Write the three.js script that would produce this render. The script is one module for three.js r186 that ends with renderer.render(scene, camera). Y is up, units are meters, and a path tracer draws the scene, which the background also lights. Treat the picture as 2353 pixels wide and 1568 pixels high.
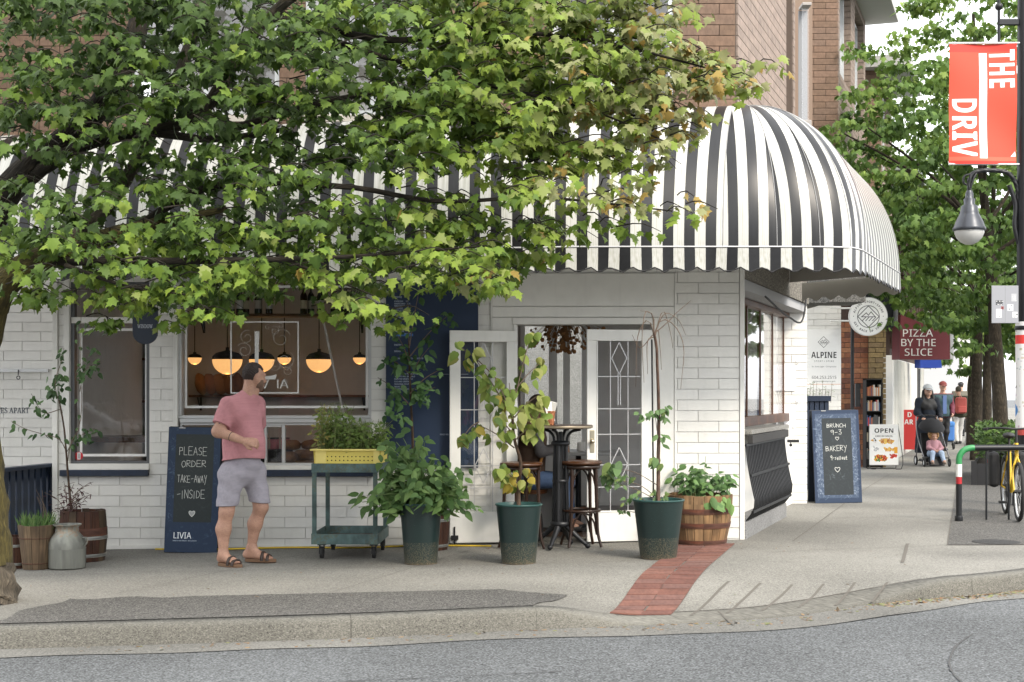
import * as THREE from 'three';
import { mergeGeometries } from 'three/addons/utils/BufferGeometryUtils.js';
import { FontLoader } from 'three/addons/loaders/FontLoader.js';
import { TextGeometry } from 'three/addons/geometries/TextGeometry.js';
import { RoundedBoxGeometry } from 'three/addons/geometries/RoundedBoxGeometry.js';

const scene = new THREE.Scene();
// ---------------------------------------------------------------- camera (level, rising lens)
const camera = new THREE.PerspectiveCamera(30.8, 2353 / 1800, 0.1, 600);
camera.position.set(0, 1.55, 14);
camera.lookAt(0, 1.55, 0);
camera.setViewOffset(2353, 1800, 0, 0, 2353, 1568);
// ---------------------------------------------------------------- sky: bright even overcast
const sunDir = new THREE.Vector3(0.42, 0.66, 0.62).normalize();
{
  const W = 256, H = 128, d = new Float32Array(W * H * 4);
  for (let j = 0; j < H; j++) for (let i = 0; i < W; i++) {
    const el = ((j + 0.5) / H - 0.5) * Math.PI, az = ((i + 0.5) / W - 0.5) * 2 * Math.PI;
    const y = Math.sin(el), x = Math.cos(el) * Math.cos(az), z = Math.cos(el) * Math.sin(az);
    const c = 0.5 + 0.25 * Math.sin(x * 5.1 + z * 3.3 + 2 * Math.sin(z * 4.2)) * Math.sin(z * 6.3 + y * 7) + 0.25 * Math.sin(x * 11 - z * 9 + y * 13);
    const s = Math.max(0, x * sunDir.x + y * sunDir.y + z * sunDir.z);
    let v = y > 0 ? (0.86 + 0.16 * y) * (0.95 + 0.1 * c) + 0.55 * Math.pow(s, 6) : 0.25;
    const k = (j * W + i) * 4;
    d[k] = v * 0.985; d[k + 1] = v; d[k + 2] = v * 1.03; d[k + 3] = 1;
  }
  const sky = new THREE.DataTexture(d, W, H, THREE.RGBAFormat, THREE.FloatType);
  sky.mapping = THREE.EquirectangularReflectionMapping; sky.magFilter = THREE.LinearFilter; sky.needsUpdate = true;
  scene.background = sky; scene.environment = sky;
}
const sun = new THREE.DirectionalLight(0xfff3e2, 1.5);
sun.position.copy(sunDir).multiplyScalar(60); sun.target.position.set(0, 0, 0);
sun.castShadow = true; sun.shadow.radius = 26; sun.shadow.mapSize.set(2048, 2048);
Object.assign(sun.shadow.camera, { left: -30, right: 30, top: 30, bottom: -30, near: 1, far: 140 });
scene.add(sun, sun.target);
const renderer = new THREE.WebGLRenderer({ antialias: true });
renderer.toneMapping = THREE.LinearToneMapping;
renderer.toneMappingExposure = 2.75;
renderer.shadowMap.enabled = true;

// ---------------------------------------------------------------- helpers
function rng(a) { return () => { a |= 0; a = (a + 0x6d2b79f5) | 0; let t = Math.imul(a ^ (a >>> 15), 1 | a); t = (t + Math.imul(t ^ (t >>> 7), 61 | t)) ^ t; return ((t ^ (t >>> 14)) >>> 0) / 4294967296; }; }
const R = rng(7), rr = (a, b, r = R) => a + (b - a) * r(), clamp = (v, a = 0, b = 1) => Math.min(b, Math.max(a, v)), lerp = (a, b, t) => a + (b - a) * t;
const smooth = (a, b, v) => { const t = clamp((v - a) / (b - a)); return t * t * (3 - 2 * t); };
const V = (x, y, z) => Array.isArray(x) ? new THREE.Vector3(x[0], x[1], x[2]) : new THREE.Vector3(x, y, z);
const names = new Map();
function numbered(n) { const k = names.get(n) ?? 0; names.set(n, k + 1); return k ? n + '_' + String(k).padStart(3, '0') : n; }
function shade(o) { o.castShadow = o.receiveShadow = true; return o; }
function thing(name, label, category, p = [0, 0, 0], turn = 0, group) {
  const o = new THREE.Group(); o.name = numbered(name); o.position.set(p[0], p[1], p[2]); o.rotation.y = turn; o.userData = { label, category };
  if (group) o.userData.group = group; scene.add(o); return o;
}
function tag(o, label, category, group) { o.userData = { ...o.userData, label, category }; if (group) o.userData.group = group; return o; }
function norm1(g) {
  let q = g.index ? g.toNonIndexed() : g; const o = new THREE.BufferGeometry();
  o.setAttribute('position', q.attributes.position);
  if (!q.attributes.normal) q.computeVertexNormals();
  o.setAttribute('normal', q.attributes.normal);
  o.setAttribute('uv', q.attributes.uv ?? new THREE.BufferAttribute(new Float32Array(q.attributes.position.count * 2), 2));
  return o;
}
const merge = (l) => !Array.isArray(l) ? l : l.length === 1 ? l[0] : mergeGeometries(l.map(norm1));
function mesh(name, geos, m, parent = scene) {
  const o = shade(new THREE.Mesh(merge(geos), m)); o.name = parent === scene ? numbered(name) : name; parent.add(o); return o;
}
const part = (parent, name, geos, m) => mesh(name, geos, m, parent);
function struct(name, geos, m, label) { const o = mesh(name, geos, m); o.userData.kind = 'structure'; if (label) o.userData.label = label; return o; }
function boxUV(g, s = 1) {
  const p = g.attributes.position, n = g.attributes.normal, u = new Float32Array(p.count * 2);
  for (let i = 0; i < p.count; i++) {
    const ax = Math.abs(n.getX(i)), ay = Math.abs(n.getY(i)), az = Math.abs(n.getZ(i));
    if (ay >= ax && ay >= az) { u[2 * i] = p.getX(i) * s; u[2 * i + 1] = p.getZ(i) * s; }
    else if (ax >= az) { u[2 * i] = p.getZ(i) * s; u[2 * i + 1] = p.getY(i) * s; }
    else { u[2 * i] = p.getX(i) * s; u[2 * i + 1] = p.getY(i) * s; }
  }
  g.setAttribute('uv', new THREE.BufferAttribute(u, 2)); return g;
}
// box by its extents
function bx(x0, x1, y0, y1, z0, z1) { const g = new THREE.BoxGeometry(x1 - x0, y1 - y0, z1 - z0); g.translate((x0 + x1) / 2, (y0 + y1) / 2, (z0 + z1) / 2); return boxUV(g); }
// box with softened edges
function rb(x0, x1, y0, y1, z0, z1, r = 0.006) {
  const w = x1 - x0, h = y1 - y0, d = z1 - z0; r = Math.min(r, w * 0.45, h * 0.45, d * 0.45);
  const g = new RoundedBoxGeometry(w, h, d, 1, r); g.translate((x0 + x1) / 2, (y0 + y1) / 2, (z0 + z1) / 2); return boxUV(g);
}
function rod(a, b, r0, r1 = r0, seg = 8) {
  const A = V(a), B = V(b), d = B.clone().sub(A), g = new THREE.CylinderGeometry(r1, r0, d.length(), seg);
  g.applyQuaternion(new THREE.Quaternion().setFromUnitVectors(new THREE.Vector3(0, 1, 0), d.normalize())); g.translate((A.x + B.x) / 2, (A.y + B.y) / 2, (A.z + B.z) / 2); return g;
}
function bar(a, b, w, h = w) { // square bar
  const A = V(a), B = V(b), d = B.clone().sub(A), g = new THREE.BoxGeometry(w, d.length(), h);
  g.applyQuaternion(new THREE.Quaternion().setFromUnitVectors(new THREE.Vector3(0, 1, 0), d.normalize())); g.translate((A.x + B.x) / 2, (A.y + B.y) / 2, (A.z + B.z) / 2); return boxUV(g);
}
const curve = (pts) => new THREE.CatmullRomCurve3(pts.map((p) => V(p)));
function tube(pts, r, n = 20, seg = 7) { return new THREE.TubeGeometry(curve(pts), n, r, seg, false); }
// tapered, slightly uneven limb along points
function limb(pts, r0, r1, n = 16, seg = 8, seed = 1, rough = 0.06) {
  const c = curve(pts), fr = c.computeFrenetFrames(n, false), pos = [], uv = [], idx = [], q = rng(seed); let len = c.getLength();
  for (let i = 0; i <= n; i++) {
    const p = c.getPointAt(i / n), r = lerp(r0, r1, i / n);
    for (let j = 0; j <= seg; j++) {
      const a = j / seg * Math.PI * 2, k = r * (1 + rough * Math.sin(a * 3 + i * 1.7 + seed) + rough * 0.7 * Math.sin(a * 5 - i * 2.3));
      const v = fr.normals[i].clone().multiplyScalar(Math.cos(a) * k).addScaledVector(fr.binormals[i], Math.sin(a) * k).add(p);
      pos.push(v.x, v.y, v.z); uv.push(j / seg * Math.PI * 2 * r0, i / n * len);
    }
  }
  for (let i = 0; i < n; i++) for (let j = 0; j < seg; j++) { const a = i * (seg + 1) + j, b = a + seg + 1; idx.push(a, a + 1, b, b, a + 1, b + 1); }
  const g = new THREE.BufferGeometry(); g.setAttribute('position', new THREE.Float32BufferAttribute(pos, 3)); g.setAttribute('uv', new THREE.Float32BufferAttribute(uv, 2)); g.setIndex(idx); g.computeVertexNormals(); return g;
}
function lathe(pts, seg = 28) { return new THREE.LatheGeometry(pts.map((p) => new THREE.Vector2(p[0], p[1])), seg); }
function extr(pts, depth, bev = 0) { const s = new THREE.Shape(pts.map((p) => new THREE.Vector2(p[0], p[1]))); return boxUV(new THREE.ExtrudeGeometry(s, { depth, bevelEnabled: bev > 0, bevelSize: bev, bevelThickness: bev, bevelSegments: 1 })); }
const mv = (g, x, y, z) => g.translate(x, y, z), ry = (g, a) => g.rotateY(a), rx = (g, a) => g.rotateX(a), rz = (g, a) => g.rotateZ(a);
// quad-grid surface from a function (i,j in 0..1) -> [x,y,z] and uv function
function sheet(nu, nv, f, fuv) {
  const pos = [], uv = [], idx = [];
  for (let j = 0; j <= nv; j++) for (let i = 0; i <= nu; i++) { const p = f(i / nu, j / nv), t = fuv ? fuv(i / nu, j / nv, p) : [p[0], p[2]]; pos.push(...p); uv.push(...t); }
  for (let j = 0; j < nv; j++) for (let i = 0; i < nu; i++) { const a = j * (nu + 1) + i, b = a + nu + 1; idx.push(a, a + 1, b, b, a + 1, b + 1); }
  const g = new THREE.BufferGeometry(); g.setAttribute('position', new THREE.Float32BufferAttribute(pos, 3)); g.setAttribute('uv', new THREE.Float32BufferAttribute(uv, 2)); g.setIndex(idx); g.computeVertexNormals(); return g;
}
// ---------------------------------------------------------------- textures
const NP = new Uint8Array(512); { const q = rng(99); for (let i = 0; i < 256; i++) NP[i] = NP[i + 256] = Math.floor(q() * 256); }
function vnoise(x, y, per) { // tileable value noise, period per
  const xi = Math.floor(x), yi = Math.floor(y), fx = x - xi, fy = y - yi, u = fx * fx * (3 - 2 * fx), v = fy * fy * (3 - 2 * fy);
  const h = (a, b) => NP[NP[((a % per) + per) % per & 255] + (((b % per) + per) % per & 255)] / 255;
  return lerp(lerp(h(xi, yi), h(xi + 1, yi), u), lerp(h(xi, yi + 1), h(xi + 1, yi + 1), u), v);
}
function fbm(u, v, f, o = 4) { let s = 0, a = 0.5, t = 0; for (let i = 0; i < o; i++) { s += a * vnoise(u * f, v * f, f); t += a; a *= 0.5; f *= 2; } return s / t; }
function dtex(n, fn, metres = 1, srgb = true) {
  const d = new Uint8Array(n * n * 4);
  for (let j = 0; j < n; j++) for (let i = 0; i < n; i++) { const c = fn(i / n, j / n, i, j), k = (j * n + i) * 4; d[k] = clamp(c[0]) * 255; d[k + 1] = clamp(c[1]) * 255; d[k + 2] = clamp(c[2]) * 255; d[k + 3] = 255; }
  const t = new THREE.DataTexture(d, n, n); t.wrapS = t.wrapT = THREE.RepeatWrapping; t.magFilter = THREE.LinearFilter; t.minFilter = THREE.LinearMipmapLinearFilter; t.generateMipmaps = true;
  if (srgb) t.colorSpace = THREE.SRGBColorSpace; t.repeat.set(1 / metres, 1 / metres); t.needsUpdate = true; return t;
}
function cvs(w, h, draw) { const c = document.createElement('canvas'); c.width = w; c.height = h; const g = c.getContext('2d'); draw(g, w, h); const t = new THREE.CanvasTexture(c); t.colorSpace = THREE.SRGBColorSpace; t.anisotropy = 8; return t; }
const lin = (r, g, b) => new THREE.Color().setRGB(r, g, b);
const S = (c, o = {}) => new THREE.MeshStandardMaterial({ color: Array.isArray(c) ? lin(...c) : c, roughness: 0.8, ...o });
const PH = (c, o = {}) => new THREE.MeshPhysicalMaterial({ color: Array.isArray(c) ? lin(...c) : c, roughness: 0.5, ...o });
const fonts = {}; for (const k of ['sans_regular', 'sans_bold', 'serif_regular']) fonts[k] = await new FontLoader().loadAsync('fonts/droid/droid_' + k + '.typeface.json');
// raised lettering, width w, cap height h, base at origin
function letters(text, font, h, w, depth = 0.004) { const g = new TextGeometry(text, { font: fonts[font], size: h * 1.35, depth, curveSegments: 3, bevelEnabled: false }); g.computeBoundingBox(); const b = g.boundingBox; g.translate(-b.min.x, -b.min.y, 0); g.scale(w / (b.max.x - b.min.x), h / (b.max.y - b.min.y), 1); return g; }
// grey speckle around 1 used to multiply a base colour; tint in sRGB-ish space
const grain = (n, m, lo, hi, f, seedOff = 0, o = 5) => dtex(n, (u, v) => { const k = lerp(lo, hi, fbm(u + seedOff, v + seedOff * 0.7, f, o)); return [k, k, k]; }, m);
const T = {};
const speckle = (n, m, base, amp, coarse, dots, seed) => { const q = rng(seed); return dtex(n, (u, v) => { let k = base + coarse * (fbm(u, v, 4, 4) - 0.5) + amp * (q() - 0.5); const e = q(); if (e < dots) k += 0.28; else if (e < dots * 2) k -= 0.25; return [k, k, k * 0.985]; }, m); };
T.paint = dtex(512, (u, v) => { const a = fbm(u, v, 5, 5), b = fbm(u + 0.3, v, 24, 3), s = fbm(u, v * 0.15, 40, 2); const k = 0.95 + 0.05 * (a - 0.5) + 0.03 * (b - 0.5) - 0.06 * Math.max(0, s - 0.6); return [k, k, k * 0.99]; }, 1.7);
T.paintBump = dtex(256, (u, v) => { const k = 0.5 + 0.5 * (fbm(u, v, 16, 4) - 0.5); return [k, k, k]; }, 0.5, false);
T.concrete = speckle(768, 5.4, 0.80, 0.28, 0.34, 0.04, 3);
T.asphalt = speckle(768, 6.0, 0.73, 0.56, 0.24, 0.08, 5);
T.aggregate = speckle(512, 3.6, 0.66, 0.6, 0.12, 0.14, 8);
T.stain = dtex(512, (u, v) => { const a = fbm(u, v, 3, 6), b = fbm(u + 0.5, v + 0.2, 9, 4); const k = 0.82 + 0.3 * (a - 0.5) + 0.16 * (b - 0.5); return [k, k * 0.985, k * 0.955]; }, 5);
T.wear = dtex(512, (u, v) => { const a = fbm(u, v, 4, 6), b = fbm(u + 0.3, v * 0.5, 14, 4), c = fbm(u, v, 40, 2); let k = 0.8 + 0.5 * (a - 0.5) + 0.35 * (b - 0.5); const r = a > 0.6 && c > 0.45 ? 0.12 : 0; return [k + r * 0.3, k - r * 0.5, k * 0.97 - r]; }, 0.55);
T.gbump = dtex(512, (u, v) => { const q = (Math.sin(u * 9173.3 + v * 3137.7) * 43758.5) % 1; const k = 0.5 + 0.35 * Math.abs(q) - 0.2; return [k, k, k]; }, 0.6, false);
T.bark = dtex(512, (u, v) => { const a = fbm(u, v * 0.25, 24, 4), b = fbm(u, v, 6, 5), c = Math.abs(fbm(u + 0.4, v * 0.3, 12, 3) - 0.5) * 2; const k = 0.35 + 0.5 * a * (0.5 + c) + 0.2 * (b - 0.5); return [k, k * 0.94, k * 0.85]; }, 0.35);
T.wood = dtex(512, (u, v) => { const a = fbm(u, v * 0.06, 32, 4), b = fbm(u, v, 4, 4); const k = 0.62 + 0.4 * (a - 0.5) + 0.3 * (b - 0.5); return [k, k * 0.93, k * 0.83]; }, 0.6);
T.cloth = dtex(256, (u, v, i, j) => { const k = 0.9 + 0.05 * ((i + j) % 2) + 0.1 * (fbm(u, v, 16, 3) - 0.5); return [k, k, k]; }, 0.25);
T.brickg = dtex(512, (u, v) => { const a = fbm(u, v, 8, 5), b = fbm(u, v * 0.3, 48, 3); const k = 0.86 + 0.2 * (a - 0.5) + 0.2 * (b - 0.5); return [k, k, k]; }, 0.8);
const M = {
  white: S([0.80, 0.795, 0.77], { map: T.paint, roughness: 0.55, bumpMap: T.paintBump, bumpScale: 0.002 }),
  whiteB: S([0.76, 0.755, 0.73], { map: T.paint, roughness: 0.6, bumpMap: T.paintBump, bumpScale: 0.002 }),
  joint: S([0.60, 0.59, 0.57], { roughness: 0.9 }),
  door: S([0.82, 0.82, 0.80], { map: T.paint, roughness: 0.4 }),
  alu: S([0.55, 0.56, 0.56], { roughness: 0.42, metalness: 0.6 }),
  navy: S([0.012, 0.026, 0.058], { roughness: 0.5, map: T.brickg }),
  iron: S([0.014, 0.015, 0.017], { roughness: 0.42, metalness: 0.3 }),
  black: S([0.012, 0.012, 0.013], { roughness: 0.6 }),
  rubber: S([0.02, 0.02, 0.02], { roughness: 0.85 }),
  chrome: S([0.6, 0.6, 0.6], { roughness: 0.25, metalness: 1 }),
  glass: PH([1, 1, 1], { transmission: 1, roughness: 0.02, ior: 1.5, thickness: 0 }),
  decal: S([0.72, 0.72, 0.70], { roughness: 0.6 }),
  dark: S([0.02, 0.019, 0.018], { roughness: 0.8 }),
  timber: S([0.20, 0.085, 0.035], { roughness: 0.45, map: T.wood }),
  bark: S([0.16, 0.14, 0.115], { roughness: 0.95, map: T.bark, bumpMap: T.bark, bumpScale: 0.02 }),
  soil: S([0.035, 0.025, 0.018], { roughness: 1 }),
};
// ================================================================= ground, road, kerb
const slopeH = (x) => clamp(0.0155 * (x + 3.75), -0.06, 0.1);
const gh0 = (x, z) => slopeH(x) - 0.1 * smooth(-5, -16, z);
const roadH = (x, z) => slopeH(x) - 0.13 - 0.1 * smooth(-5, -16, z);
const edge = curve([[-30, 0, 7.6], [-12, 0, 5.75], [-7, 0, 5.2], [-3.31, 0, 4.81], [-1.09, 0, 4.6], [0.157, 0, 4.37], [0.966, 0, 4.24], [1.91, 0, 4.0], [2.7, 0, 3.46], [4.06, 0, 2.72], [5.3, 0, 1.6], [6.1, 0, 0], [7.2, 0, -3], [9.6, 0, -10], [13, 0, -20], [26, 0, -58], [50, 0, -126]]);
const EP = []; { const N = 900; for (let i = 0; i <= N; i++) { const p = edge.getPoint(i / N), t = edge.getTangent(i / N); EP.push({ x: p.x, z: p.z, nx: t.z, nz: -t.x }); } }
const rampF = (x, z) => z > 1 ? smooth(0.16, 0.95, x) * (1 - smooth(2.5, 3.5, x)) : 0;
const kerbH = (x, z) => 0.125 * (1 - rampF(x, z)) + 0.012;
const kerbW = (x, z) => 0.17 + 0.22 * rampF(x, z);
const KP = EP.map((e) => ({ x: e.x + e.nx * kerbW(e.x, e.z), z: e.z + e.nz * kerbW(e.x, e.z), nx: e.nx, nz: e.nz, h: roadH(e.x, e.z) + kerbH(e.x, e.z) }));
function toKerb(x, z) { let b = 1e9, k = 0; for (let i = 0; i < KP.length; i++) { const d = (KP[i].x - x) ** 2 + (KP[i].z - z) ** 2; if (d < b) { b = d; k = i; } } const q = KP[k]; return { d: (x - q.x) * q.nx + (z - q.z) * q.nz, q }; }
const gh = (x, z) => { const { d, q } = toKerb(x, z); return d > 1.4 ? gh0(x, z) : lerp(q.h, gh0(x, z), smooth(-0.05, 1.4, d)); };
M.concrete = S([0.275, 0.266, 0.243], { map: T.concrete, roughness: 0.92, bumpMap: T.gbump, bumpScale: 0.004 });
M.kerb = S([0.25, 0.24, 0.212], { map: T.concrete, roughness: 0.95, bumpMap: T.gbump, bumpScale: 0.008 });
M.asphalt = S([0.20, 0.212, 0.225], { map: T.asphalt, roughness: 0.9, bumpMap: T.gbump, bumpScale: 0.01 });
M.aggregate = S([0.20, 0.192, 0.18], { map: T.aggregate, roughness: 0.9, bumpMap: T.gbump, bumpScale: 0.008 });
{
  // road: one large sheet
  const xs = [-220, -60, -12, -7.7, ...Array.from({ length: 12 }, (_, i) => -7 + i), 8, 20, 60, 220], zs = [-260, -80, -20, -16, -13, -10, -7, -5, -2, 2, 6, 14, 40, 160];
  struct('road', sheet(xs.length - 1, zs.length - 1, (u, v) => { const x = xs[Math.round(u * (xs.length - 1))], z = zs[Math.round((1 - v) * (zs.length - 1))]; return [x, roadH(x, z), z]; }), M.asphalt);
  // pavement: a grid trimmed at the kerb
  const gx = [], gz = []; for (let x = -12; x < 11; x += 0.2) gx.push(x); for (let x = 11; x < 60; x += 1) gx.push(x); for (let z = 6; z > -12; z -= 0.2) gz.push(z); for (let z = -12; z > -120; z -= 1.2) gz.push(z);
  const id = [], pos = [], uv = [], idx = [];
  const ins = []; for (const z of gz) for (const x of gx) { const k = toKerb(x, z); ins.push(k.d); }
  const W = gx.length, at = (i, j) => { const n = j * W + i; if (id[n] === undefined) { let x = gx[i], z = gz[j]; if (ins[n] < 0) { const q = toKerb(x, z).q; x = q.x; z = q.z; } id[n] = pos.length / 3; pos.push(x, gh(x, z), z); uv.push(x, z); } return id[n]; };
  for (let j = 0; j < gz.length - 1; j++) for (let i = 0; i < W - 1; i++) {
    const n = j * W + i; if (ins[n] < 0 && ins[n + 1] < 0 && ins[n + W] < 0 && ins[n + W + 1] < 0) continue;
    const a = at(i, j), b = at(i + 1, j), c = at(i, j + 1), d = at(i + 1, j + 1); idx.push(a, b, c, b, d, c);
  }
  const g = new THREE.BufferGeometry(); g.setAttribute('position', new THREE.Float32BufferAttribute(pos, 3)); g.setAttribute('uv', new THREE.Float32BufferAttribute(uv, 2)); g.setIndex(idx); g.computeVertexNormals();
  const pave = struct('pavement', g, M.concrete);
  // kerb stones
  const kerb = new THREE.Group(); kerb.name = 'kerb'; kerb.userData.kind = 'structure'; scene.add(kerb);
  const near = (x) => EP.findIndex((e) => e.x >= x), cuts = [near(-12), near(-3.9), near(-1.085), near(0.16), near(1.9), near(3.55), near(6.2), near(10), EP.length - 1];
  for (let c = 0; c < cuts.length - 1; c++) {
    const P = []; for (let i = cuts[c]; i <= cuts[c + 1]; i++) P.push(EP[i]);
    const f = (u, v) => {
      let k = u * (P.length - 1), i = Math.min(P.length - 2, Math.floor(k)), t = k - i; if (u === 0) t += 0.06; if (u === 1) t -= 0.06;
      const x = lerp(P[i].x, P[i + 1].x, t), z = lerp(P[i].z, P[i + 1].z, t), nx = P[i].nx, nz = P[i].nz, h = kerbH(x, z), w = kerbW(x, z) + 0.015, y = roadH(x, z);
      const prof = [[-0.004, -0.05], [0.006, 0.25 * h], [0.016, 0.78 * h], [0.028, 0.93 * h], [0.05, h], [w, h + 0.003], [w, -0.05]], q = prof[Math.round(v * 6)];
      return [x + nx * q[0], y + q[1], z + nz * q[0]];
    };
    part(kerb, 'kerb_stone', sheet(Math.max(4, P.length * 1), 6, f, (u, v, p) => [p[0] - p[2] * 0.5, p[1] + v * 0.3]), M.kerb);
  }
  // concrete gutter beside the kerb and cracks in the road
  const gut = S([0.225, 0.22, 0.205], { map: T.concrete, roughness: 0.95 });
  { const i0 = near(-12), i1 = near(6.1), n = i1 - i0; struct('gutter', sheet(n, 2, (u, v) => { const e = EP[i0 + Math.round(u * n)], w = 0.002 - v * (0.3 + 0.12 * rampF(e.x, e.z) + 0.02 * Math.sin(e.x * 5)), x = e.x + e.nx * w, z = e.z + e.nz * w; return [x, roadH(x, z) + 0.005, z]; }), gut); }
  { const q = rng(17), crk = S([0.06, 0.06, 0.06], { roughness: 1 }), line = (pts, w) => { const c = curve(pts.map((p) => [p[0], 0, p[1]])), n = 60; return sheet(n, 1, (u, v) => { const p = c.getPoint(u), t = c.getTangent(u), o = (v - 0.5) * w * (0.6 + 0.8 * q()) + 0.006 * (q() - 0.5); return [p.x - t.z * o, roadH(p.x, p.z) + 0.004, p.z + t.x * o]; }); };
    const cr = new THREE.Group(); cr.name = 'road_cracks'; cr.userData.kind = 'structure'; scene.add(cr);
    for (const [p, w] of [[[[2.42, 6.6], [2.5, 5.9], [2.75, 5.2], [3.0, 4.75]], 0.012], [[[-3.2, 6.5], [-1.5, 6.1], [0.3, 5.8]], 0.008]]) part(cr, 'crack', line(p, w), crk); }
  // sheets on the pavement: exposed aggregate strip by the kerb, boulevard strip on the side street
  const onPave = (pts, lift = 0.005, n = 24, m = 6) => sheet(n, m, (u, v) => { const a = pts[0], b = pts[1], c = pts[2], d = pts[3]; const x = lerp(lerp(a[0], b[0], u), lerp(d[0], c[0], u), v), z = lerp(lerp(a[1], b[1], u), lerp(d[1], c[1], u), v); return [x, gh(x, z) + lift, z]; });
  part(pave, 'aggregate_strip', sheet(60, 6, (u, v) => { const x = lerp(-3.5 + 0.2 * v + 0.06 * Math.sin(v * 9), lerp(0.14, 0.42, v), u), zk = toKerb(x, 4.6).q.z - 0.03, x2 = x, zb = lerp(3.46, 3.3, u) + 0.05 * Math.sin(u * 40) * (u < 0.25 ? 1 : 0); const z = lerp(zk, zb, v); return [x2, gh(x2, z) + 0.006, z]; }), M.aggregate);
  part(pave, 'aggregate_verge', onPave([[4.11, 0.6], [6.0, 0.6], [9.4, -10.2], [7.4, -9.6]], 0.006, 12, 30), M.aggregate);
  part(pave, 'aggregate_verge', onPave([[7.4, -9.61], [9.4, -10.21], [20, -41], [17.6, -41]], 0.006, 8, 20), M.aggregate);
  M.crack = S([0.11, 0.10, 0.085], { roughness: 1 });
  const strip = (pts, w) => { // narrow dirty joint along points
    const n = pts.length; return sheet(n - 1, 1, (u, v) => { const i = Math.round(u * (n - 1)), a = pts[Math.max(0, i - 1)], b = pts[Math.min(n - 1, i + 1)], L = Math.hypot(b[0] - a[0], b[1] - a[1]) || 1, nx = (b[1] - a[1]) / L, nz = -(b[0] - a[0]) / L, x = pts[i][0] + nx * w * (v - 0.5), z = pts[i][1] + nz * w * (v - 0.5); return [x, gh(x, z) + 0.0045, z]; });
  };
  const seg = (a, b, n = 30, j = 0.004, q = rng(4)) => Array.from({ length: n + 1 }, (_, i) => [lerp(a[0], b[0], i / n) + (q() - 0.5) * j, lerp(a[1], b[1], i / n) + (q() - 0.5) * j]);
  const J = [[[-6, 2.16], [1.55, 1.62], 0.007], [[-3.0, 3.2], [-1.9, 0.6], 0.006], [[-1.35, 3.3], [-0.4, 0.6], 0.005], [[2.35, 1.15], [4.11, 0.62], 0.008], [[4.11, 0.6], [7.4, -9.6], 0.02], [[4.11, 0.61], [5.9, 0.61], 0.014], [[3.55, -2.2], [5.2, -2.6], 0.01], [[4.6, -6], [6.3, -6.3], 0.012], [[2.72, 0.25], [6.9, -12], 0.012]];
  for (const [a, b, w] of J) part(pave, 'paving_joint', strip(seg(a, b), w), M.crack);
  // curved seam of the crossing ramp and its grooves
  part(pave, 'ramp_seam', strip(KP.filter((k, i) => k.x > 0.55 && k.x < 3.2 && k.z > 1).map((k) => [k.x + k.nx * 0.03, k.z + k.nz * 0.03]), 0.016), M.crack);
  for (const [a, b] of [[[1.719,2.728], [1.267,3.935]], [[1.971,2.728], [1.535,3.853]], [[2.218,2.754], [1.801,3.771]], [[2.466,2.754], [2.09,3.645]], [[2.707,2.78], [2.37,3.583]], [[2.931,2.907], [2.654,3.52]], [[5.081,0.484], [4.445,1.951]]]) part(pave, 'ramp_groove', strip(seg(a, b, 12, 0.003), 0.022), M.crack);
  part(pave, 'ramp_groove', strip(seg([3.762,0.484], [3.301,1.982], 12, 0.004), 0.03), M.crack);
  part(pave, 'crack', strip([[1.481,3.775], [1.493,3.91], [1.489,4.04], [1.51,4.335]].map((p) => p), 0.014), M.crack);
  // brick paver band
  const band = new THREE.Group(); band.name = 'paver_band'; band.userData.kind = 'structure'; scene.add(band);
  const b0 = [0.69, 3.92], b1 = [1.13, 3.9], t0 = [1.6, 0.42], t1 = [2.13, 0.42], rows = 21, q = rng(31);
  const red = [[0.20, 0.082, 0.058], [0.17, 0.07, 0.052], [0.22, 0.098, 0.072], [0.185, 0.09, 0.072]].map((c) => S(c, { map: T.brickg, roughness: 0.9 }));
  const bp = (u, v) => { const a = [lerp(b0[0], t0[0], v), lerp(b0[1], t0[1], v)], c = [lerp(b1[0], t1[0], v), lerp(b1[1], t1[1], v)]; return [lerp(a[0], c[0], u), lerp(a[1], c[1], u)]; };
  part(band, 'mortar_bed', sheet(4, 40, (u, v) => { const p = bp(u * 1.01 - 0.005, v); return [p[0], gh(p[0], p[1]) + 0.004, p[1]]; }), M.crack);
  for (let r = 0; r < rows; r++) for (let c = 0; c < 2; c++) {
    const e = 0.018, v0 = (r + 0.065) / rows, v1 = (r + 0.935) / rows, m = 0.5 + rr(-0.02, 0.02, q), u0 = c ? m + e * 0.5 : 0.005, u1 = c ? 0.995 : m - e * 0.5, k = 0.009 + q() * 0.004;
    const g = new THREE.BoxGeometry(1, 1, 1), p = g.attributes.position;
    for (let i = 0; i < p.count; i++) { const w = bp(p.getX(i) > 0 ? u1 : u0, p.getZ(i) < 0 ? v1 : v0); p.setXYZ(i, w[0], gh(w[0], w[1]) + (p.getY(i) > 0 ? k : 0.002), w[1]); }
    g.computeVertexNormals(); part(band, 'paver', boxUV(g), red[Math.floor(q() * 4)]);
  }
}
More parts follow.
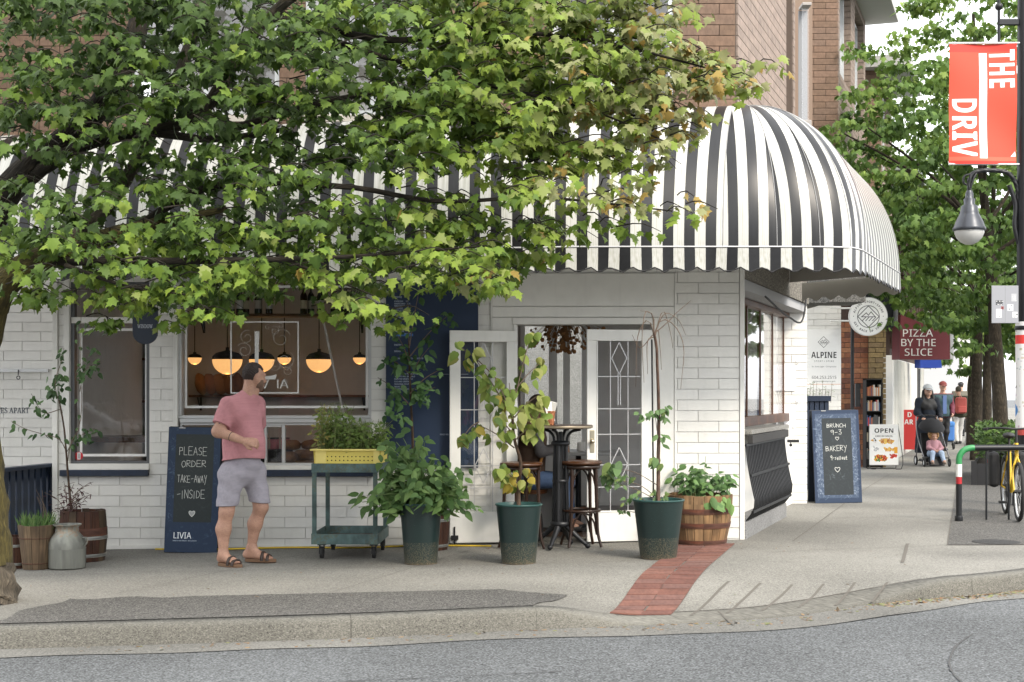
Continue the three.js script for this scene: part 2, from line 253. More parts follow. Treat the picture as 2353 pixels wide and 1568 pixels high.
// ================================================================= the corner building
const UX = 0.3345, UZ = -0.9424, NX = 0.9424, NZ = 0.3345; // side street: along, outward
const CXW = 2.277, COURSE = 0.105, HALF = 0.2035;
const house = thing('corner_building', 'brick corner building with white painted ground floor below the striped awning', 'building');
function bricksIn(list, x0, x1, y0, y1, z, course = COURSE, half = HALF, ox = 1.8336, oy = 2.622, gap = 0.007, thick = 0.012) {
  const k0 = Math.floor((oy - y1) / course), k1 = Math.ceil((oy - y0) / course), q = rng(Math.round(x0 * 100 + y0 * 37) + 500);
  for (let k = k0; k <= k1; k++) {
    const ya = Math.max(y0, oy - (k + 1) * course + gap / 2), yb = Math.min(y1, oy - k * course - gap / 2); if (yb - ya < 0.015) continue;
    const s = ox + (((k % 2) + 2) % 2 ? half : 0), L = half * 2;
    for (let j = Math.floor((x0 - s) / L); j <= Math.ceil((x1 - s) / L); j++) {
      const xa = Math.max(x0, s + j * L + gap / 2), xb = Math.min(x1, s + (j + 1) * L - gap / 2); if (xb - xa < 0.012) continue;
      list.push({ xa, xb, ya, yb, z: z + rr(-0.001, 0.0015, q), t: thick, v: q() });
    }
  }
}
function layBricks(list, parent, name, mats, most = 300) {
  list.sort((a, b) => (b.w ?? 1) * (b.xb - b.xa) * (b.yb - b.ya) - (a.w ?? 1) * (a.xb - a.xa) * (a.yb - a.ya));
  const rest = [], G = new Map();
  list.forEach((b, i) => {
    const w = b.xb - b.xa, h = b.yb - b.ya, key = w.toFixed(3) + '_' + h.toFixed(3);
    if (i < most) {
      if (!G.has(key)) { const g = new THREE.BoxGeometry(w, h, b.t); boxUV(g); G.set(key, g); }
      const o = part(parent, name, G.get(key), mats[Math.floor(b.v * mats.length)]); o.position.set((b.xa + b.xb) / 2, (b.ya + b.yb) / 2, b.z - b.t / 2);
    } else rest.push(bx(b.xa, b.xb, b.ya, b.yb, b.z - b.t, b.z));
  });
  if (rest.length) { const o = part(parent, name + '_field', rest, mats[0]); o.userData.kind = 'stuff'; }
}
const brickMats = [[0.78, 0.775, 0.75], [0.76, 0.755, 0.735], [0.79, 0.785, 0.765], [0.745, 0.74, 0.715]].map((c) => S(c, { map: (() => { const t = T.paint.clone(); t.offset.set(Math.random(), Math.random()); t.needsUpdate = true; return t; })(), roughness: 0.55, bumpMap: T.paintBump, bumpScale: 0.003 }));
const clayMats = [[0.235, 0.146, 0.097], [0.21, 0.133, 0.088], [0.25, 0.158, 0.108], [0.22, 0.143, 0.1]].map((c) => S(c, { map: T.brickg, roughness: 0.85 }));
M.clayJoint = S([0.10, 0.075, 0.06], { roughness: 1 });
const WB = -0.011, WT = 2.96; // core plane, top of the painted storey
{
  const W = [], x = { l: -4.47, a0: -4.355, a1: -3.575, b0: -3.292, b1: -1.386, d0: 0.045, d1: 1.386, r: 2.294 };
  const y = { a0: 0.83, a1: 2.63, b0: 0.822, b1: 2.664, d1: 2.214 };
  const box = (x0, x1, y0, y1) => W.push(bx(x0, x1, y0, y1, -0.26, WB));
  box(x.l, x.a0, -0.2, WT); box(x.a1, x.b0, -0.2, WT); box(x.b1, x.d0, -0.2, WT); box(x.d1, x.r - 0.01, -0.2, WT);
  box(x.a0, x.a1, -0.2, y.a0); box(x.a0, x.a1, y.a1, WT); box(x.b0, x.b1, -0.2, y.b0); box(x.b0, x.b1, y.b1, WT); box(x.d0, x.d1, y.d1, WT); box(x.d0, x.d1, -0.2, 0.055);
  part(house, 'painted_wall', W, M.joint);
  const B = [];
  bricksIn(B, -4.466, -4.372, 0.0, WT, 0, COURSE, HALF, -4.3);
  bricksIn(B, -3.571, -3.326, -0.02, WT, 0); bricksIn(B, -4.372, -3.571, -0.02, 0.719, 0); bricksIn(B, -4.363, -3.571, 2.664, WT, 0);
  bricksIn(B, -3.326, -1.386, 0.0, 0.71, 0); bricksIn(B, -3.326, -1.386, 2.698, WT, 0);
  bricksIn(B, -1.386, -0.208, 0.02, WT, 0); bricksIn(B, -0.208, 1.609, 2.715, WT, 0); bricksIn(B, 1.613, 2.238, 0.06, WT, 0);
  layBricks(B, house, 'painted_brick', brickMats);
  // plinth strip, corner boards, pilaster panels
  part(house, 'plinth', [bx(-4.47, -0.199, -0.2, 0.03, -0.02, 0.02)], M.whiteB);
  part(house, 'corner_board', rb(2.243, 2.29, 0.05, WT, -0.26, 0.012, 0.004), M.white);
  part(house, 'corner_board', rb(-4.522, -4.47, -0.05, WT, -0.3, 0.03, 0.004), M.whiteB);
  // door surround: boarded header and side panels
  const hd = 2.711;
  part(house, 'header_panel', rb(-0.195, 1.596, 2.39, hd, -0.02, 0.014, 0.003), M.white);
  part(house, 'header_panel', rb(-0.195, 1.596, 2.283, 2.385, -0.02, 0.014, 0.003), M.white);
  part(house, 'side_panel', rb(-0.195, 0.041, 0.06, 2.278, -0.02, 0.012, 0.003), M.white);
  part(house, 'side_panel', rb(1.39, 1.596, 0.06, 2.278, -0.02, 0.012, 0.003), M.white);
  part(house, 'cover_strip', rb(1.598, 1.611, 0.06, hd, -0.01, 0.02, 0.002), M.whiteB);
  part(house, 'cover_strip', rb(-0.21, -0.197, 0.06, hd, -0.01, 0.02, 0.002), M.whiteB);
  part(house, 'door_head', [rb(0.006, 1.42, 2.21, 2.276, -0.2, 0.03, 0.004)], M.white);
  part(house, 'door_jamb', rb(0.015, 0.054, 0.06, 2.208, -0.2, 0.026, 0.004), M.white);
  part(house, 'door_jamb', rb(1.373, 1.412, 0.06, 2.208, -0.2, 0.026, 0.004), M.white);
  part(house, 'threshold', bx(0.054, 1.373, 0.0, 0.085, -0.3, 0.03), M.kerb);
}
// ---- shop windows
function pane(parent, x0, x1, y0, y1, z) { return part(parent, 'pane', bx(x0, x1, y0, y1, z - 0.003, z + 0.003), M.glass); }
function frameOf(x0, x1, y0, y1, w, z0, z1) { return [rb(x0, x1, y1 - w, y1, z0, z1, 0.003), rb(x0, x1, y0, y0 + w, z0, z1, 0.003), rb(x0, x0 + w, y0 + w, y1 - w, z0, z1, 0.003), rb(x1 - w, x1, y0 + w, y1 - w, z0, z1, 0.003)]; }
const lineRect = (x0, x1, y0, y1, w, z) => [bx(x0, x1, y1 - w, y1, z, z + 0.0015), bx(x0, x1, y0, y0 + w, z, z + 0.0015), bx(x0, x0 + w, y0 + w, y1 - w, z, z + 0.0015), bx(x1 - w, x1, y0 + w, y1 - w, z, z + 0.0015)];
{
  const w = new THREE.Group(); w.name = 'window'; house.add(w);
  part(w, 'frame', [...frameOf(-4.355, -3.575, 0.83, 2.63, 0.035, -0.12, -0.03)], S([0.11, 0.115, 0.12], { roughness: 0.4, metalness: 0.4 }));
  part(w, 'transom', rb(-4.346, -3.575, 2.223, 2.283, -0.1, -0.012, 0.003), M.white);
  part(w, 'casing', rb(-4.41, -4.357, 0.83, 2.664, -0.05, 0.02, 0.003), M.whiteB);
  part(w, 'sill', [rb(-4.363, -3.571, 0.779, 0.839, -0.1, 0.03, 0.004)], M.whiteB);
  part(w, 'sill_board', rb(-4.44, -3.575, 0.719, 0.778, -0.01, 0.06, 0.005), M.navy);
  pane(w, -4.342, -3.584, 0.847, 2.218, -0.07); pane(w, -4.342, -3.584, 2.287, 2.612, -0.07);
  part(w, 'painted_line', lineRect(-4.278, -3.605, 0.907, 2.175, 0.026, -0.066), M.decal);
  const st = part(w, 'sticker', mv(rx(new THREE.CylinderGeometry(0.042, 0.042, 0.002, 20), Math.PI / 2), -4.286, 0.912, -0.0635), new THREE.MeshStandardMaterial({ roughness: 0.5, map: cvs(64, 64, (g) => { g.fillStyle = '#b5202a'; g.fillRect(0, 0, 64, 64); g.fillStyle = '#eee'; g.fillRect(6, 20, 52, 24); g.fillStyle = '#333'; g.fillRect(12, 25, 40, 4); g.fillRect(12, 34, 40, 4); }) }));
}
{
  const w = new THREE.Group(); w.name = 'window'; house.add(w);
  part(w, 'frame', [...frameOf(-3.292, -1.386, 1.284, 2.664, 0.03, -0.12, -0.02)], M.alu);
  part(w, 'casing', rb(-3.331, -3.291, 0.822, 2.681, -0.03, 0.022, 0.003), M.whiteB);
  part(w, 'transom', rb(-3.275, -1.377, 1.242, 1.282, -0.12, 0.0, 0.003), M.alu);
  part(w, 'frame', [...frameOf(-3.275, -1.386, 0.822, 1.239, 0.022, -0.12, -0.02), rb(-2.444, -2.423, 0.839, 1.224, -0.1, -0.03, 0.002), rb(-2.273, -2.243, 0.839, 1.224, -0.1, -0.03, 0.002), rb(-2.42, -2.275, 1.199, 1.224, -0.1, -0.03, 0.002)], M.alu);
  part(w, 'sill', rb(-3.292, -1.377, 0.779, 0.82, -0.12, 0.03, 0.004), M.whiteB);
  part(w, 'sill_board', rb(-3.309, -1.356, 0.715, 0.778, -0.01, 0.06, 0.005), M.navy);
  pane(w, -3.275, -1.399, 1.302, 2.647, -0.07); pane(w, -2.418, -1.399, 0.83, 1.233, -0.06);
  part(w, 'painted_line', lineRect(-3.239, -1.424, 1.385, 2.6, 0.024, -0.066), M.decal);
  part(w, 'painted_line', lineRect(-2.787, -2.11, 1.529, 2.244, 0.013, -0.066), M.decal);
  // L monogram with scrolls, painted on the glass
  const L = [extr([[-2.547,2.145], [-2.5,2.145], [-2.513,1.696], [-2.384,1.704], [-2.328,1.721], [-2.341,1.67], [-2.543,1.67]], 0.0015)];
  const scroll = (cx, cy, r0, turns, a0, dir) => { const p = []; for (let i = 0; i <= 40; i++) { const t = i / 40, a = a0 + dir * t * turns * Math.PI * 2, r = r0 * (1 - 0.75 * t); p.push([cx + r * Math.cos(a), cy + r * Math.sin(a), 0.001]); } return tube(p, 0.0016, 60, 4); };
  for (const s of [[-2.624,2.085,0.072,1.3,1.2,1], [-2.65,1.957,0.078,1.4,2.5,-1], [-2.285,2.073,0.1,1.3,0.4,1], [-2.35,2.15,0.05,1.2,2,-1], [-2.247,1.858,0.095,1.3,1,-1], [-2.341,1.816,0.06,1.2,4,1], [-2.213,1.756,0.05,1.2,2,1], [-2.418,2.184,0.03,1,1,1], [-2.294,2.197,0.03,1,2,-1], [-2.256,1.636,0.035,1,0,1]]) L.push(scroll(...s));
  L.push(bx(-2.324,-2.311,1.58,1.666,0,0.0015), bar([-2.294,1.58,0.001], [-2.256,1.67,0.001], 0.011, 0.0015), bar([-2.256,1.67,0.001], [-2.217,1.58,0.001], 0.011, 0.0015), bx(-2.277,-2.234,1.606,1.612,0,0.0015));
  L.push(bx(-2.645,-2.632,1.58,1.666,0,0.0015), bx(-2.645,-2.598,1.58,1.589,0,0.0015), bx(-2.573,-2.56,1.58,1.666,0,0.0015), bar([-2.487,1.666,0.001], [-2.448,1.58,0.001], 0.011, 0.0015), bar([-2.41,1.666,0.001], [-2.448,1.58,0.001], 0.011, 0.0015));
  const o = part(w, 'painted_monogram', L, M.decal); o.position.z = -0.0655;
}
// ---- menu board on the wall
{
  const t = thing('menu_board', 'tall navy menu board with small white print beside the double door', 'menu board', [0, 0, 0]);
  const x0 = -1.24, x1 = -0.332, y0 = 0.8, y1 = 2.642;
  part(t, 'backing', rb(x0, x1, y0, y1, 0.006, 0.035, 0.004), S([0.010, 0.022, 0.05], { roughness: 0.55 }));
  const tex = cvs(512, 1024, (g) => {
    g.fillStyle = '#1a2c46'; g.fillRect(0, 0, 512, 1024); g.fillStyle = '#d6dbe2'; g.textBaseline = 'top';
    const word = (x, yy, s, f = 12) => { g.font = f + 'px sans-serif'; g.fillText(s, x, yy); };
    g.font = '14px sans-serif'; g.fillText('LIVIA', 238, 50); word(44, 82, 'COFFEE', 13);
    ['ESPRESSO', 'AMERICANO', 'MACCHIATO', 'CORTADO', 'CAPPUCCINO', 'FLAT WHITE', 'LATTE', 'MOCHA'].forEach((s, i) => { word(44, 106 + i * 12.5, s, 11); word(108 + (i % 3) * 6, 106 + i * 12.5, ['3.5', '3.75', '4', '4.25'][i % 4], 11); });
    word(44, 222, 'TEA   3.5', 11); for (let i = 0; i < 4; i++) word(44, 248 + i * 12, ['ORANGE JUICE', 'CHINOTTO', 'LIMONATA', 'SPARKLING WATER'][i], 11);
    g.fillStyle = '#3d6ba8'; g.fillRect(40, 290, 110, 14); g.fillStyle = '#d6dbe2'; word(44, 345, 'PASTRY', 12); word(44, 380, 'BREAD', 12); word(44, 420, 'CORNETTO, FOCACCIA, BISCOTTI', 11);
    for (let i = 0; i < 6; i++) word(44, 505 + i * 14, ['PANINI WITH PROSCIUTTO', 'TOMATO AND BUFFALO', 'ROASTED VEGETABLE', 'EGG AND GREENS', 'SEASONAL SOUP', 'SALAD'][i], 11);
    g.fillRect(300, 512, 160, 1.5); word(44, 588, 'ASK ABOUT OUR DAILY LOAVES', 11); word(300, 838, 'DOGS WELCOME', 11);
  });
  const f = part(t, 'print', new THREE.PlaneGeometry(x1 - x0 - 0.012, y1 - y0 - 0.012), new THREE.MeshStandardMaterial({ map: tex, roughness: 0.5 })); f.position.set((x0 + x1) / 2, (y0 + y1) / 2, 0.0365);
}
// ---- double doors with leaded glass
function doorLeaf(w, h, knobSide) { // hinge at x=0, leaf towards +x
  const d = new THREE.Group(); d.name = 'door'; house.add(d); const st = 0.105, top = 0.11, bot = 0.30, gx0 = st, gx1 = w - st, gy0 = bot, gy1 = h - top;
  part(d, 'leaf', [rb(0, w, gy1, h, -0.02, 0.02, 0.004), rb(0, w, 0, gy0, -0.02, 0.02, 0.004), rb(0, gx0, gy0, gy1, -0.0198, 0.0198, 0.003), rb(gx1, w, gy0, gy1, -0.0198, 0.0198, 0.003)], M.door);
  part(d, 'glass_pane', bx(gx0, gx1, gy0, gy1, -0.003, 0.003), M.glass);
  const L = [], a = gx0, b = gx1, m = (a + b) / 2, H = gy1 - gy0, X1 = a + (b - a) * 0.3, X2 = a + (b - a) * 0.7, ln = (p, q) => L.push(bar([p[0], p[1], 0], [q[0], q[1], 0], 0.008, 0.012));
  for (const xx of [X1, X2]) ln([xx, gy0], [xx, gy1]);
  for (const f of [0.14, 0.27, 0.45, 0.6, 0.79]) { ln([a, gy0 + H * f], [b, gy0 + H * f]); }
  const dia = (cy, r) => { ln([m, cy + r], [m + r * 0.5, cy]); ln([m + r * 0.5, cy], [m, cy - r]); ln([m, cy - r], [m - r * 0.5, cy]); ln([m - r * 0.5, cy], [m, cy + r]); };
  dia(gy1 - 0.17, 0.155); ln([m - 0.012, gy0 + H * 0.62], [m - 0.012, gy1 - 0.32]); ln([m + 0.012, gy0 + H * 0.62], [m + 0.012, gy1 - 0.32]); dia(gy0 + H * 0.27, 0.17); 
  part(d, 'leading', L, S([0.5, 0.5, 0.5], { roughness: 0.4, metalness: 0.6 }));
  part(d, 'bead', [...frameOf(a - 0.012, b + 0.012, gy0 - 0.012, gy1 + 0.012, 0.013, -0.012, 0.026)], M.door);
  if (knobSide) { const k = w - 0.05; part(d, 'knob', [mv(new THREE.SphereGeometry(0.026, 16, 12), k + 0.012, 0.98, 0.065), rod([k, 0.98, 0.02], [k + 0.01, 0.98, 0.06], 0.009), rb(k - 0.022, k + 0.022, 0.87, 1.09, 0.02, 0.026, 0.01)], S([0.5, 0.45, 0.33], { roughness: 0.3, metalness: 0.9 })); }
  return d;
}
{
  const l = doorLeaf(0.665, 2.07, false); l.position.set(0.049, 0.075, 0.05); l.rotation.y = Math.PI + 0.16; l.scale.z = 1;
  part(l, 'floor_bolt', [rod([0.62, 0.02, -0.035], [0.62, 0.16, -0.035], 0.007), rb(0.585, 0.655, 0.03, 0.075, -0.05, -0.02, 0.004), rod([0.62, -0.06, -0.035], [0.62, 0.03, -0.035], 0.009)], M.iron);
  const r = doorLeaf(0.655, 2.07, true); r.position.set(1.369, 0.085, 0.03); r.rotation.y = Math.PI + 0.2; r.scale.z = -1;
}
// ================================================================= striped awning
{
  const t = thing('striped_awning', 'black and white striped awning with scalloped edge rounding the street corner', 'awning');
  const PER = 0.192, X0 = 0.769; // one dark and one white stripe
  const stripe = (() => { const W = 256, H = 256, d = new Uint8Array(W * H * 4), q = rng(12); for (let j = 0; j < H; j++) for (let i = 0; i < W; i++) { const n = 0.06 * (fbm(i / W, j / H, 8, 4) - 0.5) + 0.02 * (q() - 0.5), dk = i < W / 2, st = fbm(i / W, j / H * 0.1, 32, 3), dirt = dk ? 0 : 0.3 * Math.max(0, st - 0.52); const k = (j * W + i) * 4; const c = dk ? [0.075, 0.078, 0.088] : [0.79, 0.79, 0.77]; for (let m = 0; m < 3; m++) d[k + m] = 255 * clamp(c[m] + n - dirt * (m === 2 ? 1.3 : 1)); d[k + 3] = 255; } const x = new THREE.DataTexture(d, W, H); x.wrapS = x.wrapT = THREE.RepeatWrapping; x.magFilter = THREE.LinearFilter; x.minFilter = THREE.LinearMipmapLinearFilter; x.generateMipmaps = true; x.colorSpace = THREE.SRGBColorSpace; x.needsUpdate = true; return x; })();
  const vinyl = PH([1, 1, 1], { map: stripe, roughness: 0.36, specularIntensity: 0.8, transmission: 0.18, side: THREE.DoubleSide });
  const yv = (x) => 2.84 + 0.017 * (Math.min(x, 0.6) - 0.44), yt = (x) => 4.125 + 0.041 * (x + 3.03);
  const U = (x) => (x - X0) / PER;
  const pt = (o, i, y0, y1, th) => { const c = Math.cos(th), s = Math.sin(th); return [lerp(i[0], o[0], c), lerp(y0, y1, s), lerp(i[1], o[1], c)]; };
  const LX = -7.5, S1 = 1.885, inX = (x) => x + 0.33 * smooth(-0.2, S1, x);
  // straight run along the front
  part(t, 'canopy_panel', sheet(90, 18, (u, v) => { const x = lerp(LX, S1, u); return pt([x, 1.3], [inX(x), 0.02], yv(x), yt(inX(x)), v * Math.PI / 2); }, (u, v) => [U(lerp(LX, S1, u)), v * 2]), vinyl);
  // outer line round the corner
  const out = [[S1, 1.3], [2.369, 1.3], [2.755, 1.292], [3.045, 1.23], [3.2, 1.0], [3.36, 0.62]], inn = [[2.215, 0.02], [2.235, 0.02], [2.25, 0.015], [2.265, 0.005], [2.285, -0.02], [2.30, -0.06]];
  let acc = S1;
  for (let k = 0; k < 5; k++) {
    const a = out[k], b = out[k + 1], ia = inn[k], ib = inn[k + 1], w = Math.hypot(b[0] - a[0], b[1] - a[1]), base = acc; acc += w;
    part(t, 'canopy_panel', sheet(8, 18, (u, v) => { const th = v * Math.PI / 2, bulge = 0.035 * Math.sin(u * Math.PI) * Math.cos(th); const o = [lerp(a[0], b[0], u), lerp(a[1], b[1], u)], i = [lerp(ia[0], ib[0], u), lerp(ia[1], ib[1], u)]; const l = Math.hypot(o[0] - i[0], o[1] - i[1]); return pt([o[0] + (o[0] - i[0]) / l * bulge * Math.sin(th) * 2, o[1] + (o[1] - i[1]) / l * bulge * Math.sin(th) * 2], i, 2.84, 4.343, th); },
      (u, v) => [U(base + w / 2 + (u - 0.5) * (w * Math.cos(v * Math.PI / 2) + 0.03)), v * 2]), vinyl);
  }
  for (let k = 0; k < 6; k++) part(t, 'seam', tube(Array.from({ length: 11 }, (_, i) => { const p = pt(out[k], inn[k], 2.84, 4.343, i / 10 * 1.5); return [p[0], p[1] + 0.003, p[2] + 0.003]; }), 0.0035, 20, 5), S([0.34, 0.34, 0.34]));
  const EO = [4.24, -1.54], EI = [2.279 + UX * 3.0, UZ * 3.0], sl = Math.hypot(EO[0] - 3.36, EO[1] - 0.62), base = acc;
  part(t, 'canopy_panel', sheet(24, 18, (u, v) => pt([lerp(3.36, EO[0], u), lerp(0.62, EO[1], u)], [lerp(2.30, EI[0], u), lerp(-0.06, EI[1], u)], 2.84, 4.343, v * Math.PI / 2), (u, v) => [U(base + u * sl), v * 2]), vinyl);
  part(t, 'end_panel', sheet(1, 18, (u, v) => { const p = pt(EO, EI, 2.84, 4.343, v * Math.PI / 2); return u ? [EI[0], p[1], EI[1]] : p; }, (u, v) => [0.75, v]), S([0.42, 0.40, 0.36], { side: THREE.DoubleSide, roughness: 0.7 }));
  // valance
  const run = []; const add = (x, z, u) => run.push([x, z, u]);
  for (let x = LX; x < S1; x += 0.024) add(x, 1.3, x);
  { let a2 = S1; for (let k = 0; k < 5; k++) { const a = out[k], b = out[k + 1], w = Math.hypot(b[0] - a[0], b[1] - a[1]), n = Math.ceil(w / 0.024); for (let i = 0; i < n; i++) add(lerp(a[0], b[0], i / n), lerp(a[1], b[1], i / n), a2 + w * i / n); a2 += w; } for (let i = 0; i <= 95; i++) add(lerp(3.36, EO[0], i / 95), lerp(0.62, EO[1], i / 95), a2 + sl * i / 95); }
  const N = run.length - 1, scal = (u) => 0.024 * Math.cos((u - X0) / 0.192 * Math.PI * 2 - 0.6), flap = (u, v) => 0.012 * v * Math.sin(u * 9.1) * Math.sin(u * 3.7 + 1);
  const vp = (i, v) => { const [x, z, u] = run[i]; const y0 = yv(x), f = flap(u, v); return [x + f * 0.5, y0 - v * (0.205 + scal(u)), z + 0.012 + f]; };
  part(t, 'valance', sheet(N, 3, (a, v) => vp(Math.round(a * N), v), (a, v) => [U(run[Math.round(a * N)][2]), v]), vinyl);
  const line = (v, r, dz, m, nm) => part(t, nm, new THREE.TubeGeometry(new THREE.CatmullRomCurve3(run.filter((_, i) => i % 3 === 0).map((_, i) => { const p = vp(Math.min(N, i * 3), v); return V(p[0], p[1], p[2] + dz); })), Math.floor(N / 2), r, 5), m);
  line(0, 0.008, 0.002, S([0.5, 0.5, 0.5], { roughness: 0.4, metalness: 0.5 }), 'edge_bar'); line(1, 0.006, 0, M.black, 'edge_binding');
  // turned-in flap of the far end
  part(t, 'end_valance', sheet(60, 2, (u, v) => { const x = lerp(EI[0] + 0.15, EO[0], u), z = lerp(EI[1], EO[1], u); return [x, 2.83 - v * (0.2 + 0.022 * Math.cos(u * 40)), z]; }), S([0.55, 0.53, 0.47], { side: THREE.DoubleSide }));
  // frame tubes under the cloth
  for (const x of [-6, -4, -2, 0, 1.885]) part(t, 'frame_rib', tube(Array.from({ length: 9 }, (_, i) => { const p = pt([x, 1.28], [inX(x), 0.02], yv(x), yt(x) - 0.02, i / 8 * Math.PI / 2); return [p[0], p[1] - 0.02, p[2]]; }), 0.012, 16, 6), M.alu);
}
// ---- upper storeys (clay brick) with windows
{
  const y0 = WT, y1 = 8.2, XR = 2.23, W = [], B = [], win = [[-3.755,-2.298], [-2.041,-0.713], [0.401,1.596]], wy0 = 4.279, wy1 = 6.6;
  let x = -7; const box = (a, b, c, d) => W.push(bx(a, b, c, d, -0.3, -0.042));
  for (const [a, b] of win) { box(x, a, y0, y1); box(a, b, y0, wy0); box(a, b, wy1, y1); x = b; } box(x, XR - 0.02, y0, y1);
  part(house, 'upper_wall', W, M.clayJoint);
  const Z = -0.03, f0 = 3.9; x = -7;
  for (const [a, b] of win) { bricksIn(B, x, a, f0, y1, Z, COURSE, HALF, 1.64, 2.65); bricksIn(B, a, b, f0, wy0 - 0.07, Z, COURSE, HALF, 1.64, 2.65); x = b; }
  bricksIn(B, x, XR, f0, y1, Z, COURSE, HALF, 1.64, 2.65);
  B.forEach((b) => { b.w = b.ya > 5.6 ? 0.05 : b.xa > 1.4 ? 9 : b.xa < -5.2 ? 0.05 : 1; }); layBricks(B, house, 'clay_brick', clayMats, 300);
  for (const [a, b] of win) {
    const w = new THREE.Group(); w.name = 'window'; house.add(w);
    part(w, 'sill', rb(a - 0.03, b + 0.03, wy0 - 0.07, wy0, -0.2, 0.0, 0.005), S([0.5, 0.46, 0.40]));
    part(w, 'frame', [...frameOf(a, b, wy0, wy1, 0.05, -0.16, -0.06), rb((a + b) / 2 - 0.025, (a + b) / 2 + 0.025, wy0 + 0.05, wy1 - 0.05, -0.15, -0.07, 0.003)], M.alu);
    part(w, 'pane', bx(a + 0.04, b - 0.04, wy0 + 0.04, wy1 - 0.04, -0.113, -0.107), M.glass);
    if (a < 0) part(w, 'blind', bx(a + 0.03, lerp(a, b, 0.38), lerp(wy0, wy1, 0.18), wy1, -0.225, -0.22), S([0.33, 0.335, 0.35]));
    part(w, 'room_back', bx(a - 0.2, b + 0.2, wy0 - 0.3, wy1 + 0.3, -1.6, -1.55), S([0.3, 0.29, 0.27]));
  }
  // side street flank of the first bay: long brick courses and a window
  const rot = Math.atan2(-UZ, UX) , flank = new THREE.Group(); flank.name = 'flank_wall'; house.add(flank); flank.position.set(XR, 0, -0.02); flank.rotation.y = rot;
  // local x runs along the street, local z faces the street
  const SL = 3.84; const flat = [S([0.35, 0.272, 0.225], { map: T.brickg, roughness: 0.9 }), S([0.325, 0.254, 0.21], { map: T.brickg, roughness: 0.9 })];
  part(flank, 'core', [bx(0, SL - 0.72, WT, y1, -0.4, -0.012), bx(SL - 0.14, SL, WT, y1, -0.4, -0.012), bx(SL - 0.72, SL - 0.14, WT, 3.92, -0.4, -0.012), bx(SL - 0.72, SL - 0.14, 6.9, y1, -0.4, -0.012)], M.clayJoint);
  for (let k = -14; k < 52; k++) { const yb = 2.65 + k * COURSE; if (yb < 3.6 || yb > y1 - 0.1) continue; const cut = yb > 3.9 && yb < 6.9 ? SL - 0.72 : SL; part(flank, 'brick_course', bx(0, cut, yb + 0.003, yb + COURSE - 0.005, -0.02, 0), flat[k & 1]); if (cut < SL) part(flank, 'brick_course', bx(SL - 0.14, SL, yb + 0.003, yb + COURSE - 0.005, -0.02, 0), flat[1]); }
  const fw = part(flank, 'window', frameOf(SL - 0.72, SL - 0.14, 3.92, 6.9, 0.045, -0.19, -0.12), M.alu); part(fw, 'pane', bx(SL - 0.68, SL - 0.18, 3.96, 6.86, -0.158, -0.152), M.glass); part(fw, 'curtain', bx(SL - 0.72, SL - 0.14, 3.92, 6.9, -0.33, -0.32), S([0.45, 0.45, 0.44]));
}
// ---- ground floor on the side street: recessed timber window, railing, pier, beams
{
  const g = new THREE.Group(); g.name = 'side_bay'; house.add(g); g.position.set(CXW, 0, 0); g.rotation.y = Math.atan2(-UZ, UX);
  // local: x along the street, z outwards
  const rec = -0.3, wx0 = 0.1, wx1 = 4.6, sy = 1.071, ty = 2.62;
  const w = part(g, 'sill_wall', [rb(0.05, wx1, -0.1, 1.12, rec - 0.2, rec + 0.1, 0.004)], M.whiteB);
  part(g, 'window_ledge', [rb(0.15, 2.6, 1.12, 1.17, rec, 0.06, 0.008)], S([0.34, 0.33, 0.31], { map: T.concrete, roughness: 0.8 }));
  part(g, 'lintel', [bx(0.0, 4.7, ty + 0.06, WT + 0.9, rec - 0.15, 0.0)], S([0.42, 0.385, 0.33], { map: T.aggregate, roughness: 0.95, bumpMap: T.gbump, bumpScale: 0.01 }));
  part(g, 'head_board', rb(0.02, 4.65, ty - 0.05, ty + 0.058, rec - 0.1, -0.03, 0.003), S([0.36, 0.36, 0.36]));
  const n = 5; const mw = 0.05; for (let i = 0; i <= n; i++) { const x = lerp(wx0, wx1 - 0.1, i / n); part(g, 'mullion', rb(x - mw / 2, x + mw / 2, 1.17, ty - 0.06, rec - 0.03, rec + 0.012, 0.004), M.timber); }
  part(g, 'rail', [rb(wx0, wx1, 1.17, 1.27, rec - 0.035, rec + 0.07, 0.004)], M.timber); part(g, 'rail', [rb(wx0, wx1, ty - 0.12, ty - 0.055, rec - 0.035, rec + 0.07, 0.004)], M.timber);
  part(g, 'pane', bx(wx0, wx1 - 0.1, 1.27, ty - 0.12, rec - 0.003, rec + 0.003), M.glass);
  // concrete step
  part(g, 'plinth_step', [rb(0.0, 2.62, -0.1, 0.26, rec, 0.03, 0.01)], S([0.32, 0.32, 0.325], { map: T.concrete }));
  // painted pier facing the front street
  const p = new THREE.Group(); p.name = 'pier'; house.add(p); const px0 = 3.443, px1 = 3.82, zf = -4.4;
  part(p, 'core', bx(px0, px1 - 0.01, -0.1, WT, zf - 0.5, zf - 0.011), M.joint);
  const B = []; bricksIn(B, px0, px1, 0.06, WT, zf, COURSE, HALF, 3.62, 2.66); layBricks(B, p, 'painted_brick', brickMats, 300);
  const bm = S([0.27, 0.265, 0.25], { map: T.aggregate, roughness: 0.95, bumpMap: T.gbump, bumpScale: 0.01 });
  part(house, 'concrete_beam', bx(4.134, 4.465, 2.798, 4.2, -7.5, -6), bm);
  part(house, 'concrete_beam', bx(4.911, 5.476, 2.937, 4.4, -9, -8), bm);
}
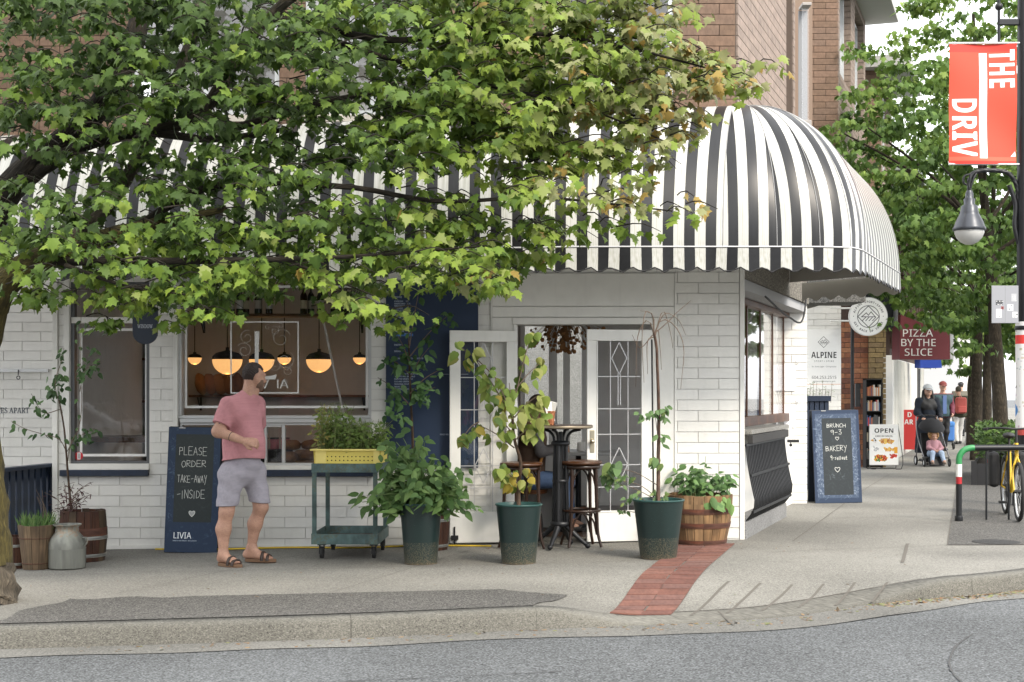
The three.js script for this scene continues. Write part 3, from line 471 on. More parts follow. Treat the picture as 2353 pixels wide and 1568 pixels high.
// ================================================================= cafe interior seen through the glass
{
  const poly = [[-4.5, 0.2], [2.2, 0.2], [3.66, 4.395], [-4.5, 4.395]], slab = (y0, y1) => { const g = extr(poly, y1 - y0); g.rotateX(-Math.PI / 2); g.translate(0, y0, 0); return boxUV(g); };
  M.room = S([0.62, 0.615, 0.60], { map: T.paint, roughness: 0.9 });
  part(house, 'room_floor', slab(0.02, 0.082), S([0.10, 0.055, 0.03], { map: T.wood, roughness: 0.5 }));
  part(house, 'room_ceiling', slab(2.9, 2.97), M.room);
  const bo = [0.107, 0.956];
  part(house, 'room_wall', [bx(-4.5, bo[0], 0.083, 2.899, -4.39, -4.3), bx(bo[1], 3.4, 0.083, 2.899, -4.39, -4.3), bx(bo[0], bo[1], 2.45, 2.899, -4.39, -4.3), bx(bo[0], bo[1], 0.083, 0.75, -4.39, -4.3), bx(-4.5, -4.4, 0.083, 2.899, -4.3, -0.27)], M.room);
  const w = new THREE.Group(); w.name = 'back_window'; house.add(w);
  part(w, 'frame', [...frameOf(bo[0], bo[1], 0.75, 2.45, 0.06, -4.37, -4.28), rb(0.471, 0.581, 0.81, 2.39, -4.37, -4.27, 0.004), rb(0.658, 0.746, 0.81, 2.39, -4.37, -4.27, 0.004)], M.white);
  part(w, 'pane', bx(bo[0] + 0.05, bo[1] - 0.05, 0.8, 2.4, -4.34, -4.334), M.glass);
  const yard = thing('added_yard_wall', 'added grey rendered wall outside the back window, hiding most of the bright sky', 'wall', [0, 0, 0]); part(yard, 'render', bx(-2, 4, 0, 2.75, -9.2, -9), S([0.35, 0.36, 0.36], { map: T.concrete }));  // wall added outside to cut the bright sky in the back window
  const bh = mesh('broom_handle', rod([-1.928,2.287,-0.5], [-1.665,1.108,-0.45], 0.012), S([0.55, 0.53, 0.5])); tag(bh, 'pale broom handle leaning behind the big shop window', 'broom handle');
  // pendant lamps
  const lamp = (px, py, d, r) => 0;
  const glow = new THREE.MeshStandardMaterial({ color: 0xffd9a0, emissive: lin(1, 0.52, 0.18), emissiveIntensity: 0.36, roughness: 0.5 });
  const list = [[[-3.325,1.926,-2.6], 0.175], [[-2.976,1.933,-2.9], 0.15], [[-2.226,1.921,-2.4], 0.15], [[-3.929,1.97,-3.6], 0.085], [[-2.819,1.97,-3.6], 0.085], [[-1.866,1.965,-3.4], 0.08]];
  for (const [p, r] of list) {
    const t = thing('pendant_lamp', 'lit half dome pendant lamp with dark cap hanging inside the cafe', 'pendant lamp', p, 0, 'pendant lamps in the cafe');
    part(t, 'diffuser', mv(new THREE.SphereGeometry(r, 24, 10, 0, Math.PI * 2, Math.PI / 2, Math.PI / 2), 0, -0.002, 0), glow);
    part(t, 'cap', lathe([[r * 1.02, 0], [r * 0.98, r * 0.2], [r * 0.75, r * 0.42], [r * 0.3, r * 0.55], [0.02, r * 0.6], [0.02, r * 0.8], [0.001, r * 0.8]], 24), M.dark);
    part(t, 'cord', rod([0, r * 0.7, 0], [0, 2.9 - p[1], 0], 0.006), M.black);
    const l = new THREE.PointLight(0xffb765, 0.015, 0, 2); l.position.set(0, -r - 0.04, 0); l.castShadow = true; l.name = 'lamp_light'; t.add(l);
  }
  // shelves
  const sh = (x0, x1, y, z, label) => { const t = thing('wall_shelf', label, 'shelf', [0, 0, 0]); part(t, 'board', rb(x0, x1, y - 0.03, y, z - 0.28, z, 0.004), M.timber); for (const x of [x0 + 0.1, x1 - 0.1]) part(t, 'bracket', [bx(x - 0.012, x + 0.012, y - 0.2, y - 0.03, z - 0.27, z - 0.25), bar([x, y - 0.19, z - 0.25], [x, y - 0.035, z - 0.06], 0.015)], M.iron); return t; };
  sh(-3.471, -1.539, 2.389, -1.3, 'high timber shelf carrying bottles behind the big window');
  sh(-4.101, -1.798, 1.506, -4.02, 'timber shelf below the pendant lamps on the back wall');
  const bot = [[0, 0], [0.036, 0], [0.038, 0.01], [0.038, 0.19], [0.03, 0.215], [0.014, 0.24], [0.0135, 0.3], [0.016, 0.3], [0.016, 0.315], [0, 0.315]], gm = [S([0.012, 0.02, 0.012], { roughness: 0.15 }), S([0.03, 0.012, 0.006], { roughness: 0.15 }), S([0.02, 0.02, 0.022], { roughness: 0.15 })], lm = [S([0.6, 0.6, 0.58]), S([0.55, 0.5, 0.36]), S([0.45, 0.42, 0.36])];
  [470, 496, 524, 546, 558, 588, 612, 694, 709, 733, 762, 779, 790, 806].forEach((px, i) => { const d = 15.25, x = (px - 1176.5) * d / 3268; const t = thing('bottle', ['dark wine bottle with white label on the high shelf', 'brown bottle with cream label on the high shelf', 'black bottle with beige label on the high shelf'][i % 3], 'bottle', [x, 2.389, -1.42 + (i % 2) * 0.06], i, 'bottles on the high shelf'); part(t, 'glass_body', lathe(bot, 16), gm[i % 3]); part(t, 'paper_label', mv(new THREE.CylinderGeometry(0.0386, 0.0386, 0.09, 16, 1, true), 0, 0.1, 0), lm[i % 3]); });
  // loaves standing in a row
  M.crust = [[0.34, 0.17, 0.065], [0.27, 0.12, 0.04], [0.40, 0.22, 0.10]].map((c) => S(c, { map: T.stain, roughness: 0.8, bumpMap: T.paintBump, bumpScale: 0.01 }));
  const loaf = (p, rx_, ry_, rz_, m, label, group, tilt = 0) => { const g = new THREE.SphereGeometry(1, 18, 12), a = g.attributes.position, q = rng(Math.round(p[0] * 1000)); for (let i = 0; i < a.count; i++) { const k = 1 + 0.05 * Math.sin(a.getX(i) * 5 + p[0] * 9) + 0.03 * Math.sin(a.getY(i) * 9); a.setXYZ(i, a.getX(i) * rx_ * k, a.getY(i) * ry_ * k, a.getZ(i) * rz_ * k); } g.computeVertexNormals(); const o = mesh('bread_loaf', g, m); o.position.set(...p); o.rotation.z = tilt; tag(o, label, 'bread', group); };
  for (let i = 0; i < 7; i++) loaf([-3.924 + i * 0.118, 1.506 + 0.135, -3.95], 0.085, 0.14, 0.07, M.crust[i % 3], 'round crusty loaf standing in a row on the shelf', 'loaves on the shelf', 0.25);
  // counter with breads behind the lower panes
  const c = thing('bread_counter', 'dark counter with breads just inside the big window', 'counter', [0, 0, 0]);
  part(c, 'top', rb(-3.462, -1.47, 0.78, 0.82, -1.1, -0.3, 0.005), M.timber); part(c, 'front', bx(-3.462, -1.47, 0.083, 0.78, -1.05, -0.4), M.dark); part(c, 'sneeze_guard', [bx(-2.43, -1.47, 0.82, 1.2, -0.34, -0.335)], M.glass);
  for (let i = 0; i < 9; i++) loaf([-2.269 + i * 0.098, 0.88 + (i % 3) * 0.012, -0.5 - (i % 2) * 0.14], 0.085, 0.06, 0.1, M.crust[(i * 2) % 3], 'brown loaf lying on the counter behind the lower pane', 'loaves on the counter');
  for (let i = 0; i < 4; i++) loaf([-2.269 + i * 0.2, 1.0, -0.62], 0.1, 0.055, 0.1, M.crust[i % 3], 'brown loaf lying on the counter behind the lower pane', 'loaves on the counter');
  // window 1: ledge with boards, jars and loaves
  const l = thing('window_ledge_table', 'timber ledge with loaves behind the narrow window', 'table', [0, 0, 0]);
  part(l, 'top', rb(-4.666, -3.817, 1.022, 1.077, -1.4, -0.7, 0.004), M.timber); part(l, 'leg', rb(-4.62, -4.592, 0.083, 1.022, -1.35, -1.3), M.timber); part(l, 'leg', rb(-3.94, -3.913, 0.083, 1.022, -1.35, -1.3), M.timber);
  for (let i = 0; i < 4; i++) loaf([-4.872 + i * 0.15, 1.6, -3.1], 0.09, 0.14, 0.07, M.crust[i % 3], 'tall loaf on the rack behind the narrow window', 'loaves behind the narrow window', 0.2);
  const rk = thing('bread_rack', 'dark rack with loaves in the room behind the narrow window', 'rack', [0, 0, 0]); for (const yy of [0.5, 1.0, 1.45, 1.95]) part(rk, 'shelf', rb(-5.08, -4.325, yy - 0.03, yy, -3.3, -2.9), M.timber); for (const px of [-5.08, -4.325]) part(rk, 'post', rb(px - 0.02, px + 0.02, 0.083, 2.2, -3.3, -2.9), M.dark);
  for (let i = 0; i < 3; i++) loaf([-4.422 + i * 0.16, 0.76, -0.45], 0.09, 0.05, 0.06, M.crust[(i + 1) % 3], 'small loaf on the sill behind the narrow window', 'loaves on the sill');
  const sl = thing('sill_shelf', 'low board with small loaves inside the narrow window', 'shelf', [0, 0, 0]); part(sl, 'board', rb(-4.541, -3.715, 0.66, 0.7, -0.62, -0.28), M.timber);
  // pink jars on the inner counter
  for (let i = 0; i < 3; i++) { const t = thing('jar', 'small pink jar with dark lid on the cafe counter', 'jar', [-2.565 + i * 0.11, 0.955, -0.7], 0, 'pink jars'); part(t, 'body', lathe([[0, 0], [0.045, 0], [0.045, 0.1], [0, 0.1]], 16), S([0.45, 0.14, 0.16])); part(t, 'lid', mv(new THREE.CylinderGeometry(0.046, 0.046, 0.018, 16), 0, 0.11, 0), M.dark); }
  const rs = thing('riser', 'low dark riser under pink jars on the counter', 'riser', [0, 0, 0]); part(rs, 'box', rb(-2.601, -2.282, 0.822, 0.953, -0.8, -0.62), M.dark);
  // table, mug and dried flowers by the door
  const tb = thing('cafe_table', 'grey topped cafe table inside the open door', 'table', [0.705, 0.082, -1.1]);
  part(tb, 'top', rb(-0.38, 0.42, 0.8, 0.835, -0.35, 0.35, 0.006), S([0.3, 0.3, 0.29], { roughness: 0.4 })); part(tb, 'column', rod([0, 0.03, 0], [0, 0.8, 0], 0.03), M.iron); part(tb, 'foot', mv(new THREE.CylinderGeometry(0.22, 0.24, 0.03, 24), 0, 0.017, 0), M.iron);
  const mug = thing('mug', 'white cup on the table inside the door', 'cup', [0.727, 0.918, -0.9]); part(mug, 'bowl', lathe([[0, 0], [0.035, 0], [0.042, 0.02], [0.044, 0.1], [0.04, 0.1], [0.038, 0.02], [0, 0.012]], 20), S([0.78, 0.76, 0.72], { roughness: 0.3 })); part(mug, 'handle', tube([[0.042, 0.08, 0], [0.07, 0.075, 0], [0.07, 0.03, 0], [0.04, 0.025, 0]], 0.006), S([0.78, 0.76, 0.72], { roughness: 0.3 }));
  const df = thing('dried_flowers', 'bunch of brown dried flowers hanging in the doorway', 'dried flowers', [0.567, 2.36, -1.0]);
  const q = rng(77), st = [], hd = []; for (let i = 0; i < 170; i++) { const a = q() * 6.28, sp = q() * 0.33, x = Math.cos(a) * sp * 1.3, z = Math.sin(a) * sp * 0.6, y = -0.12 - q() * 0.3 * (1 - sp); st.push(limb([[x * 0.15, 0.02, z * 0.15], [x * 0.6, y * 0.5, z * 0.6], [x, y, z]], 0.002, 0.002, 3, 3)); hd.push(mv(new THREE.IcosahedronGeometry(0.012 + q() * 0.014, 0), x, y, z)); }
  part(df, 'stems', st, S([0.26, 0.15, 0.06])).userData.kind = 'stuff'; part(df, 'flower_heads', hd, S([0.30, 0.15, 0.06], { roughness: 1 })).userData.kind = 'stuff'; part(df, 'string', rod([0, 0.02, 0], [0, 0.54, 0], 0.004), M.dark);
  const bn = thing('bench', 'dark timber bench with white front inside the open door', 'bench', [0.36, 0.082, -1.55]); part(bn, 'seat', rb(-0.5, 0.35, 0.43, 0.47, -0.25, 0.28), M.timber); part(bn, 'box', bx(-0.48, 0.33, 0.0, 0.43, -0.2, 0.2), M.white);
}
// ================================================================= things on the pavement
const GL = { A: '0,0 .5,1 1,0|.2,.4 .8,.4', B: '0,0 0,1 .7,.95 .75,.6 0,.52|0,.52 .9,.45 .9,.1 0,0', C: '1,.85 .6,1 .1,.75 0,.4 .3,0 1,.1', D: '0,0 0,1 .6,.9 1,.5 .6,.08 0,0', E: '1,1 0,1 0,0 1,0|0,.5 .8,.5', H: '0,0 0,1|1,0 1,1|0,.5 1,.5', I: '.3,0 .3,1', K: '0,0 0,1|.9,1 0,.45 1,0', L: '0,1 0,0 .9,0', N: '0,0 0,1 1,0 1,1', O: '.5,1 .1,.8 0,.4 .3,0 .8,.1 1,.5 .8,.9 .5,1', P: '0,0 0,1 .8,.95 .85,.6 0,.5', R: '0,0 0,1 .8,.95 .85,.6 0,.5 1,0', S: '1,.85 .5,1 .05,.8 .3,.55 .9,.4 .9,.1 .4,0 0,.12', T: '0,1 1,1|.5,1 .5,0', U: '0,1 0,.2 .5,0 1,.2 1,1', W: '0,1 .25,0 .5,.7 .75,0 1,1', Y: '0,1 .5,.5|1,1 .3,-.3', 9: '1,.8 .6,1 .1,.8 .3,.5 .9,.6 1,.9 .9,-.1', 3: '0,.95 .8,1 .3,.55 .9,.4 .7,0 0,.05', '-': '.1,.42 .9,.5', e: '.1,.3 .9,.35 .6,.6 .1,.4 .3,0 1,.1', l: '.4,1 .4,0', o: '.5,.6 .1,.3 .5,0 .9,.3 .5,.6', u: '.1,.6 .2,0 .8,.1 .9,.6|.9,.6 .9,0', t: '.5,1 .5,0 .9,.05|.1,.65 .9,.65', s: '.9,.6 .2,.5 .8,.2 .1,0' };
function chalk(g, text, x, y, h, w, lw, q, col = 'rgba(232,232,226,0.85)', slope = 0) {
  g.lineCap = g.lineJoin = 'round'; let cx = x;
  for (const ch of text) {
    if (ch === ' ') { cx += w * 0.8; continue; } const dy = (q() - 0.5) * h * 0.14, hh = h * (0.88 + q() * 0.2), ww = w * (ch === 'I' || ch === 'l' ? 0.45 : 0.85 + q() * 0.15);
    for (const s of GL[ch].split('|')) for (let pass = 0; pass < 2; pass++) { g.strokeStyle = pass ? col : 'rgba(220,220,215,0.3)'; g.lineWidth = pass ? lw : lw * 1.7; g.beginPath(); s.split(' ').forEach((p, i) => { const [a, b] = p.split(',').map(Number), X_ = cx + a * ww + (q() - 0.5) * 1.5, Y_ = y - b * hh + dy + slope * (cx - x) + (q() - 0.5) * 1.5; i ? g.lineTo(X_, Y_) : g.moveTo(X_, Y_); }); g.stroke(); }
    cx += ww + w * 0.28;
  }
}
function heart(g, x, y, s, lw, fill) { g.beginPath(); g.moveTo(x, y + s * 0.55); g.bezierCurveTo(x - s * 0.9, y - s * 0.1, x - s * 0.5, y - s * 0.75, x, y - s * 0.25); g.bezierCurveTo(x + s * 0.5, y - s * 0.75, x + s * 0.9, y - s * 0.1, x, y + s * 0.55); g.lineWidth = lw; g.strokeStyle = 'rgba(230,230,225,.85)'; if (fill) { g.fillStyle = 'rgba(225,225,222,.6)'; g.fill(); } g.stroke(); }
function smudge(g, q, x0, y0, x1, y1, n, a, len) { for (let i = 0; i < n; i++) { const x = lerp(x0, x1, q()), y = lerp(y0, y1, q()), l = len * (0.3 + q()); g.strokeStyle = `rgba(210,216,226,${a * q()})`; g.lineWidth = 2 + q() * 14; g.beginPath(); g.moveTo(x, y); g.lineTo(x + (q() - 0.5) * l, y + (q() - 0.5) * l); g.stroke(); } }
M.boardEdge = S([0.02, 0.04, 0.085], { roughness: 0.6, map: T.wood });
function aboard(label, w, h, tex, p, turn, lean, roll, spread) {
  const t = thing('chalkboard_sign', label, 'chalkboard', p, turn); t.rotation.z = roll;
  const g = (geo, a) => geo.rotateX(a);
  part(t, 'front_panel', g(rb(-w / 2, w / 2, 0.0, h, -0.018, 0, 0.004), -lean), M.boardEdge);
  const f = part(t, 'chalk_face', g(mv(new THREE.PlaneGeometry(w - 0.006, h - 0.006), 0, h / 2, 0.0025), -lean), new THREE.MeshStandardMaterial({ map: tex, roughness: 0.75 }));
  const b = part(t, 'back_panel', g(rb(-w / 2, w / 2, 0, h, -0.018, 0, 0.004), lean * 0.9), M.boardEdge); b.position.z = -spread;
  const top = h * Math.cos(lean);
  part(t, 'hinge', [bx(-w * 0.3, -w * 0.3 + 0.06, top - 0.012, top - 0.004, -h * Math.sin(lean) - 0.04, -h * Math.sin(lean) + 0.012)], M.alu);
  return t;
}
{
  const q = rng(8), t1 = cvs(512, 1180, (g, W, H) => {
    g.fillStyle = '#1d2f47'; g.fillRect(0, 0, W, H); smudge(g, q, 0, 0, W, H, 260, 0.09, 90); smudge(g, q, 20, 60, 70, 900, 60, 0.2, 60);
    g.fillStyle = '#232b2c'; g.fillRect(W * 0.145, H * 0.055, W * 0.73, H * 0.705); smudge(g, q, W * 0.16, H * 0.07, W * 0.86, H * 0.75, 220, 0.045, 120);
    const tx = (s, x, y, h, w) => chalk(g, s, W * x, H * y, h, w, 3, q); tx('PLEASE', 0.22, 0.225, 74, 38); tx('ORDER', 0.27, 0.318, 58, 40); tx('TAKE-AWAY', 0.2, 0.442, 66, 27); tx('-INSIDE', 0.2, 0.57, 76, 38); heart(g, W * 0.5, H * 0.69, 54, 5, true);
    g.fillStyle = '#eceff0'; g.font = '78px sans-serif'; g.save(); g.translate(W * 0.155, H * 0.89); g.scale(0.98, 1.02); g.fillText('LIVIA', 0, 0); g.restore(); g.font = '15px sans-serif'; g.fillStyle = '#c9d0d6'; g.fillText('SWEETS AND BREAD · RISTORANTE', W * 0.155, H * 0.912);
  });
  const a = [-3.065,0.456]; aboard('tall narrow chalkboard sign asking to order take-away inside, beside the walking man', 0.505, 1.2, t1, [a[0], gh(a[0], a[1]) + 0.002, a[1]], 0.02, 0.1, -0.018, 0.28);
  const t2 = cvs(560, 1080, (g, W, H) => {
    g.fillStyle = '#24344c'; g.fillRect(0, 0, W, H); g.fillStyle = '#3b4a60'; g.fillRect(34, 40, W - 68, H - 96); smudge(g, q, 30, 40, W - 30, H - 50, 900, 0.1, 70); smudge(g, q, 40, 40, W - 40, H - 60, 500, 0.22, 90); smudge(g, q, 30, 60, 110, H - 80, 300, 0.25, 60); smudge(g, q, W - 110, 60, W - 40, H - 80, 260, 0.25, 60);
    g.fillStyle = '#262d31'; g.fillRect(W * 0.2, H * 0.085, W * 0.63, H * 0.83); smudge(g, q, W * 0.22, H * 0.1, W * 0.8, H * 0.9, 300, 0.04, 120);
    const tx = (s, x, y, h, w) => chalk(g, s, W * x, H * y, h, w, 3.6, q); tx('BRUNCH', 0.31, 0.185, 44, 32); tx('9-3', 0.38, 0.26, 50, 40); heart(g, W * 0.52, H * 0.305, 38, 5); tx('BAKERY', 0.27, 0.44, 60, 36); tx('9-sellout', 0.36, 0.535, 48, 21); heart(g, W * 0.5, H * 0.64, 56, 6); smudge(g, q, W * 0.3, H * 0.68, W * 0.65, H * 0.75, 40, 0.16, 40);
  });
  const b = [4.24,-4.438]; aboard('wide chalkboard sign with brunch hours standing at the side street', 0.63, 1.21, t2, [b[0], gh(b[0], b[1]) + 0.002, b[1]], -0.06, 0.09, 0.012, 0.3).rotation.y = 0.1;
}
// ---- hanging shield sign
{
  const t = thing('shield_sign', 'dark navy shield sign reading WINDOW hanging off the wall pier', 'sign', [-3.506, 2.153, 0.4]);
  const pts = []; for (let i = 0; i <= 24; i++) { const a = Math.PI * (i / 24); pts.push([-0.118 * Math.cos(a) * (1 - 0.15 * Math.sin(a) ** 4), -0.02 - 0.13 * Math.sin(a) ** 0.8]); } pts.push([0.118, 0.2], [-0.118, 0.2]);
  part(t, 'plate', extr(pts, 0.02, 0.003), S([0.010, 0.018, 0.034], { roughness: 0.5 }));
  const f = part(t, 'lettering', new THREE.PlaneGeometry(0.2, 0.26), new THREE.MeshStandardMaterial({ roughness: 0.5, map: cvs(256, 333, (g) => { g.fillStyle = '#1b2636'; g.fillRect(0, 0, 256, 333); g.fillStyle = '#c8cdd2'; g.font = '64px serif'; g.textAlign = 'center'; g.save(); g.translate(128, 240); g.scale(0.62, 1); g.fillText('WINDOW', 0, 0); g.restore(); }) })); f.position.set(0, 0.06, 0.0245);
  part(t, 'bracket', [rod([0, 0.21, 0.01], [0, 0.21, -0.41], 0.008), rod([0, 0.19, 0.01], [0, 0.22, 0.01], 0.012)], M.iron);
}
// ---- barrels, buckets, can, pots
function staves(t, n, prof, thick, mats, seed, top = true) { // prof: [[y,r],...]
  const q = rng(seed), R_ = (y) => { for (let i = 0; i < prof.length - 1; i++) if (y <= prof[i + 1][0] + 1e-6) return lerp(prof[i][1], prof[i + 1][1], (y - prof[i][0]) / (prof[i + 1][0] - prof[i][0])); return prof[prof.length - 1][1]; };
  const H = prof[prof.length - 1][0];
  for (let k = 0; k < n; k++) {
    const g = new THREE.BoxGeometry(1, 1, 1, 2, 7, 1), p = g.attributes.position, a0 = (k + 0.02 + q() * 0.015) / n * 6.283, a1 = (k + 0.97) / n * 6.283, dr = (q() - 0.5) * 0.003, dh = (q() - 0.5) * 0.008;
    for (let i = 0; i < p.count; i++) { const y = (p.getY(i) + 0.5) * (H + (p.getY(i) > 0.49 ? dh : 0)), a = lerp(a0, a1, p.getX(i) + 0.5), r = R_(Math.min(y, H)) + dr - (p.getZ(i) > 0 ? 0 : thick); p.setXYZ(i, Math.sin(a) * r, y, Math.cos(a) * r); }
    g.computeVertexNormals(); const u = g.attributes.uv; for (let i = 0; i < u.count; i++) u.setXY(i, u.getX(i) * 0.1 + k * 0.37, p.getY(i)); part(t, 'stave', g, mats[Math.floor(q() * mats.length)]);
  }
  part(t, 'soil', mv(new THREE.CylinderGeometry(R_(H) - thick - 0.002, R_(H) - thick - 0.002, 0.02, 24), 0, H - 0.06, 0), M.soil);
  part(t, 'bottom', mv(new THREE.CylinderGeometry(R_(0.02) - 0.004, R_(0.02) - 0.004, 0.02, 24), 0, 0.014, 0), M.soil);
  return R_;
}
function hoop(t, R_, y, h, m) { part(t, 'hoop', lathe([[R_(y) + 0.001, y], [R_(y) + 0.005, y], [R_(y + h) + 0.005, y + h], [R_(y + h) + 0.001, y + h]], 40), m); }
const woodSet = (cs) => cs.map((c, i) => { const m = T.wood.clone(); m.offset.set(i * 0.31, i * 0.17); m.needsUpdate = true; return S(c, { map: m, roughness: 0.85 }); });
const greyWood = woodSet([[0.16, 0.12, 0.085], [0.13, 0.095, 0.07], [0.18, 0.14, 0.10]]), redWood = woodSet([[0.12, 0.052, 0.032], [0.10, 0.042, 0.027], [0.14, 0.065, 0.04]]), paleWood = woodSet([[0.52, 0.36, 0.21], [0.45, 0.30, 0.17], [0.57, 0.41, 0.26], [0.38, 0.25, 0.14]]), bucketWood = woodSet([[0.30, 0.24, 0.175], [0.26, 0.20, 0.145], [0.33, 0.27, 0.20]]);
M.zinc = S([0.42, 0.43, 0.43], { roughness: 0.5, metalness: 0.5, map: T.wear }); M.rust = S([0.14, 0.055, 0.035], { roughness: 0.8, map: T.wear });
const G0 = (a) => [a[0], gh(a[0], a[1]) + 0.003, a[1]];
const spots = {};
{
  let p = G0([-3.941,0.945]); spots.barrelA = p; let t = thing('barrel_planter', 'weathered dark barrel planter with slanted top holding a sapling, by the narrow window', 'barrel', p);
  let R_ = staves(t, 18, [[0, 0.195], [0.2, 0.215], [0.35, 0.21], [0.46, 0.2]], 0.022, [...redWood, ...greyWood], 3); hoop(t, R_, 0.04, 0.03, M.zinc); hoop(t, R_, 0.2, 0.032, M.zinc); hoop(t, R_, 0.235, 0.07, M.rust);
  p = G0([-4.41,1.431]); spots.barrelC = p; t = thing('barrel_planter', 'small red-brown barrel planter half hidden behind the maple trunk', 'barrel', p); R_ = staves(t, 14, [[0, 0.125], [0.14, 0.14], [0.28, 0.135]], 0.02, redWood, 4); hoop(t, R_, 0.03, 0.022, M.zinc); hoop(t, R_, 0.19, 0.024, M.zinc);
  p = G0([-4.171,1.524]); spots.bucket = p; t = thing('wooden_bucket', 'tapered pale wooden bucket planted with grass next to the milk can', 'bucket', p); R_ = staves(t, 14, [[0, 0.118], [0.385, 0.162]], 0.016, bucketWood, 5); hoop(t, R_, 0.27, 0.006, M.rust); hoop(t, R_, 0.05, 0.006, M.rust);
  p = G0([-3.904,1.524]); t = thing('milk_can', 'old dented grey metal milk can with two handles on the pavement', 'milk can', p);
  M.can = S([0.30, 0.305, 0.285], { roughness: 0.55, metalness: 0.35, map: (() => { const t = T.wear.clone(); t.repeat.set(1.2, 0.8); t.needsUpdate = true; return t; })() });
  part(t, 'body', lathe([[0, 0], [0.15, 0], [0.158, 0.012], [0.158, 0.17], [0.161, 0.174], [0.158, 0.178], [0.157, 0.22], [0.145, 0.26], [0.115, 0.3], [0.098, 0.32], [0.097, 0.36], [0.122, 0.378], [0.124, 0.386], [0.116, 0.385], [0.09, 0.365], [0.086, 0.33]], 36), M.can);
  part(t, 'lid', lathe([[0, 0.352], [0.085, 0.352], [0.088, 0.362], [0, 0.366]], 24), M.can);
  for (const s of [-1, 1]) part(t, 'handle', tube([[s * 0.14, 0.265, 0.03], [s * 0.175, 0.27, 0.03], [s * 0.182, 0.225, 0.03], [s * 0.158, 0.195, 0.03]], 0.007, 14, 6), M.can);
  p = G0([1.805,0.329]); spots.half = p; t = thing('half_barrel_planter', 'pale oak half barrel planter with rusty hoops below the white brick wall', 'barrel', p);
  R_ = staves(t, 20, [[0, 0.25], [0.2, 0.292], [0.36, 0.312], [0.475, 0.315]], 0.025, paleWood, 6); hoop(t, R_, 0.0, 0.05, M.rust); hoop(t, R_, 0.165, 0.05, M.rust); hoop(t, R_, 0.30, 0.05, M.rust);
  p = G0([-0.764,0.474]); spots.barrelB = p; t = thing('barrel_planter', 'red-brown barrel planter with pale hoops hidden behind the first green pot', 'barrel', p); R_ = staves(t, 16, [[0, 0.15], [0.2, 0.17], [0.37, 0.175]], 0.02, redWood, 7); hoop(t, R_, 0.03, 0.025, M.zinc); hoop(t, R_, 0.27, 0.028, M.zinc);
  // glossy green pots, splashed with dirt near the ground
  const potTex = cvs(1024, 512, (g, W, H) => { const q = rng(21); g.fillStyle = '#142625'; g.fillRect(0, 0, W, H); for (let i = 0; i < 15000; i++) { const y = H * (1 - Math.pow(q(), 1.9) * 0.36), r = 0.6 + q() * 2.2; g.fillStyle = q() < 0.75 ? `rgba(112,98,78,${0.35 + q() * 0.5})` : 'rgba(60,52,40,.6)'; g.beginPath(); g.arc(q() * W, y, r, 0, 7); g.fill(); } for (let i = 0; i < 260; i++) { g.fillStyle = 'rgba(170,190,180,.35)'; g.fillRect(q() * W, q() * H, 1 + q() * 3, 1 + q() * 2); } });
  const potM = PH([1, 1, 1], { map: potTex, roughness: 0.38 }), rim = S([0.014, 0.055, 0.05], { roughness: 0.4 });
  const pot = (name, g, rt, rbm, h, label) => { const p = G0(g); spots[name] = p; const t = thing('plant_pot', label, 'plant pot', p, 1.3, 'green pots'); part(t, 'base', mv(new THREE.CylinderGeometry(rbm - 0.002, rbm - 0.002, 0.01, 32), 0, 0.006, 0), rim); part(t, 'shell', lathe([[rbm, 0], [lerp(rbm, rt, 0.25), h * 0.25], [lerp(rbm, rt, 0.5), h * 0.5], [lerp(rbm, rt, 0.75), h * 0.75], [rt, h - 0.012]], 48), potM); part(t, 'rim', lathe([[rt - 0.002, h - 0.02], [rt + 0.007, h - 0.016], [rt + 0.009, h - 0.004], [rt + 0.002, h], [rt - 0.012, h - 0.003], [rt - 0.02, h - 0.06]], 48), rim); part(t, 'soil', mv(new THREE.CylinderGeometry(rt - 0.014, rt - 0.016, 0.012, 32), 0, h - 0.055, 0), M.soil); };
  pot('pot1', [-0.797,1.57], 0.185, 0.142, 0.53, 'tapered dark green pot holding the dense bushy plant'); pot('pot2', [0.059,1.641], 0.198, 0.148, 0.515, 'tapered dark green pot with a yellow-leaved sapling before the stools'); pot('pot3', [1.293,1.447], 0.222, 0.16, 0.52, 'tapered dark green pot with a bare-topped weeping sapling before the pale door leaf');
}
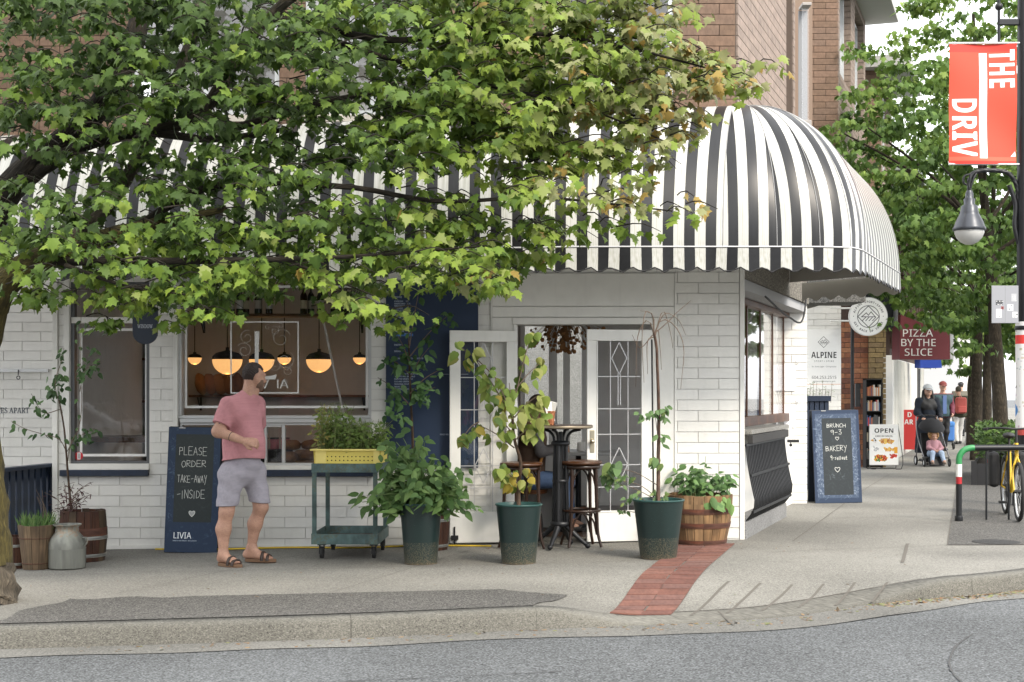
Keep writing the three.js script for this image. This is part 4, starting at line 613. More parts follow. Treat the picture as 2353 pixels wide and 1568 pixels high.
// ---- utility cart with seedling crate
{
  const a = [-1.498,1.164], p = G0(a), t = thing('utility_cart', 'chipped teal metal utility cart on castors carrying a yellow crate', 'cart', [p[0], p[1], p[2]], 0.0);
  const M1 = S([0.085, 0.15, 0.155], { roughness: 0.55, map: T.wear }), M2 = S([0.10, 0.175, 0.185], { roughness: 0.5, map: T.wear }), red = S([0.16, 0.055, 0.035], { roughness: 0.9, map: T.wear });
  const x0 = -0.31, x1 = 0.285, z1 = 0, z0 = -0.8, y0 = 0.13, yt = 0.86, lw = 0.042;
  t.rotation.y = -0.03;
  for (const [x, z] of [[x0, z1], [x1 - lw, z1], [x0, z0 + lw], [x1 - lw, z0 + lw]]) part(t, 'post', [bx(x, x + lw, y0, yt, z - 0.004, z), bx(x, x + 0.004, y0, yt, z - lw, z - 0.004)], M1);
  part(t, 'top_tray', [rb(x0 - 0.004, x1 + 0.004, yt - 0.08, yt, z1 + 0.001, z1 + 0.006, 0.002), rb(x0 - 0.004, x1 + 0.004, yt - 0.08, yt, z0 - 0.006, z0 - 0.001, 0.002), bx(x0 - 0.006, x0 - 0.001, yt - 0.08, yt, z0, z1), bx(x1 + 0.001, x1 + 0.006, yt - 0.08, yt, z0, z1), bx(x0, x1, yt - 0.012, yt - 0.004, z0, z1)], M2);
  part(t, 'bottom_tray', [rb(x0 - 0.004, x1 + 0.004, y0, y0 + 0.095, z1 + 0.001, z1 + 0.007, 0.002), rb(x0 - 0.004, x1 + 0.004, y0, y0 + 0.095, z0 - 0.007, z0 - 0.001, 0.002), bx(x0 - 0.007, x0 - 0.001, y0, y0 + 0.095, z0, z1), bx(x1 + 0.001, x1 + 0.007, y0, y0 + 0.095, z0, z1)], M2);
  part(t, 'tray_floor', bx(x0, x1, y0 + 0.01, y0 + 0.018, z0, z1), red);
  for (const [x, z] of [[x0 + 0.08, -0.06], [x1 - 0.04, -0.06], [x0 + 0.08, z0 + 0.08], [x1 - 0.04, z0 + 0.08]]) { const c = part(t, 'castor', [bx(x - 0.022, x - 0.017, 0.04, y0 - 0.012, z - 0.03, z + 0.03), bx(x + 0.017, x + 0.022, 0.04, y0 - 0.012, z - 0.03, z + 0.03), bx(x - 0.035, x + 0.035, y0 - 0.012, y0 - 0.001, z - 0.04, z + 0.04)], M.iron); part(c, 'wheel', mv(rz(new THREE.CylinderGeometry(0.053, 0.053, 0.028, 24), Math.PI / 2), x, 0.053, z), M.rubber); part(c, 'hub', mv(rz(new THREE.CylinderGeometry(0.018, 0.018, 0.034, 12), Math.PI / 2), x, 0.053, z), M.alu); }
  // crate
  const c = thing('plastic_crate', 'shallow yellow perforated plastic crate of herb seedlings on the cart', 'crate', [p[0] + 0.02, p[1] + yt + 0.001, p[2] - 0.22], -0.05); spots.crate = [p[0] + 0.02, p[1] + yt, p[2] - 0.22];
  const Y_ = S([0.72, 0.60, 0.13], { roughness: 0.45 }), Y2 = S([0.78, 0.66, 0.20], { roughness: 0.45 }), w = 0.3, d = 0.22, h = 0.115;
  const side = (wd, n) => { const s = new THREE.Shape([[-wd, 0], [wd, 0], [wd + 0.008, h], [-wd - 0.008, h]].map((q) => new THREE.Vector2(...q))); for (let r = 0; r < 2; r++) for (let i = 0; i < n; i++) { const hole = new THREE.Path(); hole.absarc(lerp(-wd * 0.72, wd * 0.88, i / (n - 1)), 0.028 + r * 0.034, 0.0065, 0, 6.3, true); s.holes.push(hole); } return new THREE.ExtrudeGeometry(s, { depth: 0.005, bevelEnabled: false, curveSegments: 6 }); };
  part(c, 'wall_panel', mv(side(w, 14), 0, 0, d - 0.005), Y_); part(c, 'wall_panel', mv(side(w, 14), 0, 0, -d), Y_); for (const s of [-1, 1]) part(c, 'wall_panel', mv(ry(side(d, 10), Math.PI / 2), s * w - 0.0025, 0, 0), Y_);
  part(c, 'rim', [rb(-w - 0.035, w + 0.035, h, h + 0.016, d - 0.008, d + 0.03, 0.004), rb(-w - 0.035, w + 0.035, h, h + 0.016, -d - 0.03, -d + 0.008, 0.004), rb(-w - 0.035, -w + 0.008, h + 0.0005, h + 0.0155, -d, d, 0.004), rb(w - 0.008, w + 0.035, h + 0.0005, h + 0.0155, -d, d, 0.004)], Y2);
  for (const [a, b] of [[-0.29, -0.19], [0.24, 0.295]]) part(c, 'rib', rb(a, b, 0.0, h, d + 0.0005, d + 0.012, 0.003), Y2);
  part(c, 'floor_panel', bx(-w, w, 0.001, 0.006, -d + 0.006, d - 0.006), Y_); part(c, 'soil', bx(-w + 0.01, w - 0.01, 0.006, 0.075, -d + 0.01, d - 0.01), M.soil);
}
// ---- high bistro table, stools, copper cup
{
  const p = G0([0.461,0.49]), t = thing('bar_table', 'high bistro table with round dark top and black cast-iron base by the door', 'table', [p[0], p[1], p[2]]); const H = 1.165;
  part(t, 'top', lathe([[0, H - 0.035], [0.29, H - 0.035], [0.305, H - 0.02], [0.305, H - 0.005], [0.3, H], [0, H]], 48), S([0.10, 0.062, 0.038], { roughness: 0.35, map: T.wood }));
  part(t, 'edge_band', lathe([[0.304, H - 0.028], [0.309, H - 0.026], [0.309, H - 0.008], [0.304, H - 0.006]], 48), S([0.3, 0.25, 0.18], { roughness: 0.4, metalness: 0.7 }));
  const c = []; for (let i = 0; i < 4; i++) { const a = i * Math.PI / 2 + 0.4, x = Math.cos(a) * 0.06, z = Math.sin(a) * 0.06; c.push(limb([[x * 1.15, 0.24, z * 1.15], [x, 0.6, z], [x * 0.95, 0.98, z * 0.95]], 0.021, 0.018, 10, 8, i, 0.02)); }
  part(t, 'column', [...c, rod([0, 0.2, 0], [0, 1.1, 0], 0.02), lathe([[0.085, 0.2], [0.1, 0.215], [0.1, 0.235], [0.085, 0.25]], 24), lathe([[0.08, 0.97], [0.092, 0.98], [0.092, 1.0], [0.07, 1.015]], 24), lathe([[0.075, 0.62], [0.082, 0.63], [0.075, 0.645]], 24)], M.iron);
  for (let i = 0; i < 4; i++) { const a = i * Math.PI / 2 + 0.4, cx = Math.cos(a), cz = Math.sin(a); part(t, 'bracket', tube([[cx * 0.06, 0.98, cz * 0.06], [cx * 0.075, 1.06, cz * 0.075], [cx * 0.12, 1.105, cz * 0.12], [cx * 0.2, 1.122, cz * 0.2]], 0.014, 14, 6), M.iron); part(t, 'foot', [limb([[cx * 0.04, 0.23, cz * 0.04], [cx * 0.11, 0.16, cz * 0.11], [cx * 0.2, 0.085, cz * 0.2], [cx * 0.27, 0.03, cz * 0.27]], 0.032, 0.018, 10, 8, i, 0.03), mv(new THREE.SphereGeometry(0.026, 10, 8), cx * 0.275, 0.027, cz * 0.275)], M.iron); }
  const u = thing('copper_cup', 'hammered copper cup stuffed with white menus on the high table', 'cup', [0.363, p[1] + H + 0.001, p[2] + 0.08]); part(u, 'cup', lathe([[0, 0], [0.038, 0], [0.035, 0.01], [0.047, 0.13], [0.049, 0.132], [0.044, 0.13], [0.033, 0.014], [0, 0.012]], 24), S([0.55, 0.22, 0.11], { metalness: 0.85, roughness: 0.38, bumpMap: T.paintBump, bumpScale: 0.01 }));
  for (let i = 0; i < 6; i++) { const g = rb(-0.035, 0.035, 0, 0.19, -0.0015, 0.0015, 0.001); g.rotateZ((i - 2.5) * 0.12); g.rotateY((i % 3 - 1) * 0.5); part(u, 'menu_sheet', mv(g, (i - 2.5) * 0.006, 0.03, (i % 3 - 1) * 0.012), M.white); }
  const sm = [S([0.055, 0.026, 0.014], { roughness: 0.32, map: T.wood }), S([0.17, 0.075, 0.03], { roughness: 0.35, map: T.wood })];
  const stool = (p, turn, label) => {
    const s = thing('bentwood_stool', label, 'stool', p, turn, 'bentwood stools'); const h = 0.82;
    part(s, 'seat', [lathe([[0, h - 0.006], [0.14, h - 0.008], [0.165, h], [0.198, h - 0.004], [0.205, h - 0.02], [0.198, h - 0.036], [0.17, h - 0.04], [0, h - 0.036]], 40)], sm[1]);
    part(s, 'seat_ring', lathe([[0.15, h - 0.041], [0.183, h - 0.041], [0.183, h - 0.075], [0.16, h - 0.075]], 40), sm[0]);
    for (let i = 0; i < 4; i++) { const a = i * Math.PI / 2 + Math.PI / 4, cx = Math.cos(a), cz = Math.sin(a), q = (r, y) => [cx * r, y, cz * r]; part(s, 'leg', limb([q(0.165, h - 0.05), q(0.168, 0.55), q(0.178, 0.28), q(0.19, 0.12), q(0.225, 0.004)], 0.0185, 0.014, 18, 9, i, 0), sm[0]); }
    const ring = []; for (let i = 0; i <= 32; i++) { const a = i / 32 * 6.2832; ring.push([Math.cos(a) * 0.182, 0.345, Math.sin(a) * 0.182]); } part(s, 'foot_ring', [tube(ring, 0.014, 64, 8)], sm[0]);
    for (let i = 0; i < 4; i++) { const a = i * Math.PI / 2 + Math.PI / 4, b = a + Math.PI / 2, arch = (r, y0, y1) => { const o = []; for (let k = 0; k <= 10; k++) { const t = k / 10, f = Math.sin(t * Math.PI), x = lerp(Math.cos(a), Math.cos(b), t) * r, z = lerp(Math.sin(a), Math.sin(b), t) * r; o.push([x, y0 + (y1 - y0) * Math.pow(f, 0.5), z]); } return tube(o, 0.0095, 24, 6); }; part(s, 'brace_arch', arch(0.158, 0.58, h - 0.075), sm[0]); part(s, 'brace_arch', arch(0.172, 0.12, 0.325), sm[0]); }
    return s;
  };
  const a = G0([0.659,0.414]), b = G0([0.088,0.549]); stool([a[0], a[1], a[2]], 0.2, 'dark bentwood stool with golden seat, uncovered, right under the high table'); stool([b[0], b[1], b[2]], 0.5, 'dark bentwood stool behind the pot with the yellow-leaved sapling');
}
// ---- yellow hose along the wall
{ const h = mesh('garden_hose', tube([[-3.45, 0.025, 0.25], [-2.9, 0.03, 0.32], [-2.2, 0.035, 0.2], [-1.5, 0.045, 0.3], [-0.9, 0.055, 0.22], [-0.2, 0.06, 0.3]], 0.009, 60, 6), S([0.6, 0.42, 0.03], { roughness: 0.5 })); tag(h, 'thin yellow hose lying along the foot of the white wall', 'hose'); }
// ================================================================= left neighbour: set-back wall, fence
{
  const d = 15.55, zf = -1.55, t = thing('annex_wall', 'set-back white painted brick wall lettered TES APART beside the fence', 'wall');
  part(t, 'core', bx(-8, -4.932, -0.2, 3.2, zf - 0.3, zf - 0.011), M.joint);
  const B = []; bricksIn(B, -8, -4.941, -0.05, 3.2, zf, COURSE, HALF, -5.156, 0.313 + COURSE * 6); B.forEach((b) => { b.w = b.xa < -6.2 ? 0.01 : 1; }); layBricks(B, t, 'painted_brick', brickMats, 150);
  const o = part(t, 'lettering', letters('TES APART', 'serif_regular', 0.062, 0.352, 0.003), S([0.03, 0.05, 0.08])); o.position.set(-5.636, 1.312, zf + 0.001);
  part(t, 'rail', [rb(-8, -5.056, 1.759, 1.797, zf + 0.02, zf + 0.07, 0.004)], M.alu); part(t, 'hook', [tube([[-5.374, 1.786, zf + 0.08], [-5.374, 1.729, zf + 0.08]], 0.006, 4, 5), mv(new THREE.TorusGeometry(0.018, 0.005, 6, 12), -5.374, 1.701, zf + 0.08)], M.iron);
  const f = thing('slat_fence', 'navy painted slat fence in front of the set-back white wall', 'fence'); const A = [-4.843, 1.2], Bq = [-4.595, -0.2];
  const at = (u) => [lerp(A[0], Bq[0], u), lerp(A[1], Bq[1], u)], turn = Math.atan2(-(Bq[1] - A[1]), Bq[0] - A[0]), L = Math.hypot(Bq[0] - A[0], Bq[1] - A[1]);
  for (let i = 0; i < 12; i++) { const u = (i + 0.5) / 12, [x, z] = at(u); part(f, 'slat', (() => { const g = rb(-0.042, 0.042, 0.1, 0.8, -0.011, 0.011, 0.003); g.rotateY(turn); return mv(g, x, 0, z); })(), M.navy); }
  for (const [y0, y1, w] of [[0.8, 0.835, 0.1], [0.7, 0.79, 0.03], [0.14, 0.22, 0.03]]) { const g = rb(-L / 2, L / 2, y0, y1, -w / 2 - (w < 0.05 ? 0.027 : 0), w / 2 - (w < 0.05 ? 0.027 : 0), 0.004); g.rotateY(turn); const m = at(0.5); part(f, 'rail', mv(g, m[0], 0, m[1]), M.navy); }
  for (const u of [0.005, 0.985]) { const [x, z] = at(u); part(f, 'post', rb(x - 0.045, x + 0.045, -0.03, 0.798, z - 0.045, z + 0.045, 0.004), M.navy); }
}
// ================================================================= side street frontages
const sideRot = Math.atan2(-UZ, UX);
const along = (x, z, s, out = 0) => [x + UX * s + NX * out, z + UZ * s + NZ * out];
{
  const t = thing('brown_bay_building', 'brown brick building bays with large windows and deep eaves along the side street', 'building');
  const z2 = -10, xa = 4.873, xb = 5.512, Y1 = 8.9;
  const frontFace = (x0, x1, y0, y1, z, mats, ox) => { part(t, 'bay_core', bx(x0, x1 - 0.015, y0, y1, z - 0.4, z - 0.014), M.clayJoint); const B = []; bricksIn(B, x0, x1, y0, y1, z, COURSE, HALF, ox, 2.66, 0.009); B.forEach((b) => { b.w = b.yb < 8.6 ? 1 : 0.01; }); return B; };
  const F = frontFace(xa, xb, 3.02, Y1, z2, clayMats, 5.3);
  layBricks(F, t, 'clay_brick', clayMats, 220);
  // flank of the second bay: courses with window openings
  const flank = (x, z, len, y0, y1, wins, m) => {
    const g = new THREE.Group(); g.name = 'flank_wall'; t.add(g); g.position.set(x, 0, z); g.rotation.y = sideRot; part(g, 'core', bx(0, len, y0, y1, -0.5, -0.3), M.clayJoint);
    for (let y = y0; y < y1 - 0.02; y += COURSE) { let s = [[0, len]]; for (const w of wins) if (y > w[2] && y < w[3]) s = s.flatMap(([a, b]) => [[a, Math.min(b, w[0])], [Math.max(a, w[1]), b]].filter(([c, d]) => d - c > 0.03)); for (const [a, b] of s) part(g, 'brick_course', bx(a, b, y + 0.003, y + COURSE - 0.006, -0.3, 0), m); }
    for (const w of wins) { const q = part(g, 'window', frameOf(w[0], w[1], w[2] + 0.1, w[3], 0.05, -0.2, -0.12), M.alu); part(q, 'pane', bx(w[0] + 0.04, w[1] - 0.04, w[2] + 0.14, w[3] - 0.04, -0.165, -0.16), M.glass); part(q, 'blind', bx(w[0], w[1], w[2] + 0.1, w[3], -0.26, -0.25), S([0.30, 0.33, 0.34])); }
  };
  const tan = S([0.31, 0.24, 0.195], { map: T.brickg, roughness: 0.9 });
  flank(xb, z2, 4.54, 3.3, Y1, [[0.2, 1.9, 6.9, 8.7], [2.6, 4.2, 6.6, 8.7], [0.3, 1.6, 3.4, 4.7], [2.6, 4.2, 3.3, 4.9]], tan);
  part(t, 'window_panel', bx(4.328, 4.431, 5.585, 7.282, -7.21, -7.2), M.glass); part(t, 'grey_pane_backing', bx(4.315, 4.45, 5.585, 7.282, -7.42, -7.4), S([0.2, 0.205, 0.21])); part(t, 'panel_sill', rb(4.315, 4.45, 5.431, 5.582, -7.4, -7.1, 0.01), S([0.3, 0.28, 0.26])); part(t, 'panel_head', rb(4.315, 4.45, 7.285, 7.333, -7.4, -7.1, 0.01), S([0.3, 0.28, 0.26]));  // grey sheet added behind the glass so the window looks dark
  part(t, 'orange_panel', bx(4.418, 4.576, 5.024, 5.497, -7.6, -7.5), S([0.42, 0.20, 0.12], { map: T.brickg }));
  part(t, 'bay_return', bx(4.413, 4.693, 3, 8.9, -8.6, -8.2), S([0.20, 0.14, 0.10]));
  const soff = S([0.42, 0.42, 0.40]); const eave = (x, z, len, out, y, back) => { const p = [along(x, z, -0.4, -back), along(x, z, -0.4, out), along(x, z, len, out), along(x, z, len, -back)]; const g = extr(p.map((q) => [q[0], -q[1]]), 0.22); g.rotateX(-Math.PI / 2); g.translate(0, y, 0); part(t, 'eave', boxUV(g), soff); };
  eave(xb, z2, 4.8, 0.62, 8.9, 1.2);
  const z3 = -15, xc = 7.175, xd = 7.538;
  const F3 = frontFace(xc, xd, 3.0, 8.1, z3, clayMats, 7.3); layBricks(F3, t, 'clay_brick', clayMats, 80);
  flank(xd, z3, 2.6, 3.0, 8.1, [[0.3, 2.1, 6.0, 7.9], [0.3, 2.1, 3.3, 5.0]], tan); eave(xd, z3, 2.9, 0.6, 8.1, 1.2);
  // painted ground floor with printed clinic panel
  const wp = thing('painted_shop_wall', 'white painted brick wall carrying the printed clinic panel on the side street', 'wall'); const w0 = 4.873, w1 = 5.556;
  part(wp, 'core', bx(w0, w1 - 0.01, -0.1, 3.02, z2 - 0.4, z2 - 0.011), M.joint); const B = []; bricksIn(B, w0, w1, 0, 3.02, z2, COURSE, HALF, 5.3, 2.66); layBricks(B, wp, 'painted_brick', brickMats, 120);
  const logo = (g, x, y, s, lw) => { g.lineWidth = lw; g.strokeStyle = '#1c1c1c'; g.lineJoin = 'miter'; g.beginPath(); g.moveTo(x, y - s); g.lineTo(x + s, y); g.lineTo(x, y + s); g.lineTo(x - s, y); g.closePath(); g.stroke(); g.beginPath(); g.moveTo(x - s * 0.62, y); g.lineTo(x - s * 0.2, y - s * 0.35); g.lineTo(x, y - s * 0.12); g.lineTo(x + s * 0.25, y - s * 0.45); g.lineTo(x + s * 0.62, y); g.stroke(); for (let i = 0; i < 4; i++) { const k = -0.55 + i * 0.32; g.beginPath(); g.moveTo(x + s * (k + 0.3), y + s * 0.05); g.lineTo(x + s * (k - 0.05), y + s * 0.42); g.stroke(); } g.beginPath(); g.moveTo(x - s * 0.7, y + s * 0.02); g.lineTo(x + s * 0.7, y + s * 0.02); g.stroke(); };
  const tex = cvs(512, 900, (g) => { g.fillStyle = '#e9e9e6'; g.fillRect(0, 0, 512, 900); logo(g, 250, 190, 84, 6); g.fillStyle = '#161616'; g.textAlign = 'center'; g.font = 'bold 128px sans-serif'; g.save(); g.translate(256, 430); g.scale(0.86, 1); g.fillText('ALPINE', 0, 0); g.restore(); g.font = '32px sans-serif'; g.fillText('S P O R T  +  S P I N E', 256, 490); g.font = '28px sans-serif'; g.fillStyle = '#444'; g.fillText('Dr. Karen Jager · Chiropractor', 256, 570); g.fillStyle = '#222'; g.font = '62px sans-serif'; g.fillText('604.253.2515', 256, 745); g.font = '30px sans-serif'; g.fillStyle = '#555'; g.fillText('alpinesportandspine.com', 256, 792); g.fillStyle = '#d8a184'; g.fillRect(0, 822, 512, 8); });
  const pw = 0.573, ph = pw * 900 / 512, pn = part(wp, 'printed_panel', new THREE.PlaneGeometry(pw, ph), new THREE.MeshStandardMaterial({ map: tex, roughness: 0.6 })); pn.position.set(5.269, 2.093, z2 + 0.006);
  // round projecting sign
  const rs = thing('round_sign', 'round white projecting sign with black mountain emblem above the bookcase', 'sign', [5.911, 2.792, -9.6]); const rad = 0.32;
  part(rs, 'disc', rx(new THREE.CylinderGeometry(rad, rad, 0.06, 48), Math.PI / 2), S([0.62, 0.62, 0.60], { roughness: 0.5 }));
  const rt = cvs(512, 512, (g) => { g.fillStyle = '#e4e4e0'; g.fillRect(0, 0, 512, 512); g.translate(256, 256); g.strokeStyle = '#1c1c1c'; g.lineWidth = 9; g.beginPath(); g.arc(0, 0, 150, 0, 7); g.stroke(); g.strokeStyle = '#1c1c1c'; logo(g, 0, 0, 146, 10); const ring = (s, a0, a1, flip) => { g.fillStyle = '#222'; g.font = 'bold 40px sans-serif'; g.textAlign = 'center'; [...s].forEach((c, i) => { const a = lerp(a0, a1, i / (s.length - 1)); g.save(); g.rotate(a); g.translate(0, flip ? 218 : -190); g.fillText(c, 0, 0); g.restore(); }); }; ring('• ALPINE SPORT+SPINE •', -1.55, 1.55, false); ring('GET BACK UP THERE', 1.15, -1.15, true); });
  const fc = part(rs, 'emblem', new THREE.CircleGeometry(rad - 0.012, 48), new THREE.MeshStandardMaterial({ map: rt, roughness: 0.5 })); fc.position.z = 0.0325;
  for (const y of [0.14, -0.07]) part(rs, 'arm', rod([-0.31 - (y > 0 ? -0.03 : 0), y, 0], [-0.62, y, -0.02], 0.014), M.white);
  // bay three ground floor: orange and buff brick
  const ob = thing('orange_brick_shopfront', 'orange and buff brick shopfront wall behind the open board', 'wall'); const o0 = 6.509, o1 = 7.313, o2 = 7.644, z4 = -15.2;
  part(ob, 'core', bx(o0, o2 - 0.01, -0.1, 3.0, z4 - 0.3, z4 - 0.012), M.clayJoint); let C = []; bricksIn(C, o0, o1, 0.0, 3.0, z4, COURSE, HALF * 0.8, 7, 2.66, 0.012); layBricks(C, ob, 'orange_brick', [[0.42, 0.17, 0.085], [0.36, 0.14, 0.075], [0.22, 0.09, 0.06], [0.46, 0.21, 0.11]].map((c) => S(c, { map: T.brickg })), 300); C = []; bricksIn(C, o1 + 0.01, o2, 0, 3.0, z4 + 0.15, COURSE, HALF * 0.8, 7.1, 2.66, 0.012, 0.16); layBricks(C, ob, 'buff_brick', [[0.38, 0.27, 0.12], [0.33, 0.235, 0.11], [0.30, 0.21, 0.11]].map((c) => S(c, { map: T.brickg })), 200);
  const bk = thing('bookcase', 'small dark bookcase of books against the buff brick pier', 'bookcase', [7.278, 0.02, -14.55]); const bw = 0.17;
  part(bk, 'case', [bx(-bw, -bw + 0.02, 0, 1.78, -0.25, 0), bx(bw - 0.02, bw, 0, 1.78, -0.25, 0), bx(-bw, bw, 1.76, 1.785, -0.25, 0.002), bx(-bw + 0.02, bw - 0.02, 0, 1.76, -0.25, -0.24)], M.dark); const q = rng(5), bc = [[0.4, 0.05, 0.05], [0.5, 0.48, 0.42], [0.06, 0.1, 0.2], [0.45, 0.4, 0.3], [0.08, 0.08, 0.08], [0.3, 0.1, 0.06], [0.55, 0.53, 0.5], [0.5, 0.2, 0.08]].map((c) => S(c));
  for (const y of [0.15, 0.5, 0.82, 1.12, 1.42]) { part(bk, 'shelf', bx(-bw + 0.02, bw - 0.02, y, y + 0.02, -0.24, -0.004), M.dark); let x = -bw + 0.024; while (x < bw - 0.06) { const w = 0.016 + q() * 0.02, h = 0.16 + q() * 0.07; part(bk, 'book', bx(x, x + w - 0.002, y + 0.021, y + 0.021 + h, -0.16, -0.015), bc[Math.floor(q() * 8)]); x += w; } }
  const po = mesh('sign_post', [rod([6.585, 0.05, -13.5], [6.585, 3.6, -13.5], 0.035), bx(6.644, 6.728, 1.255, 1.701, -13.55, -13.45), rod([6.585, 0.9, -13.5], [6.66, 0.9, -13.5], 0.02)], M.black); tag(po, 'thin black post before the orange brick wall', 'post');
  const ba = thing('black_awning', 'folded black canvas awning behind the round sign', 'awning', [0, 0, 0]); part(ba, 'canvas', [bx(6.672, 7.299, 2.773, 3.5, -13.9, -13.2)], S([0.01, 0.012, 0.015], { roughness: 0.7 })); part(ba, 'side_flap', rb(7.299, 7.366, 2.806, 3.615, -13.8, -13.1, 0.03), S([0.16, 0.16, 0.165], { roughness: 0.4 }));
  // building four: dark brown brick over white boarded shopfront with maroon awning
  const b4 = thing('dark_brick_building', 'dark brown building with sloping eave over a white boarded shopfront', 'building'); const x4 = 8.391, z5 = -17.5, dk = S([0.075, 0.045, 0.032], { map: T.brickg }), org = S([0.25, 0.09, 0.04], { map: T.brickg });
  { const g = new THREE.Group(); g.name = 'wall'; b4.add(g); g.position.set(x4, 0, z5); g.rotation.y = sideRot; part(g, 'dark_core', bx(0, 16, 2.3, 6.4, -3, -0.02), dk); for (let i = 0; i < 16; i++) part(g, 'pilaster', bx(i, i + 0.14, 2.5, 6.2, -0.02, 0.06), dk); for (let i = 0; i < 40; i++) part(g, 'brick_patch', bx((i * 0.43) % 16, (i * 0.43) % 16 + 0.28, 2.6 + (i * 0.71) % 3.4, 2.78 + (i * 0.71) % 3.4, -0.02, 0.01), org); part(g, 'eave', rb(-0.3, 16, 6.4, 6.62, -3, 0.6, 0.02), S([0.28, 0.31, 0.29])); part(g, 'board_wall', bx(0.2, 12, -0.1, 2.3, -0.4, 0.0), M.white); for (let i = 0; i < 26; i++) part(g, 'batten', bx(0.3 + i * 0.45, 0.35 + i * 0.45, 0, 2.28, 0, 0.03), M.whiteB); part(g, 'corner_pilaster', rb(-0.06, 0.2, -0.1, 2.35, -0.4, 0.05, 0.01), M.white); part(g, 'doorway', [bx(8.6, 9.8, 0, 2.2, -0.1, 0.034)], M.dark); }
  const pz = thing('maroon_awning', 'maroon box awning lettered PIZZA BY THE SLICE over the white shopfront', 'awning', [8.166, 2.229, -16]);
  const u = (px) => (px - 2066) * 30 / 3268, v = (py) => (826 - py) * 30 / 3268;
  part(pz, 'side_panel', extr([[u(2066), v(826)], [u(2181), v(826)], [u(2180), v(766)], [u(2150), v(756)], [u(2068), v(724)]], 0.08), S([0.13, 0.014, 0.018], { roughness: 0.55 })); part(pz, 'front_edge', rb(u(2181), u(2190), v(826), v(768), -0.6, 0.08, 0.01), S([0.45, 0.45, 0.45], { roughness: 0.4 }));
  part(pz, 'cover', extr([[u(2066), v(826)], [u(2181), v(826)], [u(2180), v(766)], [u(2150), v(756)], [u(2068), v(724)]], 0.55).translate(0, 0, -0.56), S([0.11, 0.012, 0.016], { roughness: 0.55 }));
  [['PIZZA', 2073, 2142, 774], ['BY THE', 2069, 2148, 796], ['SLICE', 2077, 2140, 818]].forEach(([s, a, b, y]) => { const o = part(pz, 'lettering', letters(s, 'sans_regular', 0.151, u(b) - u(a), 0.004), M.white); o.position.set(u(a), v(y), 0.081); });
  const bl = mesh('blue_awning', [extr([[0, 0], [0.55, 0], [0.5, 0.35], [0, 0.5]], 0.5)], S([0.02, 0.06, 0.35])); bl.position.set(10.283, 2.145, -22.3); tag(bl, 'small bright blue awning past the maroon awning', 'awning');
  const fg = thing('navy_gate', 'navy slatted gate enclosure behind the brunch chalkboard', 'gate', [0, 0, -6.9]); const g0 = 4.307, g1 = 4.665, gt = 1.486;
  for (let i = 0; i < 5; i++) { const x = lerp(g0, g1 - 0.065, i / 4); part(fg, 'slat', rb(x, x + 0.06, 0.11, gt - 0.08, -0.02, 0, 0.003), M.navy); } part(fg, 'top_rail', rb(g0 - 0.02, g1 + 0.02, gt - 0.08, gt, -0.06, 0.03, 0.004), M.navy); part(fg, 'mid_rail', rb(g0, g1, 0.62, 0.7, -0.045, -0.021, 0.003), M.navy); part(fg, 'backing', bx(g0, g1, 0.11, gt - 0.08, -0.07, -0.05), S([0.008, 0.015, 0.03]));
  // far end of the street
  const fb = thing('pale_far_building', 'pale sunlit building closing the far end of the side street', 'building'); part(fb, 'wall', bx(18, 34, -0.2, 7, -92, -90), S([0.6, 0.58, 0.54])); for (let i = 0; i < 6; i++) for (let j = 0; j < 2; j++) part(fb, 'window', bx(19 + i * 2.4, 20.4 + i * 2.4, 1 + j * 3, 2.6 + j * 3, -90, -89.97), S([0.08, 0.09, 0.1], { roughness: 0.2 }));
  const fr = thing('grey_far_building', 'grey building further along the side street behind the trees', 'building'); part(fr, 'wall', bx(16.5, 19.5, -0.2, 9, -62, -48), S([0.42, 0.43, 0.44])); for (let i = 0; i < 5; i++) for (let j = 0; j < 3; j++) part(fr, 'window', bx(19.5, 19.53, 1 + j * 2.8, 2.5 + j * 2.8, -61 + i * 2.6, -59.6 + i * 2.6), S([0.06, 0.07, 0.08], { roughness: 0.2 }));
}
